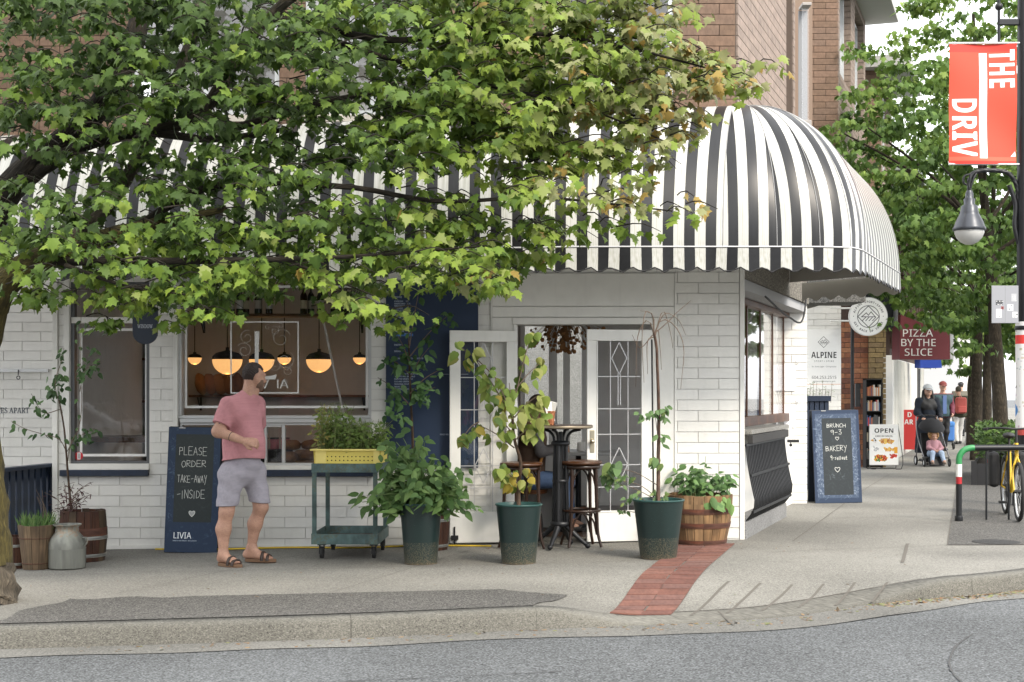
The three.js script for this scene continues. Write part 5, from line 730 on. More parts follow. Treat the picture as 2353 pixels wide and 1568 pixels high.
// ---- railing leaning out below the side window, papers on the pier, cables
{
  const t = thing('window_railing', 'black wrought iron railing bulging out below the timber side window', 'railing', [CXW, 0, 0], sideRot); const y0 = 0.27, y1 = 1.02;
  for (let i = 0; i < 28; i++) { const x = 0.06 + i * 0.09, prof = [[0.02, y1], [0.035, 0.85], [0.08, 0.6], [0.11, 0.45], [0.085, 0.36], [0.02, y0]]; part(t, 'bar', tube(prof.map((p) => [x, p[1], p[0]]), 0.009, 10, 5), M.iron); }
  for (const [y, z] of [[y1, 0.02], [0.72, 0.07], [0.36, 0.09]]) part(t, 'rail', rb(0.02, 2.52, y - 0.014, y + 0.014, z - 0.012, z + 0.012, 0.003), M.iron);
  part(t, 'end_stay', [rod([2.5, 1.02, 0.02], [2.5, 1.02, -0.22], 0.01), rod([2.5, 0.36, 0.08], [2.5, 0.36, -0.22], 0.01)], M.iron);
  const bd = mesh('crate_board', [rb(0.15, 2.5, 1.03, 1.115, 0.02, 0.07, 0.006)], S([0.05, 0.05, 0.052], { map: T.stain })); bd.position.set(CXW, 0, 0); bd.rotation.y = sideRot; tag(bd, 'dark weathered board between the window ledge and the railing', 'board');
  for (const [py, n] of [[842, 'upper'], [923, 'lower']]) 0;
  const pp = (py0, py1, label) => { const o = thing('posted_sheet', label, 'paper sheet', [3.592, 0, -4.385]); part(o, 'sheet', bx(-0.075, 0.075, (900 - py1) * 18.3 / 3268 + 1.55, (900 - py0) * 18.3 / 3268 + 1.55, 0, 0.004), S([0.78, 0.79, 0.82])); for (const s of [-1, 1]) part(o, 'clip_hook', rod([s * 0.11, (900 - py0) * 18.3 / 3268 + 1.57, 0], [s * 0.07, (900 - py0) * 18.3 / 3268 + 1.59, 0.03], 0.006), M.alu); };
  pp(838, 898, 'blank white sheet on the pier, the upper of the two'); pp(930, 983, 'blank white sheet on the pier, the lower of the two');
  const ph = thing('wall_bracket', 'small black bracket arm on the pier end of the railing', 'bracket', [3.412, 0.936, -3.6]); part(ph, 'arm', rb(0, 0.14, -0.018, 0.018, -0.03, 0.03, 0.004), M.black); part(ph, 'knob', mv(new THREE.SphereGeometry(0.02, 10, 8), 0.04, -0.05, 0), M.black); part(ph, 'stem', rod([0.04, -0.05, 0], [0.04, 0, 0], 0.006), M.black);
  const cb = mesh('cable', tube([[CXW + UX * 1.2 + NX * 0.02, 2.56, UZ * 1.2 + NZ * 0.02], [CXW + UX * 2.8 + NX * 0.03, 2.42, UZ * 2.8 + NZ * 0.03], [CXW + UX * 4.0 + NX * 0.03, 2.47, UZ * 4.0], [CXW + UX * 4.4 + NX * 0.03, 2.95, UZ * 4.4]], 0.012, 30, 5), M.black); tag(cb, 'black cable sagging below the concrete lintel of the side window', 'cable');
}
// ---- lamp post with banner, bicycle rack, boards
{
  const d = 16, px = 6.497, z = -4, t = thing('lamp_post', 'black ornamental lamp post carrying a hanging acorn lamp', 'lamp post', [px, gh(px, z), z]); const B = gh(px, z), Yw = (y) => y - B;
  part(t, 'pole', lathe([[0.16, 0], [0.16, 0.12], [0.13, 0.2], [0.12, 0.5], [0.105, 0.6], [0.1, 3], [0.09, 6.5], [0, 6.5]], 24), M.iron);
  part(t, 'collar', [lathe([[0.1, Yw(2.321)], [0.125, Yw(2.332)], [0.125, Yw(2.376)], [0.1, Yw(2.387)]], 24)], M.iron);
  const lx = 5.792 - px, ax = (q) => q; const arm = [[-0.08, Yw(3.918), 0], [-0.1, Yw(4.139), 0], [-0.2, Yw(4.304), 0], [-0.38, Yw(4.348), 0], [lx + 0.05, Yw(4.315), 0], [lx, Yw(4.205), 0], [lx, Yw(4.084), 0]];
  part(t, 'scroll_arm', [limb(arm, 0.03, 0.026, 40, 10, 2, 0.12), tube([[-0.08, Yw(3.423), 0], [-0.13, Yw(3.643), 0], [-0.12, Yw(3.918), 0], [-0.2, Yw(4.166), 0]], 0.03, 20, 8), tube([[lx + 0.02, Yw(4.304), 0], [lx - 0.06, Yw(4.276), 0], [lx - 0.07, Yw(4.194), 0], [lx - 0.03, Yw(4.166), 0]], 0.015, 16, 6), tube([[lx + 0.1, Yw(4.332), 0], [lx + 0.05, Yw(4.249), 0.02], [lx + 0.01, Yw(4.128), 0.02]], 0.014, 12, 6)], M.iron);
  const ly = (py) => Yw(1.55 + (900 - py) * 18 / 3268), L = (p) => p * 18 / 3268;
  const h = part(t, 'lamp_hood', mv(lathe([[L(6), ly(438)], [L(9), ly(445)], [L(9), ly(455)], [L(13), ly(458)], [L(12), ly(470)], [L(19), ly(474)], [L(21), ly(490)], [L(24), ly(496)], [L(31), ly(510)], [L(35), ly(522)], [L(37), ly(524)], [L(37), ly(530)], [L(33), ly(531)], [L(20), ly(500)]], 32), lx, 0, 0), S([0.05, 0.055, 0.065], { roughness: 0.35, metalness: 0.4 }));
  part(t, 'lamp_globe', mv(lathe([[L(33), ly(529)], [L(33), ly(536)], [L(29), ly(546)], [L(20), ly(556)], [L(9), ly(562)], [0.001, ly(563)]], 32), lx, 0, 0), PH([0.62, 0.62, 0.6], { roughness: 0.3, transmission: 0.25 }));
  part(t, 'cross_arm', [rb(6.161 - px, -0.05, ly(58), ly(44), -0.03, 0.03, 0.008), rod([6.166 - px, ly(100), 0], [6.166 - px, ly(-40), 0], 0.02), mv(new THREE.SphereGeometry(0.05, 12, 8), 6.166 - px, ly(15), 0)], M.iron);
  const tx = cvs(128, 512, (g) => { const q = rng(3); g.fillStyle = '#d9d8d6'; g.fillRect(0, 0, 128, 512); g.fillStyle = '#cf3a35'; g.fillRect(0, 60, 128, 40); g.fillStyle = '#fff'; g.font = 'bold 40px sans-serif'; g.fillText('VE', 20, 84); g.fillStyle = '#222'; g.font = 'bold 50px serif'; g.fillText('F', 20, 170); g.fillText('AL', 30, 300); g.fillStyle = '#3c79b8'; g.beginPath(); g.arc(60, 400, 44, 0, 7); g.fill(); g.fillStyle = '#a8423c'; g.fillRect(0, 482, 128, 30); g.fillStyle = '#a8423c'; g.fillRect(30, 230, 40, 12); for (let i = 0; i < 120; i++) { g.fillStyle = `rgba(${60 + q() * 90},${60 + q() * 80},${60 + q() * 80},.3)`; g.fillRect(q() * 128, q() * 512, 8 * q(), 12 * q()); } });
  part(t, 'poster_wrap', mv(new THREE.CylinderGeometry(0.115, 0.115, L(260), 24, 1, true), 0, ly(870), 0), new THREE.MeshStandardMaterial({ map: tx, roughness: 0.8 }));
  // banner
  const bn = thing('street_banner', 'orange-red street banner with white lettering hung from the lamp post', 'banner', [5.946, 5.185, -3.95]); const w = L(156), hh = L(277);
  const bt = cvs(512, 908, (g) => { g.fillStyle = '#d8452f'; g.fillRect(0, 0, 512, 908); g.fillStyle = '#c93225'; g.fillRect(0, 0, 512, 58); g.fillRect(0, 885, 512, 23); g.fillStyle = '#dc5c45'; g.fillRect(0, 855, 512, 30); g.fillStyle = '#f1efe9'; g.fillRect(230, 66, 60, 800); g.save(); g.font = 'bold 200px sans-serif'; g.textBaseline = 'alphabetic'; g.translate(300, 0); g.rotate(Math.PI / 2); g.fillStyle = '#f1efe9'; g.save(); g.translate(40, -8); g.scale(0.82, 1.32); g.fillText('THE', 0, 0); g.restore(); g.restore(); g.save(); g.translate(22, 0); g.rotate(Math.PI / 2); g.beginPath(); g.rect(0, -220, 850, 400); g.clip(); g.font = 'bold 200px sans-serif'; g.fillStyle = '#f1efe9'; g.save(); g.translate(392, -2); g.scale(1.0, 1.32); g.fillText('DRIVE', 0, 0); g.restore(); g.restore(); g.fillStyle = '#fff'; g.beginPath(); g.moveTo(470, 850); g.lineTo(505, 810); g.lineTo(508, 850); g.fill(); });
  part(bn, 'cloth', (() => { const g = sheet(20, 24, (u, v) => [lerp(-w / 2, w / 2, u), lerp(-hh / 2, hh / 2, v) - (1 - u) * 0.02 * (v > 0.5 ? 1 : 0), 0.02 * Math.sin(u * 5 + v * 2) + 0.012 * Math.sin(v * 9 + u * 3)], (u, v) => [u, v]); return g; })(), new THREE.MeshStandardMaterial({ map: bt, roughness: 0.7, side: THREE.DoubleSide }));
  for (const s of [1, -1]) part(bn, 'rod', rod([-w / 2, s * hh / 2, 0], [w / 2 + 0.12, s * hh / 2 + (s > 0 ? 0.008 : 0), -0.02], 0.014), M.alu);
  // back of a street sign with stickers
  const sb = thing('parking_sign', 'grey back of a parking sign covered with stickers on the lamp post', 'sign', [6.145, 2.633, -3.72]); const st = cvs(256, 384, (g) => { const q = rng(6); g.fillStyle = '#8b8d92'; g.fillRect(0, 0, 256, 384); const stk = (x, y, a, b, c, e) => { g.fillStyle = c; g.fillRect(x, y, a, b); g.fillStyle = e; for (let i = 0; i < 5; i++) g.fillRect(x + 4 + q() * (a - 16), y + 4 + q() * (b - 10), 4 + q() * 14, 3 + q() * 6); }; stk(36, 150, 70, 26, '#26282b', '#dfe0e0'); stk(36, 180, 66, 18, '#303338', '#ccc'); stk(40, 240, 54, 90, '#dadada', '#333'); stk(90, 214, 24, 30, '#8a2b2b', '#333'); stk(150, 190, 60, 70, '#b9bcc0', '#444'); stk(200, 270, 50, 60, '#c9c9c9', '#333'); stk(190, 80, 50, 80, '#a8aaad', '#ddd'); g.fillStyle = '#6f7174'; g.fillRect(128, 0, 3, 384); });
  part(sb, 'plate', rb(-L(30), L(31), -L(42), L(43), -0.006, 0, 0.003), S([0.28, 0.29, 0.30], { roughness: 0.5, metalness: 0.4 })); const sp = part(sb, 'stickers', new THREE.PlaneGeometry(L(59), L(83)), new THREE.MeshStandardMaterial({ map: st, roughness: 0.6 })); sp.position.set(L(0.5), L(0.5), 0.001); part(sb, 'bracket', rb(L(10), L(32), -0.02, 0.02, -0.2, -0.007, 0.004), M.iron);
  // bicycle rack
  const rkp = [4.983,-1.848], rk = thing('bike_rack', 'black tubular bicycle rack with green, white and red painted end', 'bike rack', [rkp[0], gh(rkp[0], rkp[1]), rkp[1]]); const r = 0.033, H = 0.82;
  const grn = S([0.03, 0.22, 0.07], { roughness: 0.4 }), red = S([0.35, 0.015, 0.02], { roughness: 0.4 });
  part(rk, 'post', [rod([0, 0.0, 0], [0, 0.42, 0], r, r, 16), lathe([[0.036, 0], [0.045, 0.005], [0.045, 0.06], [0.036, 0.065]], 16)], M.iron); part(rk, 'red_band', rod([0, 0.42, 0], [0, 0.5, 0], r + 0.0005, r + 0.0005, 16), red); part(rk, 'white_band', rod([0, 0.5, 0], [0, 0.64, 0], r + 0.0005, r + 0.0005, 16), M.white);
  part(rk, 'green_bend', tube([[0, 0.64, 0], [0.005, 0.72, 0], [0.05, 0.79, 0], [0.13, H, 0], [0.17, H + 0.002, 0]], r + 0.001, 24, 14), grn); part(rk, 'top_rail', rod([0.17, H + 0.002, 0], [3.2, H + 0.02, 0], r, r, 14), M.iron); for (const x of [0.31, 0.56, 1.0, 1.5, 2.1, 3.1]) part(rk, 'hanger', rod([x, 0.02, -0.01], [x, H, -0.01], x > 3 ? r : 0.012, x > 3 ? r : 0.012, 8), M.iron);
  // manhole
  const mp = [4.64,0.383], mh = mesh('utility_cover', lathe([[0, 0.004], [0.22, 0.004], [0.225, 0]], 32), S([0.09, 0.09, 0.09], { map: T.aggregate, metalness: 0.4 })); mh.position.set(mp[0], gh(mp[0], mp[1]) + 0.007, mp[1]); tag(mh, 'round dark iron utility cover set in the aggregate verge', 'manhole cover');
  // bakery advert board and red board
  const op = [7.382, -14.2], ob = thing('open_board', 'white advert board reading OPEN with pictures of breakfast dishes', 'advert board', [op[0], gh(op[0], op[1]), op[1]]); const q = rng(9);
  const ot = cvs(512, 700, (g) => { g.fillStyle = '#eeedea'; g.fillRect(0, 0, 512, 700); g.fillStyle = '#1b1b1b'; g.textAlign = 'center'; g.font = 'bold 108px sans-serif'; g.save(); g.translate(256, 140); g.scale(1.25, 1); g.fillText('OPEN', 0, 0); g.restore(); g.fillStyle = '#777'; g.fillRect(40, 160, 430, 3); g.fillStyle = '#333'; g.font = 'bold 42px sans-serif'; g.fillText('CAFE DU SOLEIL', 256, 214); const dish = (x, y, rx_, ry_, cols, n) => { g.fillStyle = '#f6f5f2'; g.beginPath(); g.ellipse(x, y, rx_, ry_, 0, 0, 7); g.fill(); for (let i = 0; i < n; i++) { g.fillStyle = cols[Math.floor(q() * cols.length)]; const a = q() * 7, r = Math.sqrt(q()); g.beginPath(); g.ellipse(x + Math.cos(a) * r * rx_ * 0.8, y + Math.sin(a) * r * ry_ * 0.7, 10 + q() * 26, 7 + q() * 15, q() * 3, 0, 7); g.fill(); } }; dish(300, 285, 160, 56, ['#d9a63a', '#e8c25a', '#b7702a', '#caa070'], 60); dish(70, 270, 60, 30, ['#c89a50', '#333', '#ddd'], 10); dish(90, 420, 70, 46, ['#ccc', '#b8b8b8', '#999'], 14); dish(340, 430, 110, 34, ['#c98d3a', '#b65b22', '#e2b660'], 24); g.fillStyle = '#e2a42c'; g.fillRect(440, 390, 62, 110); dish(180, 580, 150, 76, ['#a33a22', '#7c2a1c', '#d9862c', '#4c7a35', '#c9452a', '#e0b040'], 80); dish(430, 545, 70, 36, ['#c43a24', '#a82c1e', '#ddd'], 20); });
  const bw = L(67) * 28.2 / 18, bh = L(94) * 28.2 / 18; part(ob, 'panel', mv(rb(-bw / 2, bw / 2, 0, bh, -0.02, 0, 0.004), 0, 0.08, 0), M.whiteB); const of = part(ob, 'print', new THREE.PlaneGeometry(bw - 0.02, bh - 0.02), new THREE.MeshStandardMaterial({ map: ot, roughness: 0.6 })); of.position.set(0, 0.08 + bh / 2, 0.002); part(ob, 'stand', [tube([[-bw / 2, 0.1, -0.03], [-bw / 2, 0.02, 0.12], [-bw / 2 + 0.1, 0.01, 0.1]], 0.008, 10, 5), tube([[bw / 2, 0.9, -0.03], [bw / 2 + 0.03, 0.02, 0.12], [bw / 2 - 0.08, 0.01, 0.1]], 0.008, 10, 5), rod([-bw / 2, 0.01, -0.2], [bw / 2, 0.01, -0.2], 0.008), rod([-bw / 2, 0.01, -0.2], [-bw / 2, 0.85, -0.03], 0.008), rod([bw / 2, 0.01, -0.2], [bw / 2, 0.85, -0.03], 0.008)], M.black);
  const rp = [9.762, -21], rd = thing('red_board', 'red advert board with white letters behind the stroller', 'advert board', [rp[0], gh(rp[0], rp[1]), rp[1]]); part(rd, 'panel', rb(-0.15, 0.42, 0.12, 1.1, -0.02, 0, 0.004), S([0.5, 0.035, 0.03])); part(rd, 'frame', [rb(-0.2, -0.152, 0, 0.95, -0.03, 0.01, 0.004), rb(0.422, 0.46, 0, 0.95, -0.03, 0.01, 0.004)], M.black); const l1 = part(rd, 'lettering', letters('D', 'sans_bold', 0.12, 0.1), M.white); l1.position.set(-0.02, 0.92, 0.001); const l2 = part(rd, 'lettering', letters('AR', 'sans_bold', 0.12, 0.22), M.white); l2.position.set(-0.1, 0.74, 0.001);
}
// ================================================================= foliage
function leafGeo(half, fold, droop, cy = 0.35) {
  const pos = [0, cy, 0], idx = [], n = half.length; const put = (x, y) => pos.push(x, y, -fold * Math.abs(x) - droop * y * y);
  for (const [x, y] of half) put(x, y); for (let i = n - 2; i > 0; i--) put(-half[i][0], half[i][1]);
  pos[2] = -droop * cy * cy; const m = pos.length / 3 - 1; for (let i = 0; i < m; i++) idx.push(0, 1 + i, 1 + (i + 1) % m);
  const g = new THREE.BufferGeometry(); g.setAttribute('position', new THREE.Float32BufferAttribute(pos, 3)); g.setAttribute('uv', new THREE.Float32BufferAttribute(pos.filter((_, i) => i % 3 !== 2), 2)); g.setIndex(idx); g.computeVertexNormals(); return g;
}
const MAPLE = [leafGeo([[0, 0], [0.14, 0.03], [0.36, -0.04], [0.31, 0.14], [0.54, 0.38], [0.35, 0.4], [0.24, 0.5], [0.27, 0.66], [0.12, 0.7], [0, 1]], 0.22, 0.3), leafGeo([[0, 0], [0.16, 0.06], [0.4, 0.05], [0.3, 0.2], [0.5, 0.46], [0.3, 0.43], [0.2, 0.52], [0.22, 0.7], [0.1, 0.72], [0, 1]], 0.4, 0.18), leafGeo([[0, 0], [0.12, 0.0], [0.33, -0.1], [0.32, 0.1], [0.52, 0.28], [0.36, 0.36], [0.26, 0.46], [0.3, 0.58], [0.13, 0.66], [0, 0.98]], 0.1, 0.45)];
const OVATE = [leafGeo([[0, 0], [0.16, 0.1], [0.27, 0.32], [0.24, 0.6], [0.1, 0.85], [0, 1]], 0.3, 0.25, 0.4), leafGeo([[0, 0], [0.2, 0.08], [0.3, 0.3], [0.22, 0.62], [0.09, 0.86], [0, 1]], 0.12, 0.4, 0.4)];
const HEART = [leafGeo([[0, 0.05], [0.16, 0], [0.36, 0.12], [0.4, 0.36], [0.27, 0.66], [0.08, 0.88], [0, 1.02]], 0.25, 0.3, 0.35), leafGeo([[0, 0.05], [0.18, 0], [0.38, 0.16], [0.36, 0.42], [0.22, 0.7], [0.07, 0.9], [0, 1.02]], 0.5, 0.15, 0.35)];
const NARROW = [leafGeo([[0, 0], [0.07, 0.2], [0.09, 0.45], [0.05, 0.8], [0, 1]], 0.2, 0.5, 0.4)];
const BLADE = [leafGeo([[0, 0], [0.03, 0.3], [0.024, 0.7], [0, 1]], 0.2, 0.35, 0.4)];
const leafMats = new Map();
function leafMat(c) { const k = c.join(); if (!leafMats.has(k)) leafMats.set(k, PH(c, { roughness: 0.6, specularIntensity: 0.45, transmission: 0.3, side: THREE.DoubleSide })); return leafMats.get(k); }
const M4 = new THREE.Matrix4();
function leafMatrix(p, dir, nrm, s) { const y = V(dir).normalize(), z = V(nrm), x = new THREE.Vector3().crossVectors(y, z).normalize(); z.crossVectors(x, y); return new THREE.Matrix4().makeBasis(x, y, z).scale(new THREE.Vector3(s, s, s)).setPosition(p[0], p[1], p[2]); }
// leaves: {p,dir,n,s,c}; the largest in view become single leaves, the rest one mass
function addLeaves(parent, L, geos, palette, most, name = 'leaf') {
  const cam = [0, 1.55, 14], o = parent.position; for (const l of L) { const d = Math.hypot(l.p[0] + o.x - cam[0], l.p[1] + o.y - cam[1], l.p[2] + o.z - cam[2]); l.w = l.s / d * (l.vis ?? 1); }
  L.sort((a, b) => b.w - a.w); const one = L.slice(0, most), rest = L.slice(most);
  one.forEach((l, i) => { const m = shade(new THREE.Mesh(geos[i % geos.length], leafMat(palette[l.c]))); m.name = name; m.applyMatrix4(leafMatrix(l.p, l.dir, l.n, l.s)); parent.add(m); });
  geos.forEach((g, k) => { const R_ = rest.filter((_, i) => i % geos.length === k); if (!R_.length) return; const m = new THREE.InstancedMesh(g, PH([1, 1, 1], { roughness: 0.6, specularIntensity: 0.45, transmission: 0.3, side: THREE.DoubleSide }), R_.length), q = rng(k + 5); R_.forEach((l, i) => { m.setMatrixAt(i, leafMatrix(l.p, l.dir, l.n, l.s)); const c = palette[l.c], f = 0.85 + 0.3 * q(); m.setColorAt(i, lin(c[0] * f, c[1] * f, c[2] * f)); }); m.name = 'crown_leaves'; m.userData.kind = 'stuff'; shade(m); parent.add(m); });
}
// ---- the street maple whose crown hangs before the awning
{
  const q = rng(2024), g = (a = 1) => (q() + q() + q() - 1.5) * a;
  const t = thing('maple_tree', 'large street maple with mossy trunk, its leafy crown hanging before the striped awning', 'tree');
  const mossy = S([0.20, 0.185, 0.06], { map: T.bark, roughness: 1, bumpMap: T.bark, bumpScale: 0.02 }), grey = S([0.26, 0.245, 0.22], { map: T.bark, roughness: 1, bumpMap: T.bark, bumpScale: 0.03 }), darkBark = S([0.07, 0.062, 0.048], { map: T.bark, roughness: 1, bumpMap: T.bark, bumpScale: 0.02 }), lichen = S([0.17, 0.165, 0.14], { map: T.bark, roughness: 1, bumpMap: T.bark, bumpScale: 0.02 });
  const tr = part(t, 'trunk', limb([[-3.878,-0.089,3.6], [-3.884,-0.017,3.55], [-3.909,0.265,3.5]], 0.265, 0.215, 8, 18, 3, 0.07), grey);
  part(tr, 'mossy_stem', limb([[-3.909,0.265,3.5], [-3.941,0.747,3.5], [-3.979,1.229,3.5], [-3.973,1.807,3.5], [-3.876,2.225,3.5]], 0.215, 0.16, 22, 16, 3, 0.05), mossy);
  const limbs = [[[[-3.909,2.064,3.5], [-3.68,2.377,3.6], [-3.361,2.527,3.7], [-2.763,2.716,3.7], [-2.049,2.861,3.8]], 0.13, 0.02, mossy], [[[-3.973,2,3.5], [-3.913,2.783,3.4], [-3.621,3.204,3.4], [-3.361,3.449,3.3], [-3.111,3.748,3.2], [-2.923,4.152,3.1], [-2.816,4.849,3]], 0.13, 0.07, darkBark], [[[-3.686,3.074,3.4], [-3.202,3.349,3.5], [-2.72,3.462,3.5], [-2.217,3.396,3.6], [-1.707,3.459,3.6]], 0.055, 0.018, darkBark], [[[-3.33,2.533,3.7], [-2.977,2.932,3.5], [-2.681,3.496,3.4], [-2.519,3.837,3.4], [-2.411,4.202,3.3], [-2.351,4.623,3.2]], 0.05, 0.045, lichen], [[[-2.72,3.462,3.5], [-2.431,3.542,3.5], [-2.185,3.698,3.6], [-1.962,4.08,3.6], [-1.676,4.382,3.6], [-1.274,4.699,3.5]], 0.055, 0.035, lichen], [[[-2.089,3.459,3.6], [-1.3,3.635,3.8], [-0.863,3.697,3.8], [-0.391,3.503,3.9], [0.073,3.312,3.9]], 0.03, 0.008, darkBark], [[[-1.707,4.287,3.6], [-0.863,4.072,3.8], [-0.416,4.09,3.9], [0.073,4.1,3.9], [0.745,3.983,4], [1.418,3.814,4]], 0.03, 0.006, darkBark], [[[-2.763,2.722,3.7], [-2.195,3.031,3.7], [-1.175,3.017,3.8], [-0.545,2.904,3.9], [0.225,2.912,4], [1.128,2.82,4]], 0.032, 0.005, darkBark], [[[-3.393,2.496,3.7], [-2.376,2.468,4], [-1.141,2.489,4.1], [-0.171,2.565,4.1]], 0.035, 0.006, darkBark], [[[-1.707,4.335,3.6], [-1.313,4.103,3.7], [-0.239,3.766,3.8], [0.536,3.559,3.9], [1.112,3.294,4]], 0.024, 0.005, darkBark], [[[-3.204,2.455,3.8], [-2.655,2.277,4.1], [-2.179,2.21,4.2]], 0.018, 0.005, darkBark], [[[-1.633,2.494,4.05], [-1.262,2.338,4.1], [-0.959,2.216,4.1]], 0.014, 0.004, darkBark]];
  limbs.forEach(([p, a, b, m], i) => part(t, 'limb', limb(p, a, b, 26, 9, i + 2, 0.05), m));
  const rows = ['77777777777777777741', '99999999999999999973', '99999999999999999985', '999999999999999999984', '9999999999999999999575', '66667779999999999982', '44455677888888888652', '34446677644444653', '555666663334456556620', '6777677788888887 430', '9999999999999998', '72999999996477600', '400888300555'].map((s) => s);
  const cw = 0.2497, ch = 0.1935, x0 = -3.547, y0 = 4.3 + 0.1935, L = [], tw = [];
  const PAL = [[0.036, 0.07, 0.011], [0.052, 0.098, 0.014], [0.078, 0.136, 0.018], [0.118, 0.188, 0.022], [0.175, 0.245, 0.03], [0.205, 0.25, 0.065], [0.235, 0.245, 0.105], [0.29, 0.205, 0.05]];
  const cluster = (cx, cy, cz, n, sx, sy, sz, tone) => {
    const a = [cx - 0.1 + g(0.1), cy + 0.03, cz - 0.1 + g(0.1)]; tw.push(limb([a, [cx - 0.02, cy + 0.05, cz], [cx + sx * 0.8, cy - 0.02, cz + g(0.15)]], 0.006, 0.002, 5, 4, n, 0));
    for (let i = 0; i < n; i++) {
      const px = cx + g(sx), py = cy + g(sy) - Math.abs(g(sx * 0.18)), pz = cz + g(sz), dir = [g(1.3), -0.35 - q() * 0.6, 0.4 + g(0.9)], nn = [g(1.0), 0.85 + q() * 0.5, 0.45 + g(0.8)];
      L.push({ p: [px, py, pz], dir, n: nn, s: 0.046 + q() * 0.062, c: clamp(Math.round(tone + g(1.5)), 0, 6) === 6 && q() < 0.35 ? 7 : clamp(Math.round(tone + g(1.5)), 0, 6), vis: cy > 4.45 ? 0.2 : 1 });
    }
  };
  rows.forEach((r, j) => [...r].forEach((c, i) => {
    const D = +c || 0; if (!D) return; const y = y0 - j * ch, x = x0 + i * cw; let tone = 0.9 + 0.22 * Math.max(0, j - 6) * 0.9 + 0.16 * Math.max(0, i - 5) + (j >= 10 ? 0.6 : 0) + (j < 9 ? 0.26 * Math.max(0, i - 9) : 0); tone = Math.min(tone, 5.6);  // leaf colours run darker at left and top, lighter at fringe and right
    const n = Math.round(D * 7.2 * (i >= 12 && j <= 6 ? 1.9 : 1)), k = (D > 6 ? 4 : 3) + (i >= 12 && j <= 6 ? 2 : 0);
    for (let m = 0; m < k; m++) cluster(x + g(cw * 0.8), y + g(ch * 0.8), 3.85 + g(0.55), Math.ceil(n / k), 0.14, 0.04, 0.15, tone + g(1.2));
    if (D > 5 && i < 17) { const z = 2.75 + g(0.5), f = 11.25 / 10.2; cluster(x * f + g(cw), 1.55 + (y - 1.55) * f + g(ch), z, Math.round(D * 3), 0.17, 0.05, 0.2, tone - 0.9); }  // inner layer of leaves coloured darker, crown shade put into the colour
  }));
  for (let i = 0; i < 360; i++) { const x = lerp(-7.5, 0.9, q()), y = lerp(4.8, 8.6, q()), z = 2.5 + g(2.3); if (y > 8.8 - 0.4 * Math.abs(x + 3) || (z < 0.7 && y < 5.6)) continue; const n0 = L.length; cluster(x, y, z, 18, 0.3, 0.12, 0.3, 1.5); for (let k = n0; k < L.length; k++) L[k].s *= 1.35; }  // crown out of view above, larger leaves placed to shade the awning
  for (let i = 0; i < 26; i++) cluster(lerp(-5.6, -3.9, q()), lerp(2.4, 4.6, q()), 3.6 + g(1.0), 14, 0.22, 0.08, 0.2, 1);
  part(t, 'twigs', tw, darkBark).userData.kind = 'stuff';
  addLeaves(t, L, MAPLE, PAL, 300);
  // hanging seed bundle with pale leaves
}
// ---- street trees along the side street
function streetTree(x, z, r, cy, R3, n, seed, label, lean = [0, 0], sizes = [0.1, 0.15]) {
  const q = rng(seed), g = (a = 1) => (q() + q() + q() - 1.5) * a, y = gh(x, z), t = thing('street_tree', label, 'tree', [x, y - 0.02, z], 0, 'street trees');
  const bk = S([0.115, 0.10, 0.078], { map: T.bark, roughness: 1, bumpMap: T.bark, bumpScale: 0.02 });
  const c = [lean[0], cy - y, lean[1]], fork = [lean[0] * 0.3, (cy - y) - R3[1] * 0.65, lean[1] * 0.3];
  part(t, 'trunk', limb([[0, -0.1, 0], [0.02, 0.6, 0], [lean[0] * 0.12, fork[1] * 0.6, 0], fork, [c[0] * 0.7, c[1], c[2] * 0.7], [c[0], c[1] + R3[1] * 0.8, c[2]]], r * 1.15, r * 0.2, 22, 14, seed, 0.06), bk);
  for (let i = 0; i < 9; i++) { const a = i * 2.4 + seed, e = 0.3 + 0.6 * q(), end = [c[0] + Math.cos(a) * R3[0] * 0.85, c[1] + (e - 0.5) * R3[1] * 1.2, c[2] + Math.sin(a) * R3[2] * 0.85], st = [lerp(fork[0], c[0], e * 0.6), lerp(fork[1], c[1], e * 0.7), lerp(fork[2], c[2], e * 0.6)]; part(t, 'branch', limb([st, [(st[0] + end[0]) / 2, (st[1] + end[1]) / 2 + 0.15, (st[2] + end[2]) / 2], end], r * 0.32, 0.012, 10, 6, i, 0.04), bk); }
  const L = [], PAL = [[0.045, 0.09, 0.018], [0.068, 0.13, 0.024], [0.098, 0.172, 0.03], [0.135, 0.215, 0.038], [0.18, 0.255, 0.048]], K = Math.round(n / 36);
  for (let k = 0; k < K; k++) {
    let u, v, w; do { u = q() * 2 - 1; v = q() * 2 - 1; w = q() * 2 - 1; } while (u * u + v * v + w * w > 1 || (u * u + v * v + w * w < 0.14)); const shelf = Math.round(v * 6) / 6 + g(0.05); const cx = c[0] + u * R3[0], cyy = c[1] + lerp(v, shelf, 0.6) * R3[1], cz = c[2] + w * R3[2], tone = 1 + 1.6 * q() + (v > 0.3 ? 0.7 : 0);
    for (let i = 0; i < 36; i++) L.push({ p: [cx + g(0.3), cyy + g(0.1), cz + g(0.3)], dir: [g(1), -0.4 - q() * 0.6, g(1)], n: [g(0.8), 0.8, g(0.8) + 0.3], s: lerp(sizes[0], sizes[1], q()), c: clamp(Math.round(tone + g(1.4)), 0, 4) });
  }
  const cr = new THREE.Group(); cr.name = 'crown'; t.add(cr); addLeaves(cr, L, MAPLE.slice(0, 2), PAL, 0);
  return t;
}
streetTree(8.045, -9.4, 0.12, 5.3, [2.6, 3.1, 2.4], 10500, 11, 'street tree with twin-looking grey trunk beside the hedge planter', [-0.45, 0]);
streetTree(8.835, -12.5, 0.085, 5.1, [2.5, 2.6, 2.4], 7500, 12, 'second street tree, just past the hedge planter', [0.2, 0]);
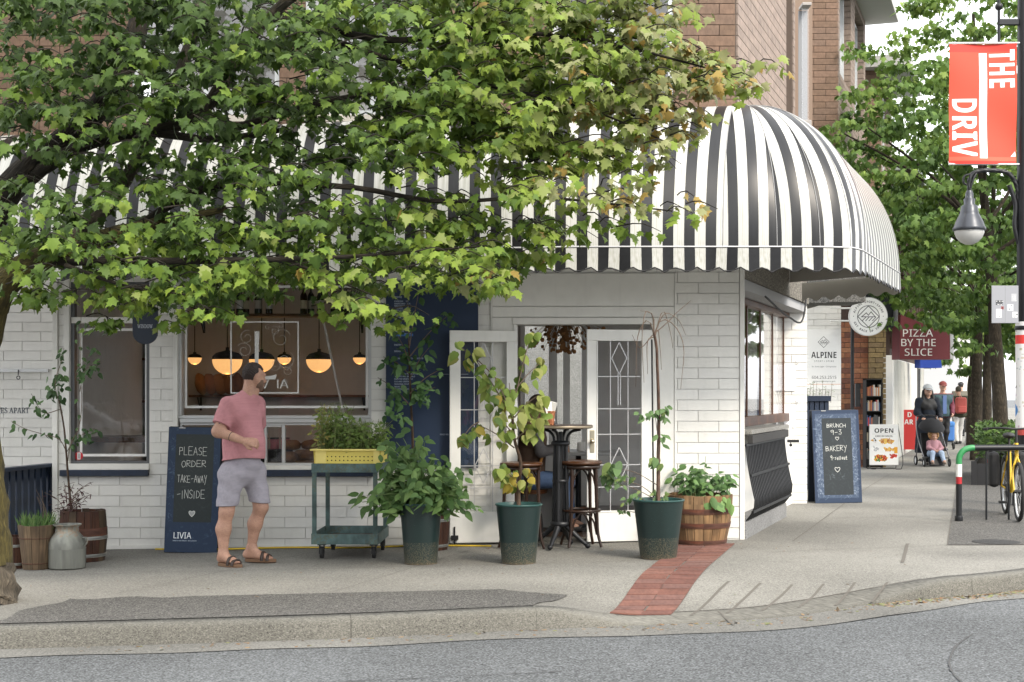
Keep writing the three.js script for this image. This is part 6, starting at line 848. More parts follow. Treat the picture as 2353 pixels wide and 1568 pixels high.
streetTree(10.443, -18, 0.13, 5.0, [2.9, 2.9, 2.8], 5200, 13, 'third street tree past the hedge planter', [0.2, 0], [0.13, 0.19]);
streetTree(13.242, -27, 0.13, 5.2, [3.2, 3.0, 3.2], 4200, 14, 'fourth street tree past the hedge planter', [0.4, 0], [0.16, 0.24]);
streetTree(17.375, -40, 0.15, 5.6, [4, 3.4, 4], 4000, 15, 'fifth street tree past the hedge planter', [0.8, 0], [0.2, 0.3]);
streetTree(22, -58, 0.15, 6, [5, 4.2, 5], 3600, 16, 'last street tree far down the side street', [0, 0], [0.26, 0.38]);
{ // hedge planter
  const z0 = -8.3, t = thing('hedge_planter', 'dark planter box with clipped leafy hedge around the street tree trunks', 'planter', [0, 0, 0]); const a = along(7.257, z0, 0), q = rng(61), g = (k = 1) => (q() + q() + q() - 1.5) * k;
  const box = new THREE.Group(); box.name = 'box'; t.add(box); box.position.set(a[0], 0, a[1]); box.rotation.y = sideRot; // local x along street, z outward
  part(box, 'side_board', rb(0, 4.4, 0.02, 0.42, -0.03, 0, 0.004), M.black); part(box, 'end_board', rb(-0.03, 0, 0.02, 0.42, 0, 1.3, 0.004), M.black); part(box, 'end_post', rb(-0.05, 0.03, 0, 0.46, -0.05, 0.03, 0.004), M.black); part(box, 'side_board', rb(0, 4.4, 0.02, 0.42, 1.3, 1.33, 0.004), M.black); part(box, 'soil', bx(0, 4.4, 0.1, 0.38, 0.001, 1.299), M.soil);
  const L = []; for (let i = 0; i < 6500; i++) { const s = q() * 4.4, w = q() * 1.3, top = 0.42 + (q() ** 0.5) * (0.5 + 0.12 * Math.sin(s * 4)), p = along(a[0], a[1], s, w); L.push({ p: [p[0] + g(0.05), top, p[1] + g(0.05)], dir: [g(1), 0.3 + g(0.6), g(1) + 0.3], n: [g(1), 0.7, 0.5 + g(0.6)], s: 0.055 + q() * 0.04, c: Math.floor(q() * 4) }); }
  const h = new THREE.Group(); h.name = 'hedge'; t.add(h); addLeaves(h, L, OVATE, [[0.03, 0.065, 0.014], [0.048, 0.095, 0.02], [0.07, 0.13, 0.026], [0.095, 0.165, 0.032]], 0);
}
// ---- potted plants
const greenA = [[0.045, 0.095, 0.025], [0.07, 0.135, 0.035], [0.1, 0.175, 0.048], [0.135, 0.215, 0.065]], greenD = [[0.03, 0.075, 0.025], [0.045, 0.10, 0.035], [0.065, 0.135, 0.045]], yell = [[0.09, 0.15, 0.03], [0.15, 0.22, 0.04], [0.21, 0.265, 0.05], [0.27, 0.29, 0.08], [0.33, 0.26, 0.04]], wine = [[0.05, 0.012, 0.016], [0.075, 0.02, 0.022], [0.06, 0.03, 0.02]];
M.stem = S([0.17, 0.115, 0.08], { map: T.bark, roughness: 0.9 }); M.twig = S([0.13, 0.095, 0.07], { roughness: 0.9 }); M.greenStem = S([0.10, 0.15, 0.05], { roughness: 0.8 });
function plant(name, label, category, base, build) { const t = thing(name, label, category, base), L = []; const tw = []; const leafAt = (p, n, spread, s, pal, up = -0.4, out = [0, 0, 0.5]) => { for (let i = 0; i < n; i++) L.push({ p: [p[0] + (R() - 0.5) * spread[0] * 2, p[1] + (R() - 0.5) * spread[1] * 2, p[2] + (R() - 0.5) * spread[2] * 2], dir: [(R() - 0.5) * 1.8 + out[0], up + (R() - 0.5) * 0.9 + out[1], (R() - 0.5) * 1.4 + out[2]], n: [(R() - 0.5) * 1.2, 0.6 + R() * 0.5, 0.7 + (R() - 0.5)], s: s * (0.7 + R() * 0.6), c: pal[Math.floor(R() * pal.length)] }); }; const r = build(t, leafAt, tw, L); if (tw.length) part(t, 'twigs', tw, r.twig ?? M.twig).userData.kind = 'stuff'; addLeaves(t, L, r.geo, r.pal, 300); return t; }
const rel = (b) => (p) => [p[0] - b[0], p[1] - b[1], p[2] - b[2]];
{
  let b = [spots.pot1[0], spots.pot1[1] + 0.47, spots.pot1[2]], q = rng(71);
  plant('bushy_plant', 'dense green bushy plant overflowing the first tall green pot', 'plant', b, (t, leaf, tw, L) => {
    for (let i = 0; i < 92; i++) { const a = q() * 6.28, e = 0.05 + q() * 1.25, len = 0.3 + q() * 0.26, end = [Math.cos(a) * Math.cos(e) * len * 1.05, Math.sin(e) * len * 1.05 - 0.08, Math.sin(a) * Math.cos(e) * len * 0.8]; if (i < 9) { end[0] = -0.36 + 0.05 * i; end[1] = 0.5 + 0.03 * (i % 5); } tw.push(limb([[0, -0.02, 0], [end[0] * 0.4, end[1] * 0.6 + 0.05, end[2] * 0.4], end], 0.006, 0.003, 6, 5, i, 0)); for (let k = 0; k < 10; k++) { const f = 0.3 + 0.7 * k / 9; leaf([end[0] * f, end[1] * f + 0.04, end[2] * f], 1, [0.08, 0.06, 0.08], 0.098, [0, 1, 1, 2, 2, 3], -0.35, [end[0] * 0.8, 0, end[2] * 0.6 + 0.3]); } }
    return { geo: OVATE, pal: greenA, twig: M.greenStem };
  });
  b = [spots.barrelB[0], spots.barrelB[1] + 0.32, spots.barrelB[2]]; let to = rel(b);
  plant('slender_tree', 'slender young tree with dark leaves in the barrel before the navy menu board', 'tree', b, (t, leaf, tw) => {
    const d = 13.65; part(t, 'trunk', limb([[0, -0.02, 0], to([-0.934,0.715,0.35]), to([-0.954,1.132,0.35]), to([-0.979,1.634,0.35]), to([-0.992,2.051,0.35])], 0.017, 0.008, 20, 7, 1, 0.04), M.stem);
    for (const e of [[[-1.284,1.683,0.4], [-0.984,1.425,0.4]], [[-0.693,1.758,0.4], [-0.976,1.529,0.4]], [[-1.243,1.885,0.3], [-0.988,1.717,0.35]], [[-0.589,2.299,0.4], [-0.98,1.883,0.4]], [[-1.012,2.43,0.3], [-0.984,2.008,0.4]], [[-0.868,2.632,0.4], [-0.984,1.966,0.4]], [[-1.138,2.137,0.3], [-0.984,1.841,0.4]], [[-0.791,1.963,0.5], [-0.976,1.675,0.4]], [[-0.729,1.591,0.5], [-0.968,1.425,0.4]]]) { const [a, c] = e.map(to); tw.push(limb([c, [(a[0] + c[0]) / 2, (a[1] + c[1]) / 2 + 0.03, (a[2] + c[2]) / 2], a], 0.006, 0.0025, 8, 5, 1, 0)); const n = a[1] > 1.95 ? 3 : 13; for (let k = 0; k < n; k++) { const f = 0.25 + 0.75 * k / n; leaf([lerp(c[0], a[0], f), lerp(c[1], a[1], f), lerp(c[2], a[2], f)], 1, [0.05, 0.04, 0.05], 0.085, [0, 1, 1, 2], -0.3); } }
    leaf(to([-0.601,2.237,0.4]), 12, [0.05, 0.1, 0.05], 0.07, [0, 1, 2]); leaf(to([-0.963,1.529,0.4]), 26, [0.2, 0.09, 0.1], 0.085, [0, 1, 2]); leaf(to([-0.984,1.821,0.4]), 22, [0.16, 0.1, 0.1], 0.085, [0, 1, 2]); leaf(to([-1.122,1.364,0.5]), 20, [0.14, 0.12, 0.1], 0.085, [1, 2, 2]);
    return { geo: OVATE, pal: [[0.045, 0.10, 0.035], [0.07, 0.15, 0.05], [0.105, 0.20, 0.075]] };
  });
  b = [spots.pot2[0], spots.pot2[1] + 0.46, spots.pot2[2]]; to = rel(b);
  plant('yellowing_sapling', 'sapling with heart-shaped yellow-green leaves in the middle green pot', 'sapling', b, (t, leaf, tw) => {
    part(t, 'trunk', limb([[0, -0.02, 0], to([0.06,0.702,1.4]), to([0.075,0.933,1.4]), to([0.021,1.126,1.4]), to([-0.002,1.434,1.4])], 0.02, 0.011, 18, 8, 2, 0.05), M.stem);
    const tips = [[1128,850], [1085,815], [1060,800], [1220,770], [1240,835], [1095,975], [1068,1000], [1250,960], [1140,960], [1170,880], [1235,910], [1155,1080], [1172,1095]], from = [[1178,960], [1178,960], [1140,870], [1180,930], [1182,900], [1182,1030], [1100,970], [1186,1010], [1180,1000], [1176,940], [1182,960], [1192,1115], [1194,1120]];
    const W = (p, dz) => to([(p[0] - 1176.5) * 12.6 / 3268, 1.55 + (900 - p[1]) * 12.6 / 3268, 1.4 + dz]);
    tips.forEach((e, i) => { const dz = (q() - 0.5) * 0.3, a = W(e, dz), c = W(from[i], dz * 0.2); tw.push(limb([c, [(a[0] + c[0]) / 2, (a[1] + c[1]) / 2 + 0.02, (a[2] + c[2]) / 2], a], 0.007, 0.003, 8, 5, i, 0)); leaf(a, 5, [0.06, 0.06, 0.06], 0.105, [0, 1, 2, 3], -0.9, [0, 0, 0.3]); for (let k = 0; k < 5; k++) leaf([lerp(c[0], a[0], 0.3 + k * 0.14), lerp(c[1], a[1], 0.3 + k * 0.14) - 0.02, lerp(c[2], a[2], 0.3 + k * 0.14)], 1, [0.05, 0.03, 0.05], 0.1, [0, 1, 1, 2, 3, 4], -0.9, [0, 0, 0.3]); });
    leaf(W([1205, 965], 0.05), 26, [0.15, 0.17, 0.12], 0.105, [1, 2, 2, 3], -0.9); leaf(W([1140, 900], 0.0), 14, [0.14, 0.13, 0.1], 0.1, [0, 1, 2], -0.9); leaf(W([1205, 1095], 0.1), 8, [0.07, 0.08, 0.04], 0.08, [2, 3, 4], -0.9);
    return { geo: HEART, pal: yell };
  });
  b = [spots.pot3[0], spots.pot3[1] + 0.465, spots.pot3[2]]; to = rel(b);
  plant('weeping_sapling', 'bare-topped weeping sapling with few leaves in the green pot near the white brick wall', 'sapling', b, (t, leaf, tw) => {
    const W = (p, dz = 0) => to([(p[0] - 1176.5) * 12.75 / 3268, 1.55 + (900 - p[1]) * 12.75 / 3268, 1.25 + dz]);
    part(t, 'trunk', limb([[0, -0.02, 0], W([1513, 1060]), W([1514, 950]), W([1511, 850]), W([1508, 790]), W([1503, 765])], 0.018, 0.012, 22, 8, 3, 0.06), S([0.21, 0.125, 0.095], { map: T.bark })); part(t, 'stake', rod(W([1503, 1165], -0.04), W([1499, 780], -0.04), 0.008), M.black);
    for (const c of [[[1503, 768], [1500, 725], [1485, 715], [1475, 760], [1478, 880]], [[1503, 770], [1520, 735], [1545, 745], [1568, 790], [1562, 895]], [[1504, 768], [1530, 720], [1560, 735], [1578, 770]], [[1503, 770], [1490, 735], [1470, 760], [1462, 890]], [[1506, 765], [1530, 745], [1560, 715], [1590, 690]], [[1503, 770], [1495, 720], [1470, 715]], [[1504, 772], [1525, 715], [1545, 780], [1548, 800]], [[1505, 775], [1512, 755], [1518, 800], [1522, 850]], [[1503, 775], [1490, 780], [1487, 860]], [[1500, 770], [1470, 800], [1452, 770]]]) tw.push(limb(c.map((p, i) => W(p, i * 0.02 * (c.length % 2 ? 1 : -1))), 0.0055, 0.002, 14, 5, 1, 0));
    const grp = [[1500, 950, 22, 0.13, 0.05, 0.075], [1530, 945, 6, 0.03, 0.06, 0.07], [1520, 1010, 6, 0.05, 0.05, 0.07], [1405, 1075, 14, 0.1, 0.07, 0.12], [1430, 1105, 14, 0.12, 0.07, 0.08], [1455, 1140, 18, 0.09, 0.06, 0.06], [1510, 1060, 10, 0.05, 0.05, 0.08], [1520, 1140, 18, 0.09, 0.06, 0.06], [1432, 1172, 5, 0.05, 0.03, 0.06], [1390, 1110, 6, 0.06, 0.03, 0.07]];
    for (const [x, y, n, sx, sy, s] of grp) { leaf(W([x, y], 0.05), n, [sx, sy, 0.08], s, [0, 1, 1, 2], -0.5); tw.push(limb([W([1510, y + 40]), W([(1510 + x) / 2, y + 10], 0.03), W([x, y], 0.05)], 0.004, 0.002, 6, 4, 1, 0)); }
    return { geo: OVATE, pal: [[0.07, 0.13, 0.045], [0.11, 0.19, 0.07], [0.16, 0.22, 0.07]] };
  });
  b = [spots.half[0], spots.half[1] + 0.42, spots.half[2]]; to = rel(b);
  plant('leafy_herbs', 'leafy herbs spilling over the pale oak half barrel', 'plant', b, (t, leaf, tw) => {
    for (let i = 0; i < 40; i++) { const a = q() * 6.28, r = Math.sqrt(q()) * 0.3, h = 0.06 + q() * 0.17, p = [Math.cos(a) * r, h, Math.sin(a) * r]; tw.push(limb([[p[0] * 0.7, 0, p[2] * 0.7], [p[0] * 0.9, h * 0.6, p[2] * 0.9], p], 0.004, 0.002, 4, 4, i, 0)); leaf([p[0], p[1] + (p[0] < 0 ? 0.05 : 0), p[2]], 5, [0.05, 0.05, 0.05], 0.085, [0, 1, 1, 2], -0.2, [p[0] * 1.2, 0, p[2] + 0.3]); }
    leaf([0.2, 0.03, 0.22], 14, [0.08, 0.05, 0.05], 0.11, [2, 3, 3], -0.9); leaf([0.05, 0.02, 0.3], 8, [0.06, 0.05, 0.03], 0.11, [1, 2], -0.9);
    for (const [x, h] of [[0.03, 0.42], [-0.12, 0.28], [0.27, 0.2], [0.1, 0.25]]) { tw.push(rod([x, 0, 0.05], [x + 0.02, h, 0.05], 0.004, 0.002, 5)); for (let k = 0; k < 5; k++) leaf([x + 0.01, 0.15 + (h - 0.15) * k / 5, 0.05], 2, [0.02, 0.02, 0.02], 0.06, [0, 1], 0.3); }
    return { geo: OVATE, pal: [[0.06, 0.12, 0.045], [0.095, 0.18, 0.06], [0.14, 0.25, 0.08], [0.19, 0.31, 0.10]], twig: M.greenStem };
  });
  b = [spots.barrelA[0], spots.barrelA[1] + 0.4, spots.barrelA[2]]; to = rel(b);
  plant('barrel_sapling', 'thin sapling with sparse round leaves growing from the weathered barrel', 'sapling', b, (t, leaf, tw) => {
    const W = (p, dz = 0) => to([(p[0] - 1176.5) * 13.1 / 3268, 1.55 + (900 - p[1]) * 13.1 / 3268, 0.9 + dz]);
    part(t, 'trunk', limb([W([165, 1185]), W([158, 1120]), W([153, 1060]), W([146, 980]), W([135, 920])], 0.012, 0.007, 16, 7, 4, 0.05), M.stem);
    const br = [[[150, 1040], [140, 1010], [100, 1000], [60, 985], [22, 968]], [[153, 1060], [165, 1020], [180, 980], [188, 800], [184, 690]], [[140, 950], [130, 880], [142, 820], [150, 800]], [[135, 920], [120, 900], [110, 905]], [[150, 1040], [175, 1010], [215, 985]], [[138, 940], [105, 950], [82, 930], [75, 905]], [[180, 900], [200, 850], [228, 830]]];
    for (const c of br) { const P = c.map((p, i) => W(p, (i % 2 ? 0.05 : -0.03))); tw.push(limb(P, 0.0045, 0.002, 14, 5, 1, 0)); const cv = curve(P); for (let k = 0; k < 15; k++) { const p = cv.getPoint(0.25 + 0.75 * k / 15); leaf([p.x, p.y, p.z], 1, [0.04, 0.03, 0.04], 0.06, [0, 1, 1, 2], -0.5); } }
    leaf(W([130, 890]), 22, [0.1, 0.12, 0.1], 0.07, [0, 1, 2], -0.6); leaf(W([205, 830]), 18, [0.08, 0.14, 0.1], 0.065, [0, 0, 1], -0.6); leaf(W([200, 1000]), 10, [0.1, 0.06, 0.08], 0.06, [0, 1], -0.5);
    return { geo: OVATE, pal: [[0.035, 0.075, 0.025], [0.055, 0.11, 0.035], [0.08, 0.15, 0.05]] };
  });
  plant('red_shrub', 'small dark red leaved shrub at the edge of the weathered barrel', 'shrub', [b[0] - 0.1, b[1], b[2] + 0.12], (t, leaf, tw) => { for (let i = 0; i < 16; i++) { const e = [(q() - 0.45) * 0.42, 0.05 + q() * 0.3, (q() - 0.3) * 0.2]; tw.push(limb([[0, -0.03, 0], [e[0] * 0.4, e[1] * 0.7, e[2] * 0.5], e], 0.004, 0.002, 6, 4, i, 0)); for (let k = 0; k < 9; k++) leaf([e[0] * (0.4 + k * 0.07), e[1] * (0.5 + k * 0.06), e[2]], 1, [0.03, 0.025, 0.03], 0.05, [0, 1, 2], 0.1); } return { geo: NARROW, pal: wine }; });
  b = [spots.bucket[0], spots.bucket[1] + 0.33, spots.bucket[2]];
  plant('grass_tuft', 'tuft of green grass and dry stalks in the pale wooden bucket', 'plant', b, (t, leaf, tw, L) => { for (let i = 0; i < 290; i++) { const a = q() * 6.28, r = Math.sqrt(q()) * 0.14; L.push({ p: [Math.cos(a) * r, -0.02, Math.sin(a) * r], dir: [(q() - 0.5) * 1.1, 1, (q() - 0.5) * 1.1], n: [q() - 0.5, 0.2, 1], s: 0.08 + q() * 0.13, c: Math.floor(q() * 3) }); } for (let i = 0; i < 5; i++) tw.push(limb([[0.04, 0, 0], [0.05 + i * 0.01, 0.15, 0], [0.05 + (q() - 0.5) * 0.12, 0.25 + q() * 0.15, 0]], 0.003, 0.0015, 5, 4, i, 0)); return { geo: BLADE, pal: [[0.06, 0.13, 0.03], [0.09, 0.18, 0.04], [0.13, 0.2, 0.06]] }; });
  plant('herb_seedlings', 'dense tangle of green herb seedlings growing in the yellow crate', 'plant', [spots.crate[0], spots.crate[1] + 0.07, spots.crate[2]], (t, leaf, tw, L) => {
    for (let i = 0; i < 150; i++) { const x = (q() - 0.5) * 0.56, z = (q() - 0.5) * 0.38, h = (0.16 + q() * 0.17) * (x < -0.02 ? 1.5 : 1), e = [x + (q() - 0.5) * 0.14 + (x > 0.2 ? 0.06 : 0), h, z + (q() - 0.4) * 0.12]; tw.push(limb([[x, 0, z], [x + (e[0] - x) * 0.3, h * 0.7, z], e], 0.0035, 0.0018, 5, 4, i, 0)); for (let k = 0; k < 11; k++) { const f = 0.25 + 0.75 * k / 11; leaf([lerp(x, e[0], f), h * f, lerp(z, e[2], f)], 1, [0.03, 0.02, 0.03], 0.052, x < -0.22 ? [2, 3, 4] : [0, 1, 1, 2, 2], -0.1); } }
    return { geo: [NARROW[0], OVATE[0]], pal: [[0.08, 0.13, 0.03], [0.115, 0.18, 0.04], [0.155, 0.225, 0.05], [0.22, 0.26, 0.07], [0.32, 0.28, 0.08]], twig: S([0.16, 0.19, 0.07]) };
  });
  const gz = [4.499, 1.486, -6.95]; plant('sedum_plant', 'grey-green leafy plant standing on the navy gate enclosure', 'plant', gz, (t, leaf, tw) => { for (let i = 0; i < 9; i++) { const x = -0.16 + i * 0.045, h = 0.08 + q() * 0.16; tw.push(rod([x, -0.1, 0], [x + 0.02, h, 0], 0.004, 0.002, 4)); for (let k = 0; k < 6; k++) leaf([x + 0.01, h * k / 5, 0], 1, [0.015, 0.01, 0.02], 0.055, [0, 1], 0.3); } return { geo: NARROW, pal: [[0.12, 0.17, 0.08], [0.18, 0.24, 0.12]] }; });
  // fallen leaves and grit along the kerb
  const L = [], tq = rng(88); for (let i = 0; i < 240; i++) { const e = EP[Math.floor(lerp(180, 560, tq()))]; if (!e || e.x < -6 || e.x > 5.5) continue; const off = -0.02 - tq() ** 2 * 0.22, x = e.x + e.nx * off, z = e.z + e.nz * off; L.push({ p: [x, roadH(x, z) + 0.008, z], dir: [tq() - 0.5, 0.05, tq() - 0.5], n: [(tq() - 0.5) * 0.6, 1, (tq() - 0.5) * 0.6], s: 0.02 + tq() * 0.03, c: Math.floor(tq() * 4) }); }
  for (let i = 0; i < 420; i++) { const u = tq(), e = EP.find((k) => k.x >= lerp(2.65, 4.3, u)), off = -0.01 - tq() ** 2 * 0.16, x = e.x + e.nx * off, z = e.z + e.nz * off; L.push({ p: [x, roadH(x, z) + 0.008, z], dir: [tq() - 0.5, 0.05, tq() - 0.5], n: [(tq() - 0.5) * 0.8, 1, (tq() - 0.5) * 0.8], s: 0.02 + tq() * 0.03, c: Math.floor(tq() * 4) }); }
  for (let i = 0; i < 130; i++) { const x = lerp(-4, 3.5, tq()), z = lerp(0.3, 3.6, tq()); L.push({ p: [x, gh(x, z) + 0.009, z], dir: [tq() - 0.5, 0.03, tq() - 0.5], n: [(tq() - 0.5) * 0.5, 1, (tq() - 0.5) * 0.5], s: 0.012 + tq() * 0.02, c: Math.floor(tq() * 4) }); }
  const pal = [[0.15, 0.085, 0.04], [0.21, 0.14, 0.075], [0.10, 0.07, 0.04], [0.14, 0.15, 0.06]], im = new THREE.InstancedMesh(OVATE[0], S([1, 1, 1], { side: THREE.DoubleSide }), L.length); L.forEach((l, i) => { im.setMatrixAt(i, leafMatrix(l.p, l.dir, l.n, l.s)); im.setColorAt(i, lin(...pal[l.c])); }); im.name = 'leaf_litter'; im.userData = { kind: 'stuff', label: 'dry leaf litter along the kerb and pavement', category: 'leaf litter' }; shade(im); scene.add(im);
}
// ================================================================= people
function sdfGeo(f, mn, mx, h) { // smooth surface of f=0 (surface nets)
  const n = [0, 1, 2].map((i) => Math.ceil((mx[i] - mn[i]) / h) + 1), [A, B, C] = n, v = new Float32Array(A * B * C);
  for (let k = 0, o = 0; k < C; k++) for (let j = 0; j < B; j++) for (let i = 0; i < A; i++, o++) v[o] = f(mn[0] + i * h, mn[1] + j * h, mn[2] + k * h);
  const id = new Int32Array(A * B * C).fill(-1), pos = [], nor = [], idx = [], at = (i, j, k) => i + A * (j + B * k);
  const E = [[0, 1], [2, 3], [4, 5], [6, 7], [0, 2], [1, 3], [4, 6], [5, 7], [0, 4], [1, 5], [2, 6], [3, 7]];
  for (let k = 0; k < C - 1; k++) for (let j = 0; j < B - 1; j++) for (let i = 0; i < A - 1; i++) {
    const c = []; let m = 0; for (let q = 0; q < 8; q++) { c[q] = v[at(i + (q & 1), j + (q >> 1 & 1), k + (q >> 2))]; if (c[q] < 0) m |= 1 << q; }
    if (m === 0 || m === 255) continue; let x = 0, y = 0, z = 0, w = 0;
    for (const [a, b] of E) if ((c[a] < 0) !== (c[b] < 0)) { const t = c[a] / (c[a] - c[b]); x += lerp(a & 1, b & 1, t); y += lerp(a >> 1 & 1, b >> 1 & 1, t); z += lerp(a >> 2, b >> 2, t); w++; }
    id[at(i, j, k)] = pos.length / 3; const p = [mn[0] + (i + x / w) * h, mn[1] + (j + y / w) * h, mn[2] + (k + z / w) * h]; pos.push(...p);
    const e = h * 0.5, g = V(f(p[0] + e, p[1], p[2]) - f(p[0] - e, p[1], p[2]), f(p[0], p[1] + e, p[2]) - f(p[0], p[1] - e, p[2]), f(p[0], p[1], p[2] + e) - f(p[0], p[1], p[2] - e)).normalize(); nor.push(g.x, g.y, g.z);
  }
  const quad = (a, b, c, d, s) => { if (a < 0 || b < 0 || c < 0 || d < 0) return; s ? idx.push(a, b, c, a, c, d) : idx.push(a, c, b, a, d, c); };
  for (let k = 1; k < C - 1; k++) for (let j = 1; j < B - 1; j++) for (let i = 1; i < A - 1; i++) {
    const s = v[at(i, j, k)] < 0;
    if (s !== v[at(i + 1, j, k)] < 0) quad(id[at(i, j - 1, k - 1)], id[at(i, j, k - 1)], id[at(i, j, k)], id[at(i, j - 1, k)], s);
    if (s !== v[at(i, j + 1, k)] < 0) quad(id[at(i - 1, j, k - 1)], id[at(i - 1, j, k)], id[at(i, j, k)], id[at(i, j, k - 1)], s);
    if (s !== v[at(i, j, k + 1)] < 0) quad(id[at(i - 1, j - 1, k)], id[at(i, j - 1, k)], id[at(i, j, k)], id[at(i - 1, j, k)], s);
  }
  const g = new THREE.BufferGeometry(); g.setAttribute('position', new THREE.Float32BufferAttribute(pos, 3)); g.setAttribute('normal', new THREE.Float32BufferAttribute(nor, 3)); g.setIndex(idx);
  const u = []; for (let i = 0; i < pos.length; i += 3) u.push(pos[i] + pos[i + 2] * 0.7, pos[i + 1]); g.setAttribute('uv', new THREE.Float32BufferAttribute(u, 2)); return g;
}
const C_ = (a, b, ra, rb_ = ra) => ({ a, b, ra, rb: rb_ }), E_ = (c, r) => ({ c, r });
function sd1(o, x, y, z) {
  if (o.c) { const X = (x - o.c[0]) / o.r[0], Y = (y - o.c[1]) / o.r[1], Z = (z - o.c[2]) / o.r[2], l = Math.sqrt(X * X + Y * Y + Z * Z); return (l - 1) * Math.min(o.r[0], o.r[1], o.r[2]); }
  const a = o.a, b = o.b, dx = b[0] - a[0], dy = b[1] - a[1], dz = b[2] - a[2], px = x - a[0], py = y - a[1], pz = z - a[2], L = dx * dx + dy * dy + dz * dz || 1e-9, t = Math.min(1, Math.max(0, (px * dx + py * dy + pz * dz) / L));
  const qx = px - dx * t, qy = py - dy * t, qz = pz - dz * t; return Math.sqrt(qx * qx + qy * qy + qz * qz) - (o.ra + (o.rb - o.ra) * t);
}
const sdf = (list, k = 0.05, inf = 0) => (x, y, z) => { let d = 1e9; for (const o of list) { const e = sd1(o, x, y, z); const h = Math.max(k - Math.abs(d - e), 0) / k; d = Math.min(d, e) - h * h * k * 0.25; } return d - inf; };
T.skin = dtex(256, (u, v) => { const a = fbm(u, v, 6, 5), b = fbm(u + 0.2, v, 40, 3); const k = 0.93 + 0.14 * (a - 0.5) + 0.14 * (b - 0.5); return [k, k * (0.97 + 0.06 * (b - 0.5)), k * 0.95]; }, 0.3);
const M_ = { skin: S([0.47, 0.285, 0.21], { roughness: 0.6, map: T.skin }), skinB: S([0.44, 0.26, 0.185], { roughness: 0.6 }) };
// a head in its own frame: forward +z, y up, centre between the ears; returns skin geometry list item, hair etc.
function headFns() {
  const skin = sdf([E_([0, 0.035, -0.012], [0.076, 0.098, 0.096]), C_([0, -0.02, 0.035], [0, -0.075, 0.06], 0.058, 0.036), C_([0.035, -0.045, 0.02], [-0.035, -0.045, 0.02], 0.042), C_([0, 0.02, 0.088], [0, -0.015, 0.106], 0.009, 0.015), C_([0.022, -0.018, 0.085], [-0.022, -0.018, 0.085], 0.012), E_([0.077, 0.0, -0.008], [0.012, 0.033, 0.02]), E_([-0.077, 0.0, -0.008], [0.012, 0.033, 0.02]), C_([0.04, 0.035, 0.072], [-0.04, 0.035, 0.072], 0.017), C_([0.014, -0.056, 0.083], [-0.014, -0.056, 0.083], 0.011), C_([0, -0.05, -0.03], [0, -0.16, -0.04], 0.056, 0.06)], 0.022);
  return skin;
}
const onFrame = (f, o, yaw, pitch = 0) => { const c = Math.cos(yaw), s = Math.sin(yaw), cp = Math.cos(pitch), sp = Math.sin(pitch); return (x, y, z) => { x -= o[0]; y -= o[1]; z -= o[2]; const X = c * x - s * z, Z = s * x + c * z; return f(X, cp * y + sp * Z, -sp * y + cp * Z); }; };
const cube = (c, r) => [[c[0] - r, c[1] - r * 1.5, c[2] - r], [c[0] + r, c[1] + r * 1.1, c[2] + r]];
const noiseFold = (x, y, z, a) => a * (Math.sin(x * 31 + y * 13 + Math.sin(z * 17 + y * 5) * 2) * Math.sin(y * 24 - z * 19 + x * 7));
const skinHead = headFns();
const hairFn = (line) => (x, y, z) => { const d = sd1(E_([0, 0.04, -0.016], [0.082, 0.1, 0.1]), x, y, z) + 0.0015 * Math.sin(x * 310 + z * 120) * Math.sin(y * 260 + z * 190); return Math.max(d, line(x, y, z)); };
function eyes(t, o, yaw, pitch = 0) { const e = []; for (const s of [-1, 1]) e.push(mv(new THREE.SphereGeometry(0.0105, 10, 8), s * 0.03, 0.013, 0.081)); const g = merge(e); g.rotateX(pitch); g.rotateY(yaw); g.translate(...o); return part(t, 'eyes', g, S([0.05, 0.04, 0.035], { roughness: 0.2 })); }
function hand(dir, at, up, s = 1, curl = 0.5) { // palm and five fingers as bones; dir: towards the fingertips, up: back of the hand
  const d = V(dir).normalize(), u = V(up), w = new THREE.Vector3().crossVectors(d, u).normalize(); u.crossVectors(w, d).normalize(); const P = (a, b, c) => { const v = V(at).addScaledVector(d, a * s).addScaledVector(w, b * s).addScaledVector(u, c * s); return [v.x, v.y, v.z]; }, L = [C_(P(0, 0, 0), P(0.05, 0.012, 0), 0.026 * s, 0.024 * s), C_(P(0.02, 0.02, 0), P(0.07, 0.03, -0.002), 0.016 * s, 0.0125 * s), C_(P(0.02, -0.018, 0), P(0.068, -0.028, -0.004), 0.016 * s, 0.012 * s)];
  [[0.03, 0.068], [0.0105, 0.078], [-0.0095, 0.073], [-0.028, 0.058]].forEach(([b, l], i) => { const k0 = P(0.07 - i * 0.003, b, 0), k1 = P(0.07 + l * 0.45, b * 1.05, -curl * 0.018), k2 = P(0.07 + l * (0.9 - curl * 0.5), b * 1.05, -0.02 - curl * 0.045); L.push(C_(k0, k1, 0.0098 * s, 0.009 * s), C_(k1, k2, 0.009 * s, 0.0075 * s)); }); L.push(C_(P(0.015, 0.026, -0.004), P(0.045, 0.05, -0.014), 0.013 * s, 0.0105 * s), C_(P(0.045, 0.05, -0.014), P(0.075, 0.056, -0.024), 0.0105 * s, 0.0085 * s)); return L;
}
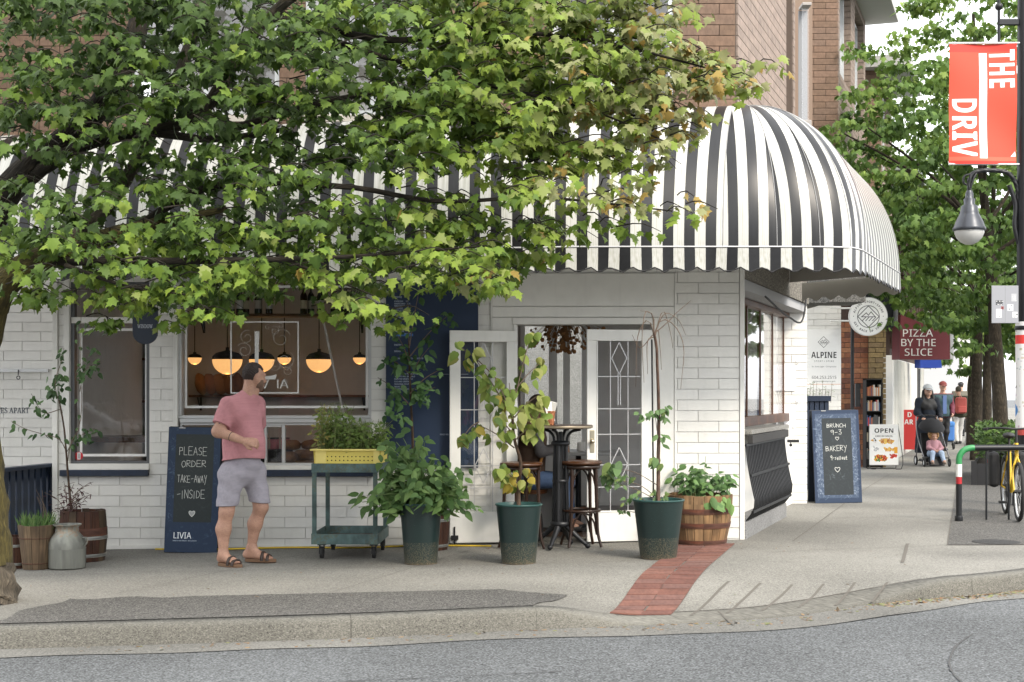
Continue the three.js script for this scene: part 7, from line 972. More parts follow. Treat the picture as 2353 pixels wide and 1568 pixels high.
// ---- man in the pink shirt
{
  const a = [-2.383,1.431], t = thing('person', 'person in pink shirt, grey shorts and sandals, walking past the window and looking towards it', 'person', [a[0], gh(a[0], a[1]) + 0.002, a[1]]);
  const nS = [-0.085, 1.4, 0.17], fS = [0.08, 1.41, -0.19], nE = [-0.165, 1.18, 0.25], nW = [0.06, 1.105, 0.33], fE = [0.09, 1.16, -0.25], fW = [0.13, 1.0, -0.15], nH = [-0.075, 0.8, 0.1], nK = [-0.115, 0.475, 0.13], nA = [-0.146, 0.1, 0.12], fH = [0.075, 0.8, -0.1], fK = [0.153, 0.5, -0.06], fA = [0.06, 0.13, -0.1], hd = [0.1, 1.645, -0.015], yaw = 2.2;
  const torso = [C_([-0.045, 1.33, 0.1], [0.055, 1.335, -0.12], 0.122, 0.122), E_([0.015, 1.1, 0.01], [0.16, 0.24, 0.165]), C_(nH, fH, 0.13, 0.13), C_(nS, [0.05, 1.47, -0.01], 0.06, 0.07), C_(fS, [0.05, 1.47, -0.01], 0.06, 0.07), E_([0.06, 1.07, 0.03], [0.13, 0.16, 0.14])];
  const legs = [C_(nH, nK, 0.098, 0.064), C_(fH, fK, 0.098, 0.064), C_(nK, [(nK[0] + nA[0]) / 2 - 0.015, 0.32, 0.115], 0.058, 0.064), C_([(nK[0] + nA[0]) / 2 - 0.015, 0.32, 0.115], nA, 0.062, 0.037), C_(fK, [0.095, 0.35, -0.085], 0.058, 0.063), C_([0.095, 0.35, -0.085], fA, 0.061, 0.037)];
  const arms = [C_(nS, nE, 0.058, 0.05), C_(nE, nW, 0.05, 0.031), C_(fS, fE, 0.058, 0.048), C_(fE, fW, 0.047, 0.03)];
  const foot = (A, toe, heel) => [C_(A, heel, 0.036, 0.032), C_(heel, toe, 0.03, 0.034), C_(A, [lerp(A[0], toe[0], 0.6), lerp(A[1], toe[1], 0.75), lerp(A[2], toe[2], 0.6)], 0.034, 0.026)];
  const toes = (toe, d) => { const L = [], D = V(d).normalize(), w = [-D.z, 0, D.x]; [-0.032, -0.012, 0.005, 0.02, 0.033].forEach((o, i) => { const l = [0.034, 0.03, 0.026, 0.02, 0.015][i]; L.push(C_([toe[0] + w[0] * o, toe[1] - 0.004, toe[2] + w[2] * o], [toe[0] + w[0] * o + D.x * l, toe[1] - 0.01, toe[2] + w[2] * o + D.z * l], i ? 0.0105 : 0.014)); }); return L; };
  const nT = [-0.045, 0.05, 0.185], nHe = [-0.17, 0.062, 0.095], fT = [0.2, 0.052, -0.075], fHe = [0.02, 0.075, -0.105];
  const body = sdf([...torso.map((o) => o.c ? E_(o.c, o.r.map((v) => v - 0.03)) : C_(o.a, o.b, o.ra - 0.03, o.rb - 0.03)), ...legs, ...arms, ...foot(nA, nT, nHe), ...foot(fA, fT, fHe), C_([0.05, 1.46, -0.01], [0.085, 1.57, -0.02], 0.078, 0.068)], 0.035);
  const headG = sdfGeo(onFrame(skinHead, hd, yaw, 0.12), ...cube(hd, 0.16), 0.005), hb = sdf(hand([1, -0.12, 0.1], [0.075, 1.1, 0.333], [0.1, 0.5, 1], 1.05, 0.6), 0.014), hf = sdf(hand([0.5, -0.1, 0.9], fW, [1, 0.3, 0], 1, 0.6), 0.014), tn = sdf([...toes(nT, [0.135, 0, 0.09]), C_([lerp(nHe[0], nT[0], 0.7), 0.05, lerp(nHe[2], nT[2], 0.7)], nT, 0.034, 0.034)], 0.012), tf = sdf([...toes(fT, [0.18, 0, 0.03]), C_([lerp(fHe[0], fT[0], 0.7), 0.055, lerp(fHe[2], fT[2], 0.7)], fT, 0.033, 0.034)], 0.012);
  part(t, 'body', [sdfGeo(body, [-0.36, -0.01, -0.36], [0.36, 1.62, 0.42], 0.011), headG, sdfGeo(hb, [0.02, 0.98, 0.24], [0.25, 1.2, 0.42], 0.0045), sdfGeo(hf, [0.02, 0.86, -0.26], [0.32, 1.1, 0.06], 0.006), sdfGeo(tn, [-0.17, 0.0, 0.06], [0.06, 0.11, 0.28], 0.005), sdfGeo(tf, [0.05, 0.0, -0.16], [0.3, 0.12, 0.02], 0.005)], M_.skin);
  const sl = sdf([...torso, C_([0.0, 1.22, 0.01], [0.005, 0.97, 0.01], 0.155, 0.178), C_(nS, [lerp(nS[0], nE[0], 0.72), lerp(nS[1], nE[1], 0.72), lerp(nS[2], nE[2], 0.72)], 0.072, 0.074), C_(fS, [lerp(fS[0], fE[0], 0.7), lerp(fS[1], fE[1], 0.7), lerp(fS[2], fE[2], 0.7)], 0.07, 0.072)], 0.05, 0.006);
  const aD = V(nE).sub(V(nS)).normalize(), aE = V(nS).lerp(V(nE), 0.74);
  part(t, 'shirt', sdfGeo((x, y, z) => { let d = sl(x, y, z) + noiseFold(x, y * 0.7, z, 0.005 + 0.004 * clamp((1.25 - y) * 3)); d = Math.max(d, 0.925 + 0.02 * Math.sin(x * 9 + 1) - y); d = Math.max(d, 0.075 - Math.hypot(x - 0.085, (y - 1.55) * 1.0, z + 0.012)); if (z > 0.16 && y < 1.36) { const e = (x - aE.x) * aD.x + (y - aE.y) * aD.y + (z - aE.z) * aD.z; const inArm = sd1(C_(nS, nE, 0.085, 0.085), x, y, z); if (inArm < 0 && sd1(torso[1], x, y, z) > 0.035) d = Math.max(d, e); } return d; }, [-0.36, 0.86, -0.36], [0.34, 1.56, 0.36], 0.0085), S([0.52, 0.235, 0.255], { map: T.cloth, roughness: 0.95 }));
  const sh = sdf([C_(nH, fH, 0.115, 0.115), C_([0, 0.88, 0], [0.01, 0.96, 0], 0.15, 0.15), C_(nH, [lerp(nH[0], nK[0], 0.88), lerp(nH[1], nK[1], 0.88), lerp(nH[2], nK[2], 0.88)], 0.105, 0.09), C_(fH, [lerp(fH[0], fK[0], 0.86), lerp(fH[1], fK[1], 0.86), lerp(fH[2], fK[2], 0.86)], 0.105, 0.088)], 0.03, 0.004);
  part(t, 'shorts', sdfGeo((x, y, z) => { let d = sh(x, y, z) + noiseFold(x * 0.8, y * 1.1, z, 0.006); const hem = x + z * -0.3 < 0.02 ? 0.525 + 0.03 * (x + 0.1) : 0.545 - 0.1 * (x - 0.1); d = Math.max(d, hem - y); return Math.max(d, y - 1.0); }, [-0.32, 0.48, -0.28], [0.36, 1.02, 0.3], 0.0085), S([0.36, 0.34, 0.385], { map: T.cloth, roughness: 0.95 }));
  part(t, 'hair', sdfGeo(onFrame(hairFn((x, y, z) => -(y - 0.0 + (z > 0.0 ? -0.062 - z * 0.25 : 0.075 + z * 0.55) - (Math.abs(x) > 0.06 && z > -0.03 ? 0.03 : 0))), hd, yaw, 0.12), ...cube(hd, 0.15), 0.0042), S([0.022, 0.013, 0.01], { roughness: 0.75 }));
  const bd = sdf([C_([0, -0.02, 0.035], [0, -0.075, 0.06], 0.061, 0.041), C_([0.035, -0.045, 0.02], [-0.035, -0.045, 0.02], 0.046)], 0.02); part(t, 'beard', sdfGeo(onFrame((x, y, z) => Math.max(bd(x, y, z) + 0.0012 * Math.sin(x * 400) * Math.sin(y * 350 + z * 200), y + 0.032 - Math.abs(x) * 0.45, -z - 0.0), hd, yaw, 0.12), ...cube(hd, 0.14), 0.004), S([0.14, 0.085, 0.06], { roughness: 0.9 }));
  eyes(t, hd, yaw, -0.12);
  const sandal = (toe, heel, lift) => { const D = V(toe[0] - heel[0], 0, toe[2] - heel[2]).normalize(), yw = Math.atan2(-D.z, D.x), L = 0.285, cx = lerp(heel[0], toe[0], 0.62), cz = lerp(heel[2], toe[2], 0.62); const s = part(t, 'sandal', (() => { const g = extr(Array.from({ length: 24 }, (_, i) => { const u = i / 24 * 6.2832; return [Math.cos(u) * L / 2, Math.sin(u) * (0.048 + 0.008 * Math.cos(u))]; }), 0.022, 0.003); g.rotateX(-Math.PI / 2); g.rotateY(yw); g.translate(cx, lift, cz); return boxUV(g); })(), S([0.16, 0.09, 0.05], { roughness: 0.8 })); const w = [-D.z, D.x]; for (const k of [0.035, 0.085]) { const mx = cx + D.x * (k - 0.01), mz = cz + D.z * (k - 0.01), p = []; for (let i = 0; i <= 8; i++) { const u = (i / 8 - 0.5) * Math.PI; p.push([mx + w[0] * Math.sin(u) * 0.052, lift + 0.012 + Math.cos(u) * (0.062 - (k > 0.05 ? 0.012 : -0.012)), mz + w[1] * Math.sin(u) * 0.052]); } const g = new THREE.TubeGeometry(curve(p), 16, 0.017, 6); const a2 = g.attributes.position, nn = g.attributes.normal; for (let i = 0; i < a2.count; i++) { const dd = nn.getX(i) * D.x + nn.getZ(i) * D.z; a2.setXYZ(i, a2.getX(i) - nn.getX(i) * 0.012 * (1 - Math.abs(dd)), a2.getY(i) - nn.getY(i) * 0.012 * (1 - Math.abs(dd)), a2.getZ(i) - nn.getZ(i) * 0.012 * (1 - Math.abs(dd))); } part(s, 'strap', g, S([0.035, 0.02, 0.014], { roughness: 0.5 })); } };
  sandal([nT[0] + 0.02, 0, nT[2] + 0.013], nHe, 0.0); sandal([fT[0] + 0.02, 0, fT[2]], fHe, 0.012);
  part(t, 'bracelet', (() => { const g = new THREE.TorusGeometry(0.038, 0.0035, 6, 20); const o = V(nE).lerp(V(nW), 0.55), dd = V(nW).sub(V(nE)).normalize(); g.applyQuaternion(new THREE.Quaternion().setFromUnitVectors(new THREE.Vector3(0, 0, 1), dd)); g.translate(o.x, o.y, o.z); g.scale(1, 1, 1); return g; })(), M.black);
  part(t, 'arm_tattoo', sdfGeo((x, y, z) => Math.max(sd1(C_(nS, nE, 0.0588, 0.0508), x, y, z), -sd1(C_(nS, nE, 0.05, 0.044), x, y, z), Math.abs((x + 0.15)) - 0.045, Math.abs(y - 1.225) - 0.028 - 0.012 * Math.sin(x * 160), 0.2 - z), [-0.28, 1.15, 0.14], [-0.04, 1.3, 0.34], 0.006), S([0.05, 0.055, 0.06], { roughness: 0.7 }));
}
// ---- simpler figures: built facing +z, then turned
function figure(label, p, turn, o) {
  const s = o.h / 1.75, t = thing('person', label, 'person', p, turn), K = (v) => v.map((q) => q * s);
  const st = o.stride ?? 0.12, J = { hip: [[-0.09, 0.9, 0], [0.09, 0.9, 0]], knee: [[-0.1, 0.5, st * 0.6 + 0.03], [0.1, 0.5, -st * 0.3 + 0.03]], ank: [[-0.1, 0.09, st], [0.1, 0.11, -st]], sh: [[-0.19, 1.42, 0], [0.19, 1.42, 0]], el: o.el ?? [[-0.25, 1.14, -0.03], [0.25, 1.14, -0.03]], wr: o.wr ?? [[-0.24, 0.88, 0.06], [0.24, 0.88, 0.06]] };
  const sc = (L) => L.map((b) => b.c ? E_(K(b.c), b.r.map((v) => v * s)) : C_(K(b.a), K(b.b), b.ra * s, b.rb * s));
  const torso = [C_([-0.1, 1.32, 0], [0.1, 1.32, 0], 0.125), C_([0, 1.25, 0], [0, 1.0, 0], 0.135, 0.13), C_([-0.08, 0.92, 0], [0.08, 0.92, 0], 0.12), C_(J.sh[0], [0, 1.46, 0], 0.055, 0.065), C_(J.sh[1], [0, 1.46, 0], 0.055, 0.065)], arms = [0, 1].flatMap((i) => [C_(J.sh[i], J.el[i], 0.056, 0.045), C_(J.el[i], J.wr[i], 0.045, 0.03)]), legs = [0, 1].flatMap((i) => [C_(J.hip[i], J.knee[i], 0.088, 0.058), C_(J.knee[i], J.ank[i], 0.056, 0.036)]), feet = [0, 1].flatMap((i) => [C_(J.ank[i], [J.ank[i][0], 0.04, J.ank[i][2] - 0.03], 0.035), C_([J.ank[i][0], 0.04, J.ank[i][2] - 0.03], [J.ank[i][0], 0.035, J.ank[i][2] + 0.14], 0.034, 0.03)]);
  const hd = K([0, 1.635, 0.02]), hs = 0.98; const hands = [0, 1].flatMap((i) => { const d = V(J.wr[i]).sub(V(J.el[i])).normalize(); return hand([d.x, d.y, d.z], J.wr[i], o.palm ?? [i ? 1 : -1, 0, 0.2], 0.9, 0.7); });
  const B = sdf(sc([...torso.map((b) => C_(b.a, b.b, b.ra - 0.025, b.rb - 0.025)), ...arms, ...legs, ...feet, C_([0, 1.44, 0], [0, 1.56, 0.005], 0.058, 0.055)]), 0.04), H = sdf(sc(hands), 0.012);
  const hg = sdfGeo(onFrame(skinHead, hd, o.look ?? 0, o.nod ?? 0), ...cube(hd, 0.16), 0.007); const handBox = (i) => { const w = K(J.wr[i]); return [[w[0] - 0.17, w[1] - 0.2, w[2] - 0.17], [w[0] + 0.17, w[1] + 0.17, w[2] + 0.2]]; };
  part(t, 'body', [sdfGeo(B, [-0.5 * s, -0.01, -0.42 * s], [0.5 * s, 1.6 * s, 0.6 * s], 0.016), hg, sdfGeo(H, ...handBox(0), 0.007), sdfGeo(H, ...handBox(1), 0.007)], o.skin ?? M_.skinB);
  const cloth = (nm, L, inf, lo, hi, m, k = 0.05, box) => part(t, nm, sdfGeo(((f) => (x, y, z) => Math.max(f(x, y, z) + noiseFold(x, y, z, 0.004), lo * s - y, y - hi * s))(sdf(sc(L), k, inf)), ...(box ?? [[-0.52 * s, lo * s - 0.03, -0.45 * s], [0.52 * s, hi * s + 0.03, 0.62 * s]]), 0.013), m);
  o.wear(cloth, { torso, arms, legs, feet, J, sc, s, hd, t, K });
  for (let i = 0; i < 2; i++) part(t, 'shoe', (() => { const f = sdf(sc(feet.slice(i * 2, i * 2 + 2)), 0.03, 0.008), a = K(J.ank[i]); return sdfGeo((x, y, z) => Math.max(f(x, y, z), y - 0.1 * s, -y + 0.001), [a[0] - 0.09, -0.02, a[2] - 0.14], [a[0] + 0.09, 0.15, a[2] + 0.26], 0.01); })(), o.shoe ?? M.black);
  if (o.hair) part(t, 'hair', sdfGeo(onFrame(o.hair[0], hd, o.look ?? 0, o.nod ?? 0), [hd[0] - 0.17, hd[1] - (o.hair[2] ?? 0.16), hd[2] - 0.2], [hd[0] + 0.17, hd[1] + 0.18, hd[2] + 0.17], 0.007), o.hair[1]);
  eyes(t, hd, o.look ?? 0, -(o.nod ?? 0)); return t;
}
const capGeo = (s = 1) => [mv(new THREE.SphereGeometry(0.106 * s, 20, 10, 0, 6.283, 0, 1.5), 0, 0.052, -0.012), (() => { const g = new THREE.CylinderGeometry(0.085 * s, 0.085 * s, 0.008, 20, 1, false, -1.3, 2.6); g.scale(1, 1, 1.5); g.rotateX(0.22); return mv(g, 0, 0.055, 0.045); })()];
const jeans = S([0.03, 0.05, 0.09], { map: T.cloth }), navyCoat = S([0.014, 0.02, 0.032], { map: T.cloth, roughness: 0.95 });
{
  // woman with stroller
  const sp = [8.809,-16.318], gy = gh(sp[0], sp[1] - 0.9);
  const wd = 29.7, wx = 8.83, wz = -16.2;
  figure('person in long navy coat and pale cap pushing the stroller', [wx, gh(wx, wz) + 0.002, wz], 0.05, {
    h: 1.66, stride: 0.16, el: [[-0.26, 1.16, 0.04], [0.26, 1.16, 0.04]], wr: [[-0.2, 1.05, 0.28], [0.2, 1.05, 0.28]], palm: [0, 1, 0.1], nod: -0.05, shoe: S([0.10, 0.09, 0.08]),
    hair: [(x, y, z) => Math.max(Math.min(sd1(E_([0, 0.04, -0.018], [0.086, 0.102, 0.102]), x, y, z), sd1(C_([-0.085, 0, -0.02], [-0.13, -0.3, 0.03], 0.035, 0.045), x, y, z), sd1(C_([0.085, 0, -0.02], [0.13, -0.3, 0.03], 0.035, 0.045), x, y, z), sd1(C_([0, 0, -0.06], [0, -0.28, -0.08], 0.08, 0.09), x, y, z)), z > 0.02 ? -(y - 0.06) - (Math.abs(x) > 0.075 ? 0.5 : 0) : -1), S([0.012, 0.01, 0.01], { roughness: 0.6 }), 0.42],
    wear: (c, b) => { c('top', b.torso, 0.012, 0.85, 1.47, M.black); c('coat', [C_([-0.14, 1.34, -0.02], [0.14, 1.34, -0.02], 0.13), C_([0, 1.2, -0.02], [0, 0.9, -0.02], 0.17, 0.2), C_([-0.08, 0.9, -0.03], [-0.12, 0.3, 0.02], 0.16, 0.17), C_([0.08, 0.9, -0.03], [0.12, 0.3, -0.04], 0.16, 0.18), ...b.arms.map((q) => C_(q.a, q.b, q.ra + 0.022, q.rb + 0.02)), C_(b.J.sh[0], [0, 1.46, -0.02], 0.07), C_(b.J.sh[1], [0, 1.46, -0.02], 0.07)], 0, 0.26, 1.5, navyCoat); c('skirt', [C_([0, 0.9, 0], [0, 0.5, 0.02], 0.15, 0.17)], 0, 0.42, 0.98, M.black); const cp = part(b.t, 'cap', capGeo(), S([0.42, 0.45, 0.47])); cp.position.set(...b.hd); },
  });
  // stroller
  const t = thing('stroller', 'black folding stroller with hood carrying a seated child', 'stroller', [wx - 0.1, gh(wx, wz + 0.75) + 0.002, wz + 0.75]);
  for (const s of [-1, 1]) { part(t, 'side_frame', [tube([[s * 0.22, 1.02, -0.48], [s * 0.25, 0.8, -0.36], [s * 0.26, 0.5, -0.12], [s * 0.26, 0.2, 0.22]], 0.013, 20, 7), tube([[s * 0.26, 0.55, -0.14], [s * 0.26, 0.3, -0.28], [s * 0.26, 0.14, -0.36]], 0.012, 12, 7)], S([0.22, 0.22, 0.23], { metalness: 0.6, roughness: 0.4 })); for (const [x, z, r] of [[s * 0.26, 0.24, 0.085], [s * 0.26, -0.36, 0.105]]) { const w = part(t, 'wheel', mv(ry(new THREE.TorusGeometry(r - 0.02, 0.02, 8, 24), Math.PI / 2), x, r, z), M.rubber); part(w, 'rim', mv(rz(new THREE.CylinderGeometry(r - 0.025, r - 0.025, 0.018, 18), Math.PI / 2), x, r, z), M.alu); } }
  part(t, 'handle', tube([[-0.22, 1.02, -0.48], [-0.1, 1.04, -0.5], [0.1, 1.04, -0.5], [0.22, 1.02, -0.48]], 0.017, 16, 8), M.black);
  part(t, 'hood', (() => { const g = new THREE.SphereGeometry(0.29, 24, 12, 0, 6.283, 0, 1.35); g.scale(0.95, 0.85, 1.0); g.rotateX(0.35); return mv(g, 0, 0.74, -0.14); })(), S([0.012, 0.012, 0.014], { roughness: 0.8, side: THREE.DoubleSide }));
  part(t, 'seat', [rb(-0.2, 0.2, 0.15, 0.2, -0.12, 0.16, 0.02), (() => { const g = rb(-0.2, 0.2, 0, 0.5, -0.03, 0.03, 0.02); g.rotateX(-0.3); return mv(g, 0, 0.2, -0.1); })(), (() => { const g = rb(-0.16, 0.16, -0.2, 0, -0.02, 0.02, 0.01); g.rotateX(-0.5); return mv(g, 0, 0.2, 0.17); })()], M.black); part(t, 'basket', [rb(-0.22, 0.22, 0.09, 0.145, -0.3, 0.16, 0.02)], M.black); part(t, 'cross_bar', [rod([-0.26, 0.18, 0.22], [0.26, 0.18, 0.22], 0.012), rod([-0.26, 0.105, -0.36], [0.26, 0.105, -0.36], 0.01)], M.black);
  const c = thing('person', 'small child with curly blond hair in pink top sitting in the stroller', 'person', [wx - 0.1, t.position.y + 0.2, wz + 0.8]); const k = 0.62, hh = [0, 0.42, -0.02];
  const hdF = (x, y, z) => skinHead((x) / 0.85, (y) / 0.85, (z) / 0.85) * 0.85, lg = [C_([-0.06, 0.06, 0], [-0.09, 0.08, 0.2], 0.055, 0.045), C_([0.06, 0.06, 0], [0.09, 0.08, 0.2], 0.055, 0.045), C_([-0.09, 0.08, 0.2], [-0.12, -0.08, 0.28], 0.042, 0.03), C_([0.09, 0.08, 0.2], [0.12, -0.08, 0.28], 0.042, 0.03)], ar = [C_([-0.1, 0.29, -0.03], [-0.13, 0.18, 0.05], 0.036, 0.03), C_([-0.13, 0.18, 0.05], [-0.04, 0.14, 0.14], 0.03, 0.022), C_([0.1, 0.29, -0.03], [0.14, 0.18, 0.05], 0.036, 0.03), C_([0.14, 0.18, 0.05], [0.06, 0.14, 0.14], 0.03, 0.022)], ts = [C_([0, 0.27, -0.03], [0, 0.08, 0], 0.09, 0.1)];
  const kidHands = [...hand([0.8, -0.2, 0.6], [-0.04, 0.14, 0.14], [0, 1, 0], 0.6, 0.6), ...hand([-0.8, -0.2, 0.6], [0.06, 0.14, 0.14], [0, 1, 0], 0.6, 0.6)], kf = [C_([-0.12, -0.08, 0.28], [-0.125, -0.11, 0.34], 0.032, 0.026), C_([0.12, -0.08, 0.28], [0.125, -0.11, 0.34], 0.032, 0.026)];
  part(c, 'body', [sdfGeo(sdf([...lg, ...ar, ...ts.map((q) => C_(q.a, q.b, q.ra - 0.02, q.rb - 0.02)), ...kf, C_([0, 0.3, -0.03], [0, 0.38, -0.02], 0.045)], 0.03), [-0.24, -0.16, -0.16], [0.24, 0.42, 0.42], 0.012), sdfGeo(onFrame(hdF, hh, 0, 0.2), ...cube(hh, 0.14), 0.008), sdfGeo(sdf(kidHands, 0.01), [-0.15, 0.02, 0.06], [0.18, 0.24, 0.28], 0.007)], M_.skin);
  part(c, 'top', sdfGeo(sdf([...ts, ...ar], 0.03, 0.01), [-0.24, 0.05, -0.16], [0.24, 0.38, 0.2], 0.011), S([0.36, 0.19, 0.22])); part(c, 'trousers', sdfGeo(sdf([...lg, C_([-0.05, 0.06, 0], [0.05, 0.06, 0], 0.085)], 0.03, 0.01), [-0.24, -0.1, -0.14], [0.24, 0.18, 0.36], 0.011), S([0.28, 0.36, 0.48])); part(c, 'hair', sdfGeo((x, y, z) => Math.max(sd1(E_([0, 0.45, -0.04], [0.11, 0.11, 0.105]), x, y, z) + 0.008 * Math.sin(x * 70 + y * 40) * Math.sin(y * 80 + z * 60), z > 0.02 ? (0.475 - y) - (Math.abs(x) > 0.07 ? 0.1 : 0) : -1), [-0.14, 0.28, -0.17], [0.14, 0.6, 0.12], 0.008), S([0.36, 0.2, 0.08])); for (const s of [-1, 1]) part(c, 'shoe', mv(new THREE.SphereGeometry(0.042, 12, 8).scale(0.8, 0.75, 1.3), s * 0.125, -0.115, 0.33), S([0.2, 0.15, 0.12]));
}
{
  const gx = (px, d) => [(px - 1176.5) * d / 3268, 14 - d]; let a = gx(2167, 37);
  const short = (x, y, z) => -(y + (z > 0.02 ? -0.055 : 0.05));
  figure('person in teal vest, maroon sleeves and red cap walking up the side street', [a[0], gh(a[0], a[1]) + 0.002, a[1]], 0.0, { h: 1.78, stride: 0.14, wr: [[-0.22, 0.9, 0.1], [0.2, 0.95, 0.18]], hair: [hairFn(short), S([0.02, 0.015, 0.012])], wear: (c, b) => { c('trousers', b.legs, 0.016, 0.1, 0.98, M.black); c('shirt', [...b.torso, ...b.arms.map((q) => C_(q.a, q.b, q.ra + 0.012, q.rb + 0.014))], 0.006, 0.86, 1.47, S([0.14, 0.025, 0.045], { map: T.cloth })); c('vest', b.torso, 0.028, 0.88, 1.45, S([0.035, 0.075, 0.085], { map: T.cloth })); const f = part(b.t, 'shirt_front', rb(-0.05, 0.05, 0.95 * b.s, 1.42 * b.s, 0.13, 0.175, 0.01), S([0.08, 0.13, 0.28])); const cp = part(b.t, 'cap', capGeo(), S([0.16, 0.03, 0.025])); cp.position.set(...b.hd); } });
  a = gx(2203, 42);
  figure('person in olive jacket and white trousers with a pink backpack, seen from behind', [a[0], gh(a[0], a[1]) + 0.002, a[1]], Math.PI, { h: 1.68, stride: 0.18, shoe: M.black, hair: [hairFn((x, y, z) => z > 0.06 ? 1 : -0.2), S([0.05, 0.045, 0.03])], wear: (c, b) => { c('trousers', b.legs, 0.024, 0.08, 0.95, S([0.62, 0.61, 0.58], { map: T.cloth })); c('jacket', [...b.torso, ...b.arms.map((q) => C_(q.a, q.b, q.ra + 0.022, q.rb + 0.018))], 0.024, 0.8, 1.48, S([0.045, 0.045, 0.022], { map: T.cloth })); const k = part(b.t, 'backpack', rb(-0.16, 0.16, 0.9, 1.38, -0.33, -0.15, 0.06), S([0.48, 0.10, 0.085], { map: T.cloth })); part(k, 'pocket', rb(-0.12, 0.12, 0.93, 1.12, -0.37, -0.325, 0.03), S([0.42, 0.085, 0.075])); part(k, 'grab_loop', tube([[-0.04, 1.37, -0.2], [0, 1.42, -0.2], [0.04, 1.37, -0.2]], 0.01, 10, 6), S([0.5, 0.2, 0.17])); } });
  a = gx(2209, 49);
  figure('person in grey jacket and dark cap walking away far down the pavement', [a[0], gh(a[0], a[1]) + 0.002, a[1]], Math.PI, { h: 1.85, hair: [hairFn(short), S([0.03, 0.025, 0.02])], wear: (c, b) => { c('trousers', b.legs, 0.02, 0.08, 0.95, M.black); c('jacket', [...b.torso, ...b.arms.map((q) => C_(q.a, q.b, q.ra + 0.022, q.rb + 0.018))], 0.028, 0.82, 1.48, S([0.12, 0.11, 0.085])); const cp = part(b.t, 'cap', capGeo(), M.black); cp.position.set(...b.hd); } });
  a = [11.622, -24]; const tr = thing('shopping_trolley', 'blue two-wheeled shopping trolley bag beside the white trousers', 'shopping trolley', [a[0], gh(a[0], a[1]) + 0.002, a[1]], -0.1);
  part(tr, 'bag', rb(-0.19, 0.19, 0.22, 0.72, -0.13, 0.13, 0.05), S([0.05, 0.17, 0.46], { map: T.cloth })); part(tr, 'flap', rb(-0.195, 0.195, 0.6, 0.75, -0.14, 0.145, 0.05), S([0.06, 0.2, 0.5], { map: T.cloth })); part(tr, 'frame', [tube([[-0.17, 0.1, -0.15], [-0.17, 0.9, -0.17], [0, 1.0, -0.18], [0.17, 0.9, -0.17], [0.17, 0.1, -0.15]], 0.012, 40, 6), rb(-0.18, 0.18, 0.19, 0.215, -0.14, 0.14, 0.005), tube([[-0.17, 0.2, 0.12], [-0.17, 0.02, 0.13], [0.17, 0.02, 0.13], [0.17, 0.2, 0.12]], 0.01, 20, 6)], M.black); for (const s of [-1, 1]) part(tr, 'wheel', mv(rz(new THREE.CylinderGeometry(0.085, 0.085, 0.03, 20), Math.PI / 2), s * 0.2, 0.085, -0.13), M.rubber);
  // woman seated just inside the door, seen from the side
  const sx = 0.219, sz = -0.95, t = thing('person', 'person with grey-brown hair, brown vest and jeans seated inside the open door', 'person', [sx, 0.082, sz]);
  const tor = [C_([0.0, 1.0, 0.09], [0.0, 1.0, -0.12], 0.105), C_([0, 0.95, 0], [-0.03, 0.62, 0], 0.12, 0.13), C_([-0.03, 0.56, 0.08], [-0.03, 0.56, -0.1], 0.12)], lg = [C_([-0.03, 0.55, 0.09], [0.36, 0.53, 0.11], 0.085, 0.06), C_([0.36, 0.53, 0.11], [0.34, 0.1, 0.12], 0.056, 0.04), C_([-0.03, 0.55, -0.1], [0.36, 0.53, -0.1], 0.085, 0.06), C_([0.36, 0.53, -0.1], [0.4, 0.1, -0.1], 0.056, 0.04)], ar = [C_([0.01, 1.06, 0.16], [0.08, 0.84, 0.2], 0.05, 0.042), C_([0.08, 0.84, 0.2], [0.28, 0.86, 0.16], 0.04, 0.028), C_([0.01, 1.06, -0.17], [0.1, 0.84, -0.18], 0.05, 0.042), C_([0.1, 0.84, -0.18], [0.28, 0.88, -0.08], 0.04, 0.028)], hh = [0.06, 1.295, 0.0];
  part(t, 'body', [sdfGeo(sdf([...tor.map((q) => C_(q.a, q.b, q.ra - 0.02, q.rb - 0.02)), ...lg, ...ar, C_([0.34, 0.1, 0.12], [0.46, 0.05, 0.13], 0.038, 0.032), C_([0.4, 0.1, -0.1], [0.52, 0.05, -0.1], 0.038, 0.032), C_([0.01, 1.08, 0], [0.04, 1.2, 0], 0.055)], 0.04), [-0.25, 0, -0.3], [0.6, 1.25, 0.32], 0.014), sdfGeo(onFrame(skinHead, hh, 1.35, 0.25), ...cube(hh, 0.16), 0.006), sdfGeo(sdf(hand([1, 0, -0.1], [0.28, 0.86, 0.16], [0, 0.4, 1], 0.9, 0.7), 0.012), [0.2, 0.74, 0.06], [0.46, 0.98, 0.28], 0.006), sdfGeo(sdf(hand([1, 0, 0.1], [0.28, 0.88, -0.08], [0, 0.6, -1], 0.9, 0.7), 0.012), [0.2, 0.76, -0.2], [0.46, 1.0, 0.04], 0.006)], M_.skin);
  part(t, 'hair', sdfGeo(onFrame((x, y, z) => Math.max(Math.min(sd1(E_([0, 0.04, -0.02], [0.086, 0.102, 0.1]), x, y, z), sd1(C_([0, 0.0, -0.07], [0, -0.13, -0.08], 0.06, 0.045), x, y, z)), z > 0.0 ? 0.05 - y + z * 0.2 : -1), hh, 1.35, 0.25), [hh[0] - 0.2, hh[1] - 0.22, hh[2] - 0.17], [hh[0] + 0.17, hh[1] + 0.17, hh[2] + 0.17], 0.006), S([0.10, 0.075, 0.055], { roughness: 0.7 })); eyes(t, hh, 1.35, -0.25);
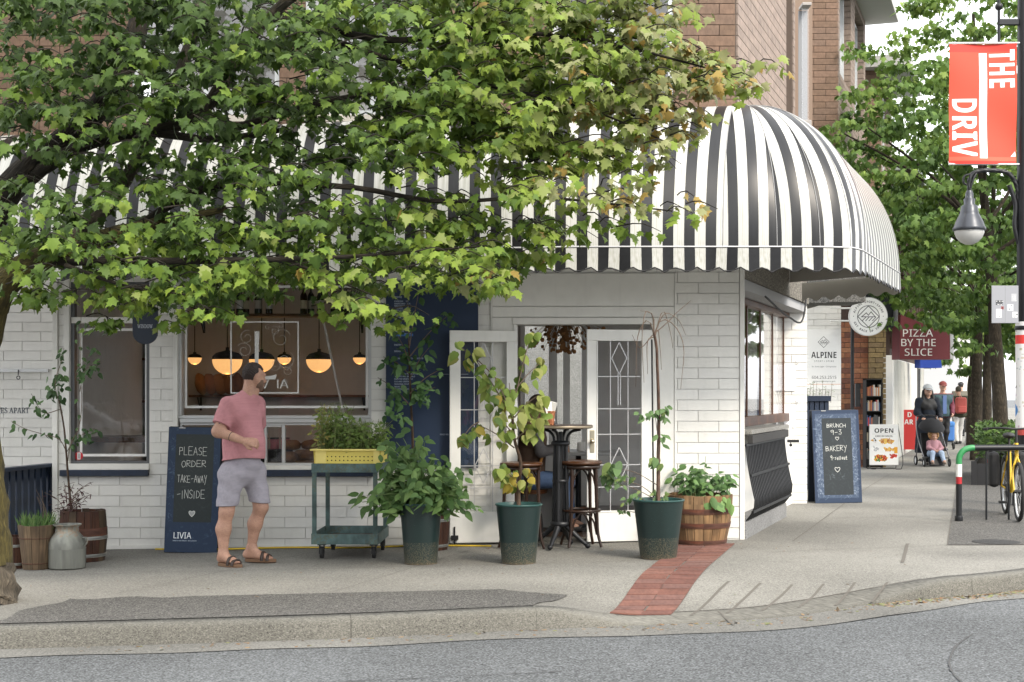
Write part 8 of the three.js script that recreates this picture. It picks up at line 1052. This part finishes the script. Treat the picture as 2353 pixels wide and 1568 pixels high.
  part(t, 'shirt', sdfGeo(sdf([...tor, ...ar], 0.04, 0.012), [-0.25, 0.5, -0.3], [0.32, 1.18, 0.3], 0.012), S([0.16, 0.15, 0.15], { map: T.cloth })); part(t, 'vest', sdfGeo(((f) => (x, y, z) => Math.max(f(x, y, z), 0.62 - y, y - 1.12))(sdf(tor, 0.04, 0.028)), [-0.25, 0.55, -0.32], [0.22, 1.16, 0.3], 0.013), S([0.12, 0.07, 0.045], { map: T.cloth })); part(t, 'strap', tube([[-0.02, 1.1, 0.12], [0.1, 0.9, 0.16], [0.06, 0.65, 0.17]], 0.018, 14, 6), S([0.5, 0.22, 0.05])); part(t, 'jeans', sdfGeo(((f) => (x, y, z) => Math.max(f(x, y, z), 0.12 - y, y - 0.66))(sdf([...lg, tor[2]], 0.04, 0.014)), [-0.25, 0.08, -0.3], [0.56, 0.7, 0.3], 0.013), S([0.11, 0.18, 0.33], { map: T.cloth })); for (const [x, z] of [[0.42, 0.125], [0.48, -0.1]]) part(t, 'shoe', mv(rb(-0.12, 0.12, 0, 0.07, -0.042, 0.042, 0.03), x - 0.02, 0, z), M.black);
  // bench seat she sits on
  const st = thing('cafe_stool', 'low dark cafe stool under the seated person inside the door', 'stool', [sx - 0.03, 0.082, sz]); part(st, 'seat', mv(new THREE.CylinderGeometry(0.19, 0.18, 0.04, 28), 0, 0.42, 0), M.timber); for (let i = 0; i < 4; i++) { const an = i * 1.571 + 0.78; part(st, 'leg', rod([Math.cos(an) * 0.13, 0.4, Math.sin(an) * 0.13], [Math.cos(an) * 0.18, 0, Math.sin(an) * 0.18], 0.014), M.iron); }
}
// ---- bicycle with pannier at the rack
{
  const bp = [5.819, -2.75], t = thing('bicycle', 'yellow bicycle with black pannier bag locked at the bicycle rack', 'bicycle', [bp[0], gh(bp[0], bp[1]) + 0.008, bp[1]], -1.77);
  const yel = S([0.62, 0.40, 0.02], { roughness: 0.35 }), r = 0.33, W = 1.02; // local x: along the bike, rear at x=0
  for (const x of [0, W]) { const w = part(t, 'wheel', mv(new THREE.TorusGeometry(r - 0.022, 0.022, 10, 40), x, r, 0), M.rubber); const sp = []; for (let i = 0; i < 18; i++) { const a = i / 18 * 6.283; sp.push(rod([x, r, i % 2 ? 0.02 : -0.02], [x + Math.cos(a) * (r - 0.04), r + Math.sin(a) * (r - 0.04), 0], 0.0015, 0.0015, 4)); } part(w, 'spokes', sp, M.alu); part(w, 'rim', mv(new THREE.TorusGeometry(r - 0.05, 0.011, 8, 40), x, r, 0), M.alu); part(w, 'hub', mv(rx(new THREE.CylinderGeometry(0.02, 0.02, 0.1, 12), Math.PI / 2), x, r, 0), M.black); }
  const bb = [0.43, 0.29, 0], seat = [0.3, 0.8, 0], headT = [0.84, 0.86, 0], headB = [0.87, 0.72, 0];
  part(t, 'frame', [rod(bb, seat, 0.017), rod([0.32, 0.76, 0], headT, 0.018), rod(bb, headB, 0.021), rod(headT, headB, 0.022), rod([0, r, 0.05], bb, 0.011), rod([0, r, -0.05], bb, 0.011), rod([0, r, 0.05], seat, 0.009), rod([0, r, -0.05], seat, 0.009)], yel); part(t, 'fork', [tube([headB, [0.92, 0.55, 0.05], [W, r, 0.05]], 0.012, 12, 7), tube([headB, [0.92, 0.55, -0.05], [W, r, -0.05]], 0.012, 12, 7)], yel);
  part(t, 'handlebar', [tube([[0.72, 1.02, 0.3], [0.82, 1.03, 0.16], [0.84, 1.02, 0], [0.82, 1.03, -0.16], [0.72, 1.02, -0.3]], 0.012, 24, 7), rod(headT, [0.83, 1.02, 0], 0.014)], M.black); for (const s of [-1, 1]) part(t, 'grip', rod([0.62, 1.01, s * 0.32], [0.74, 1.02, s * 0.29], 0.017), M.rubber); part(t, 'saddle', [mv(new THREE.SphereGeometry(0.1, 16, 10).scale(1.3, 0.35, 0.7), 0.24, 0.93, 0), rod(seat, [0.27, 0.92, 0], 0.013)], M.black); part(t, 'crank', [mv(rx(new THREE.CylinderGeometry(0.09, 0.09, 0.006, 24), Math.PI / 2), bb[0], bb[1], 0.05), rod([bb[0], bb[1], 0.06], [bb[0] + 0.12, bb[1] - 0.11, 0.06], 0.01), bx(bb[0] + 0.08, bb[0] + 0.17, bb[1] - 0.125, bb[1] - 0.1, 0.06, 0.15)], M.black); part(t, 'rack', [rod([-0.12, 0.72, 0.05], [0.3, 0.72, 0.05], 0.007), rod([-0.12, 0.72, -0.05], [0.3, 0.72, -0.05], 0.007), rod([0, r, 0.06], [0, 0.72, 0.06], 0.007), rod([0, r, -0.06], [0, 0.72, -0.06], 0.007)], M.black);
  part(t, 'mudguard', [new THREE.TorusGeometry(r + 0.02, 0.02, 6, 24, 2.2).rotateZ(0.7).translate(0, r, 0)], M.black);
  const p = thing('pannier_bag', 'rounded black pannier bag hanging on the yellow bicycle', 'bag', [bp[0], gh(bp[0], bp[1]) + 0.008, bp[1]], -1.77); for (const s of [1, -1]) part(p, 'bag', rb(-0.16, 0.2, 0.32, 0.74, s > 0 ? 0.09 : -0.21, s > 0 ? 0.21 : -0.09, 0.05), S([0.012, 0.012, 0.013], { roughness: 0.75 })); part(p, 'top_strap', rb(-0.05, 0.09, 0.735, 0.75, -0.2, 0.2, 0.005), M.black); part(p, 'reflector', rb(0.0, 0.06, 0.6, 0.64, 0.2105, 0.216, 0.004), S([0.5, 0.02, 0.02]));
}
// ================================================================= across the street: out of view, row, cars and trees placed to darken the glass
{
  const t = thing('unseen_opposite_row', 'unseen low brick shop row across the road, darkening the shop glass', 'building'); const z = 27, wall = S([0.16, 0.11, 0.085], { map: T.brickg }), dark = S([0.03, 0.032, 0.035], { roughness: 0.2 });
  part(t, 'wall', bx(-26, 16, -0.3, 4.6, z, z + 4), wall); part(t, 'cornice', rb(-26.2, 16.2, 4.6, 4.9, z - 0.35, z + 4, 0.05), S([0.3, 0.28, 0.25])); part(t, 'fascia', rb(-26, 16, 3.1, 3.7, z - 0.15, z, 0.02), S([0.05, 0.06, 0.07]));
  for (let i = 0; i < 10; i++) { const x = -24.5 + i * 4; part(t, 'shop_window', bx(x, x + 2.9, 0.5, 2.9, z - 0.03, z), dark); }
  const car = (x, z_, col, label, turn) => {
    const c = thing('unseen_parked_car', label, 'car', [x, roadH(x, z_) + 0.002, z_], turn, 'unseen cars parked across the road'); const paint = PH(col, { roughness: 0.3, clearcoat: 0.8, clearcoatRoughness: 0.1 });
    const prof = [[-2.15, 0.35], [-2.2, 0.6], [-2.1, 0.88], [-1.55, 0.98], [-0.95, 1.38], [-0.3, 1.46], [0.45, 1.42], [1.05, 1.02], [1.9, 0.86], [2.15, 0.7], [2.18, 0.35]];
    part(c, 'body', mv(extr(prof, 1.62, 0.05), 0, 0, -0.81), paint); const cab = [[-1.4, 1.0], [-0.92, 1.33], [-0.3, 1.4], [0.42, 1.36], [0.93, 1.02]];
    for (const s of [-1, 1]) part(c, 'side_window', mv(extr(cab, 0.01), 0, 0, s > 0 ? 0.862 : -0.872), dark); part(c, 'windscreen', (() => { const g = rb(-0.36, 0.36, -0.01, 0.01, -0.72, 0.72, 0.005); g.rotateZ(-0.59); return mv(g, 0.79, 1.245, 0); })(), dark);
    for (const wx of [-1.35, 1.35]) for (const s of [-1, 1]) { const w = part(c, 'wheel', mv(rx(new THREE.CylinderGeometry(0.31, 0.31, 0.2, 28), Math.PI / 2), wx, 0.31, s * 0.78), M.rubber); part(w, 'rim', mv(rx(new THREE.CylinderGeometry(0.2, 0.2, 0.02, 20), Math.PI / 2), wx, 0.31, s * 0.885), M.alu); } for (const s of [-1, 1]) part(c, 'headlight', rb(2.06, 2.2, 0.66, 0.8, s * 0.6 - 0.16, s * 0.6 + 0.16, 0.03), M.chrome);
  };
  car(-4.6, 19.2, [0.02, 0.022, 0.028], 'unseen dark parked saloon car across the road, mirrored in the shop glass', 0); car(-10.2, 19.3, [0.3, 0.31, 0.32], 'unseen silver parked saloon car across the road, mirrored in the shop glass', 0); car(6.4, 19.3, [0.2, 0.03, 0.03], 'unseen red parked saloon car across the road, mirrored in the shop glass', 0);
  streetTree(-7.4, 22.5, 0.2, 5.6, [3.4, 3.2, 3], 2000, 31, 'unseen street tree across the road, darkening the shop glass', [0, 0], [0.2, 0.3]); streetTree(9.5, 22.5, 0.2, 5.6, [3.6, 3.4, 3], 2000, 33, 'second unseen street tree across the road, darkening the shop glass', [0, 0], [0.2, 0.3]);
}
renderer.render(scene, camera);
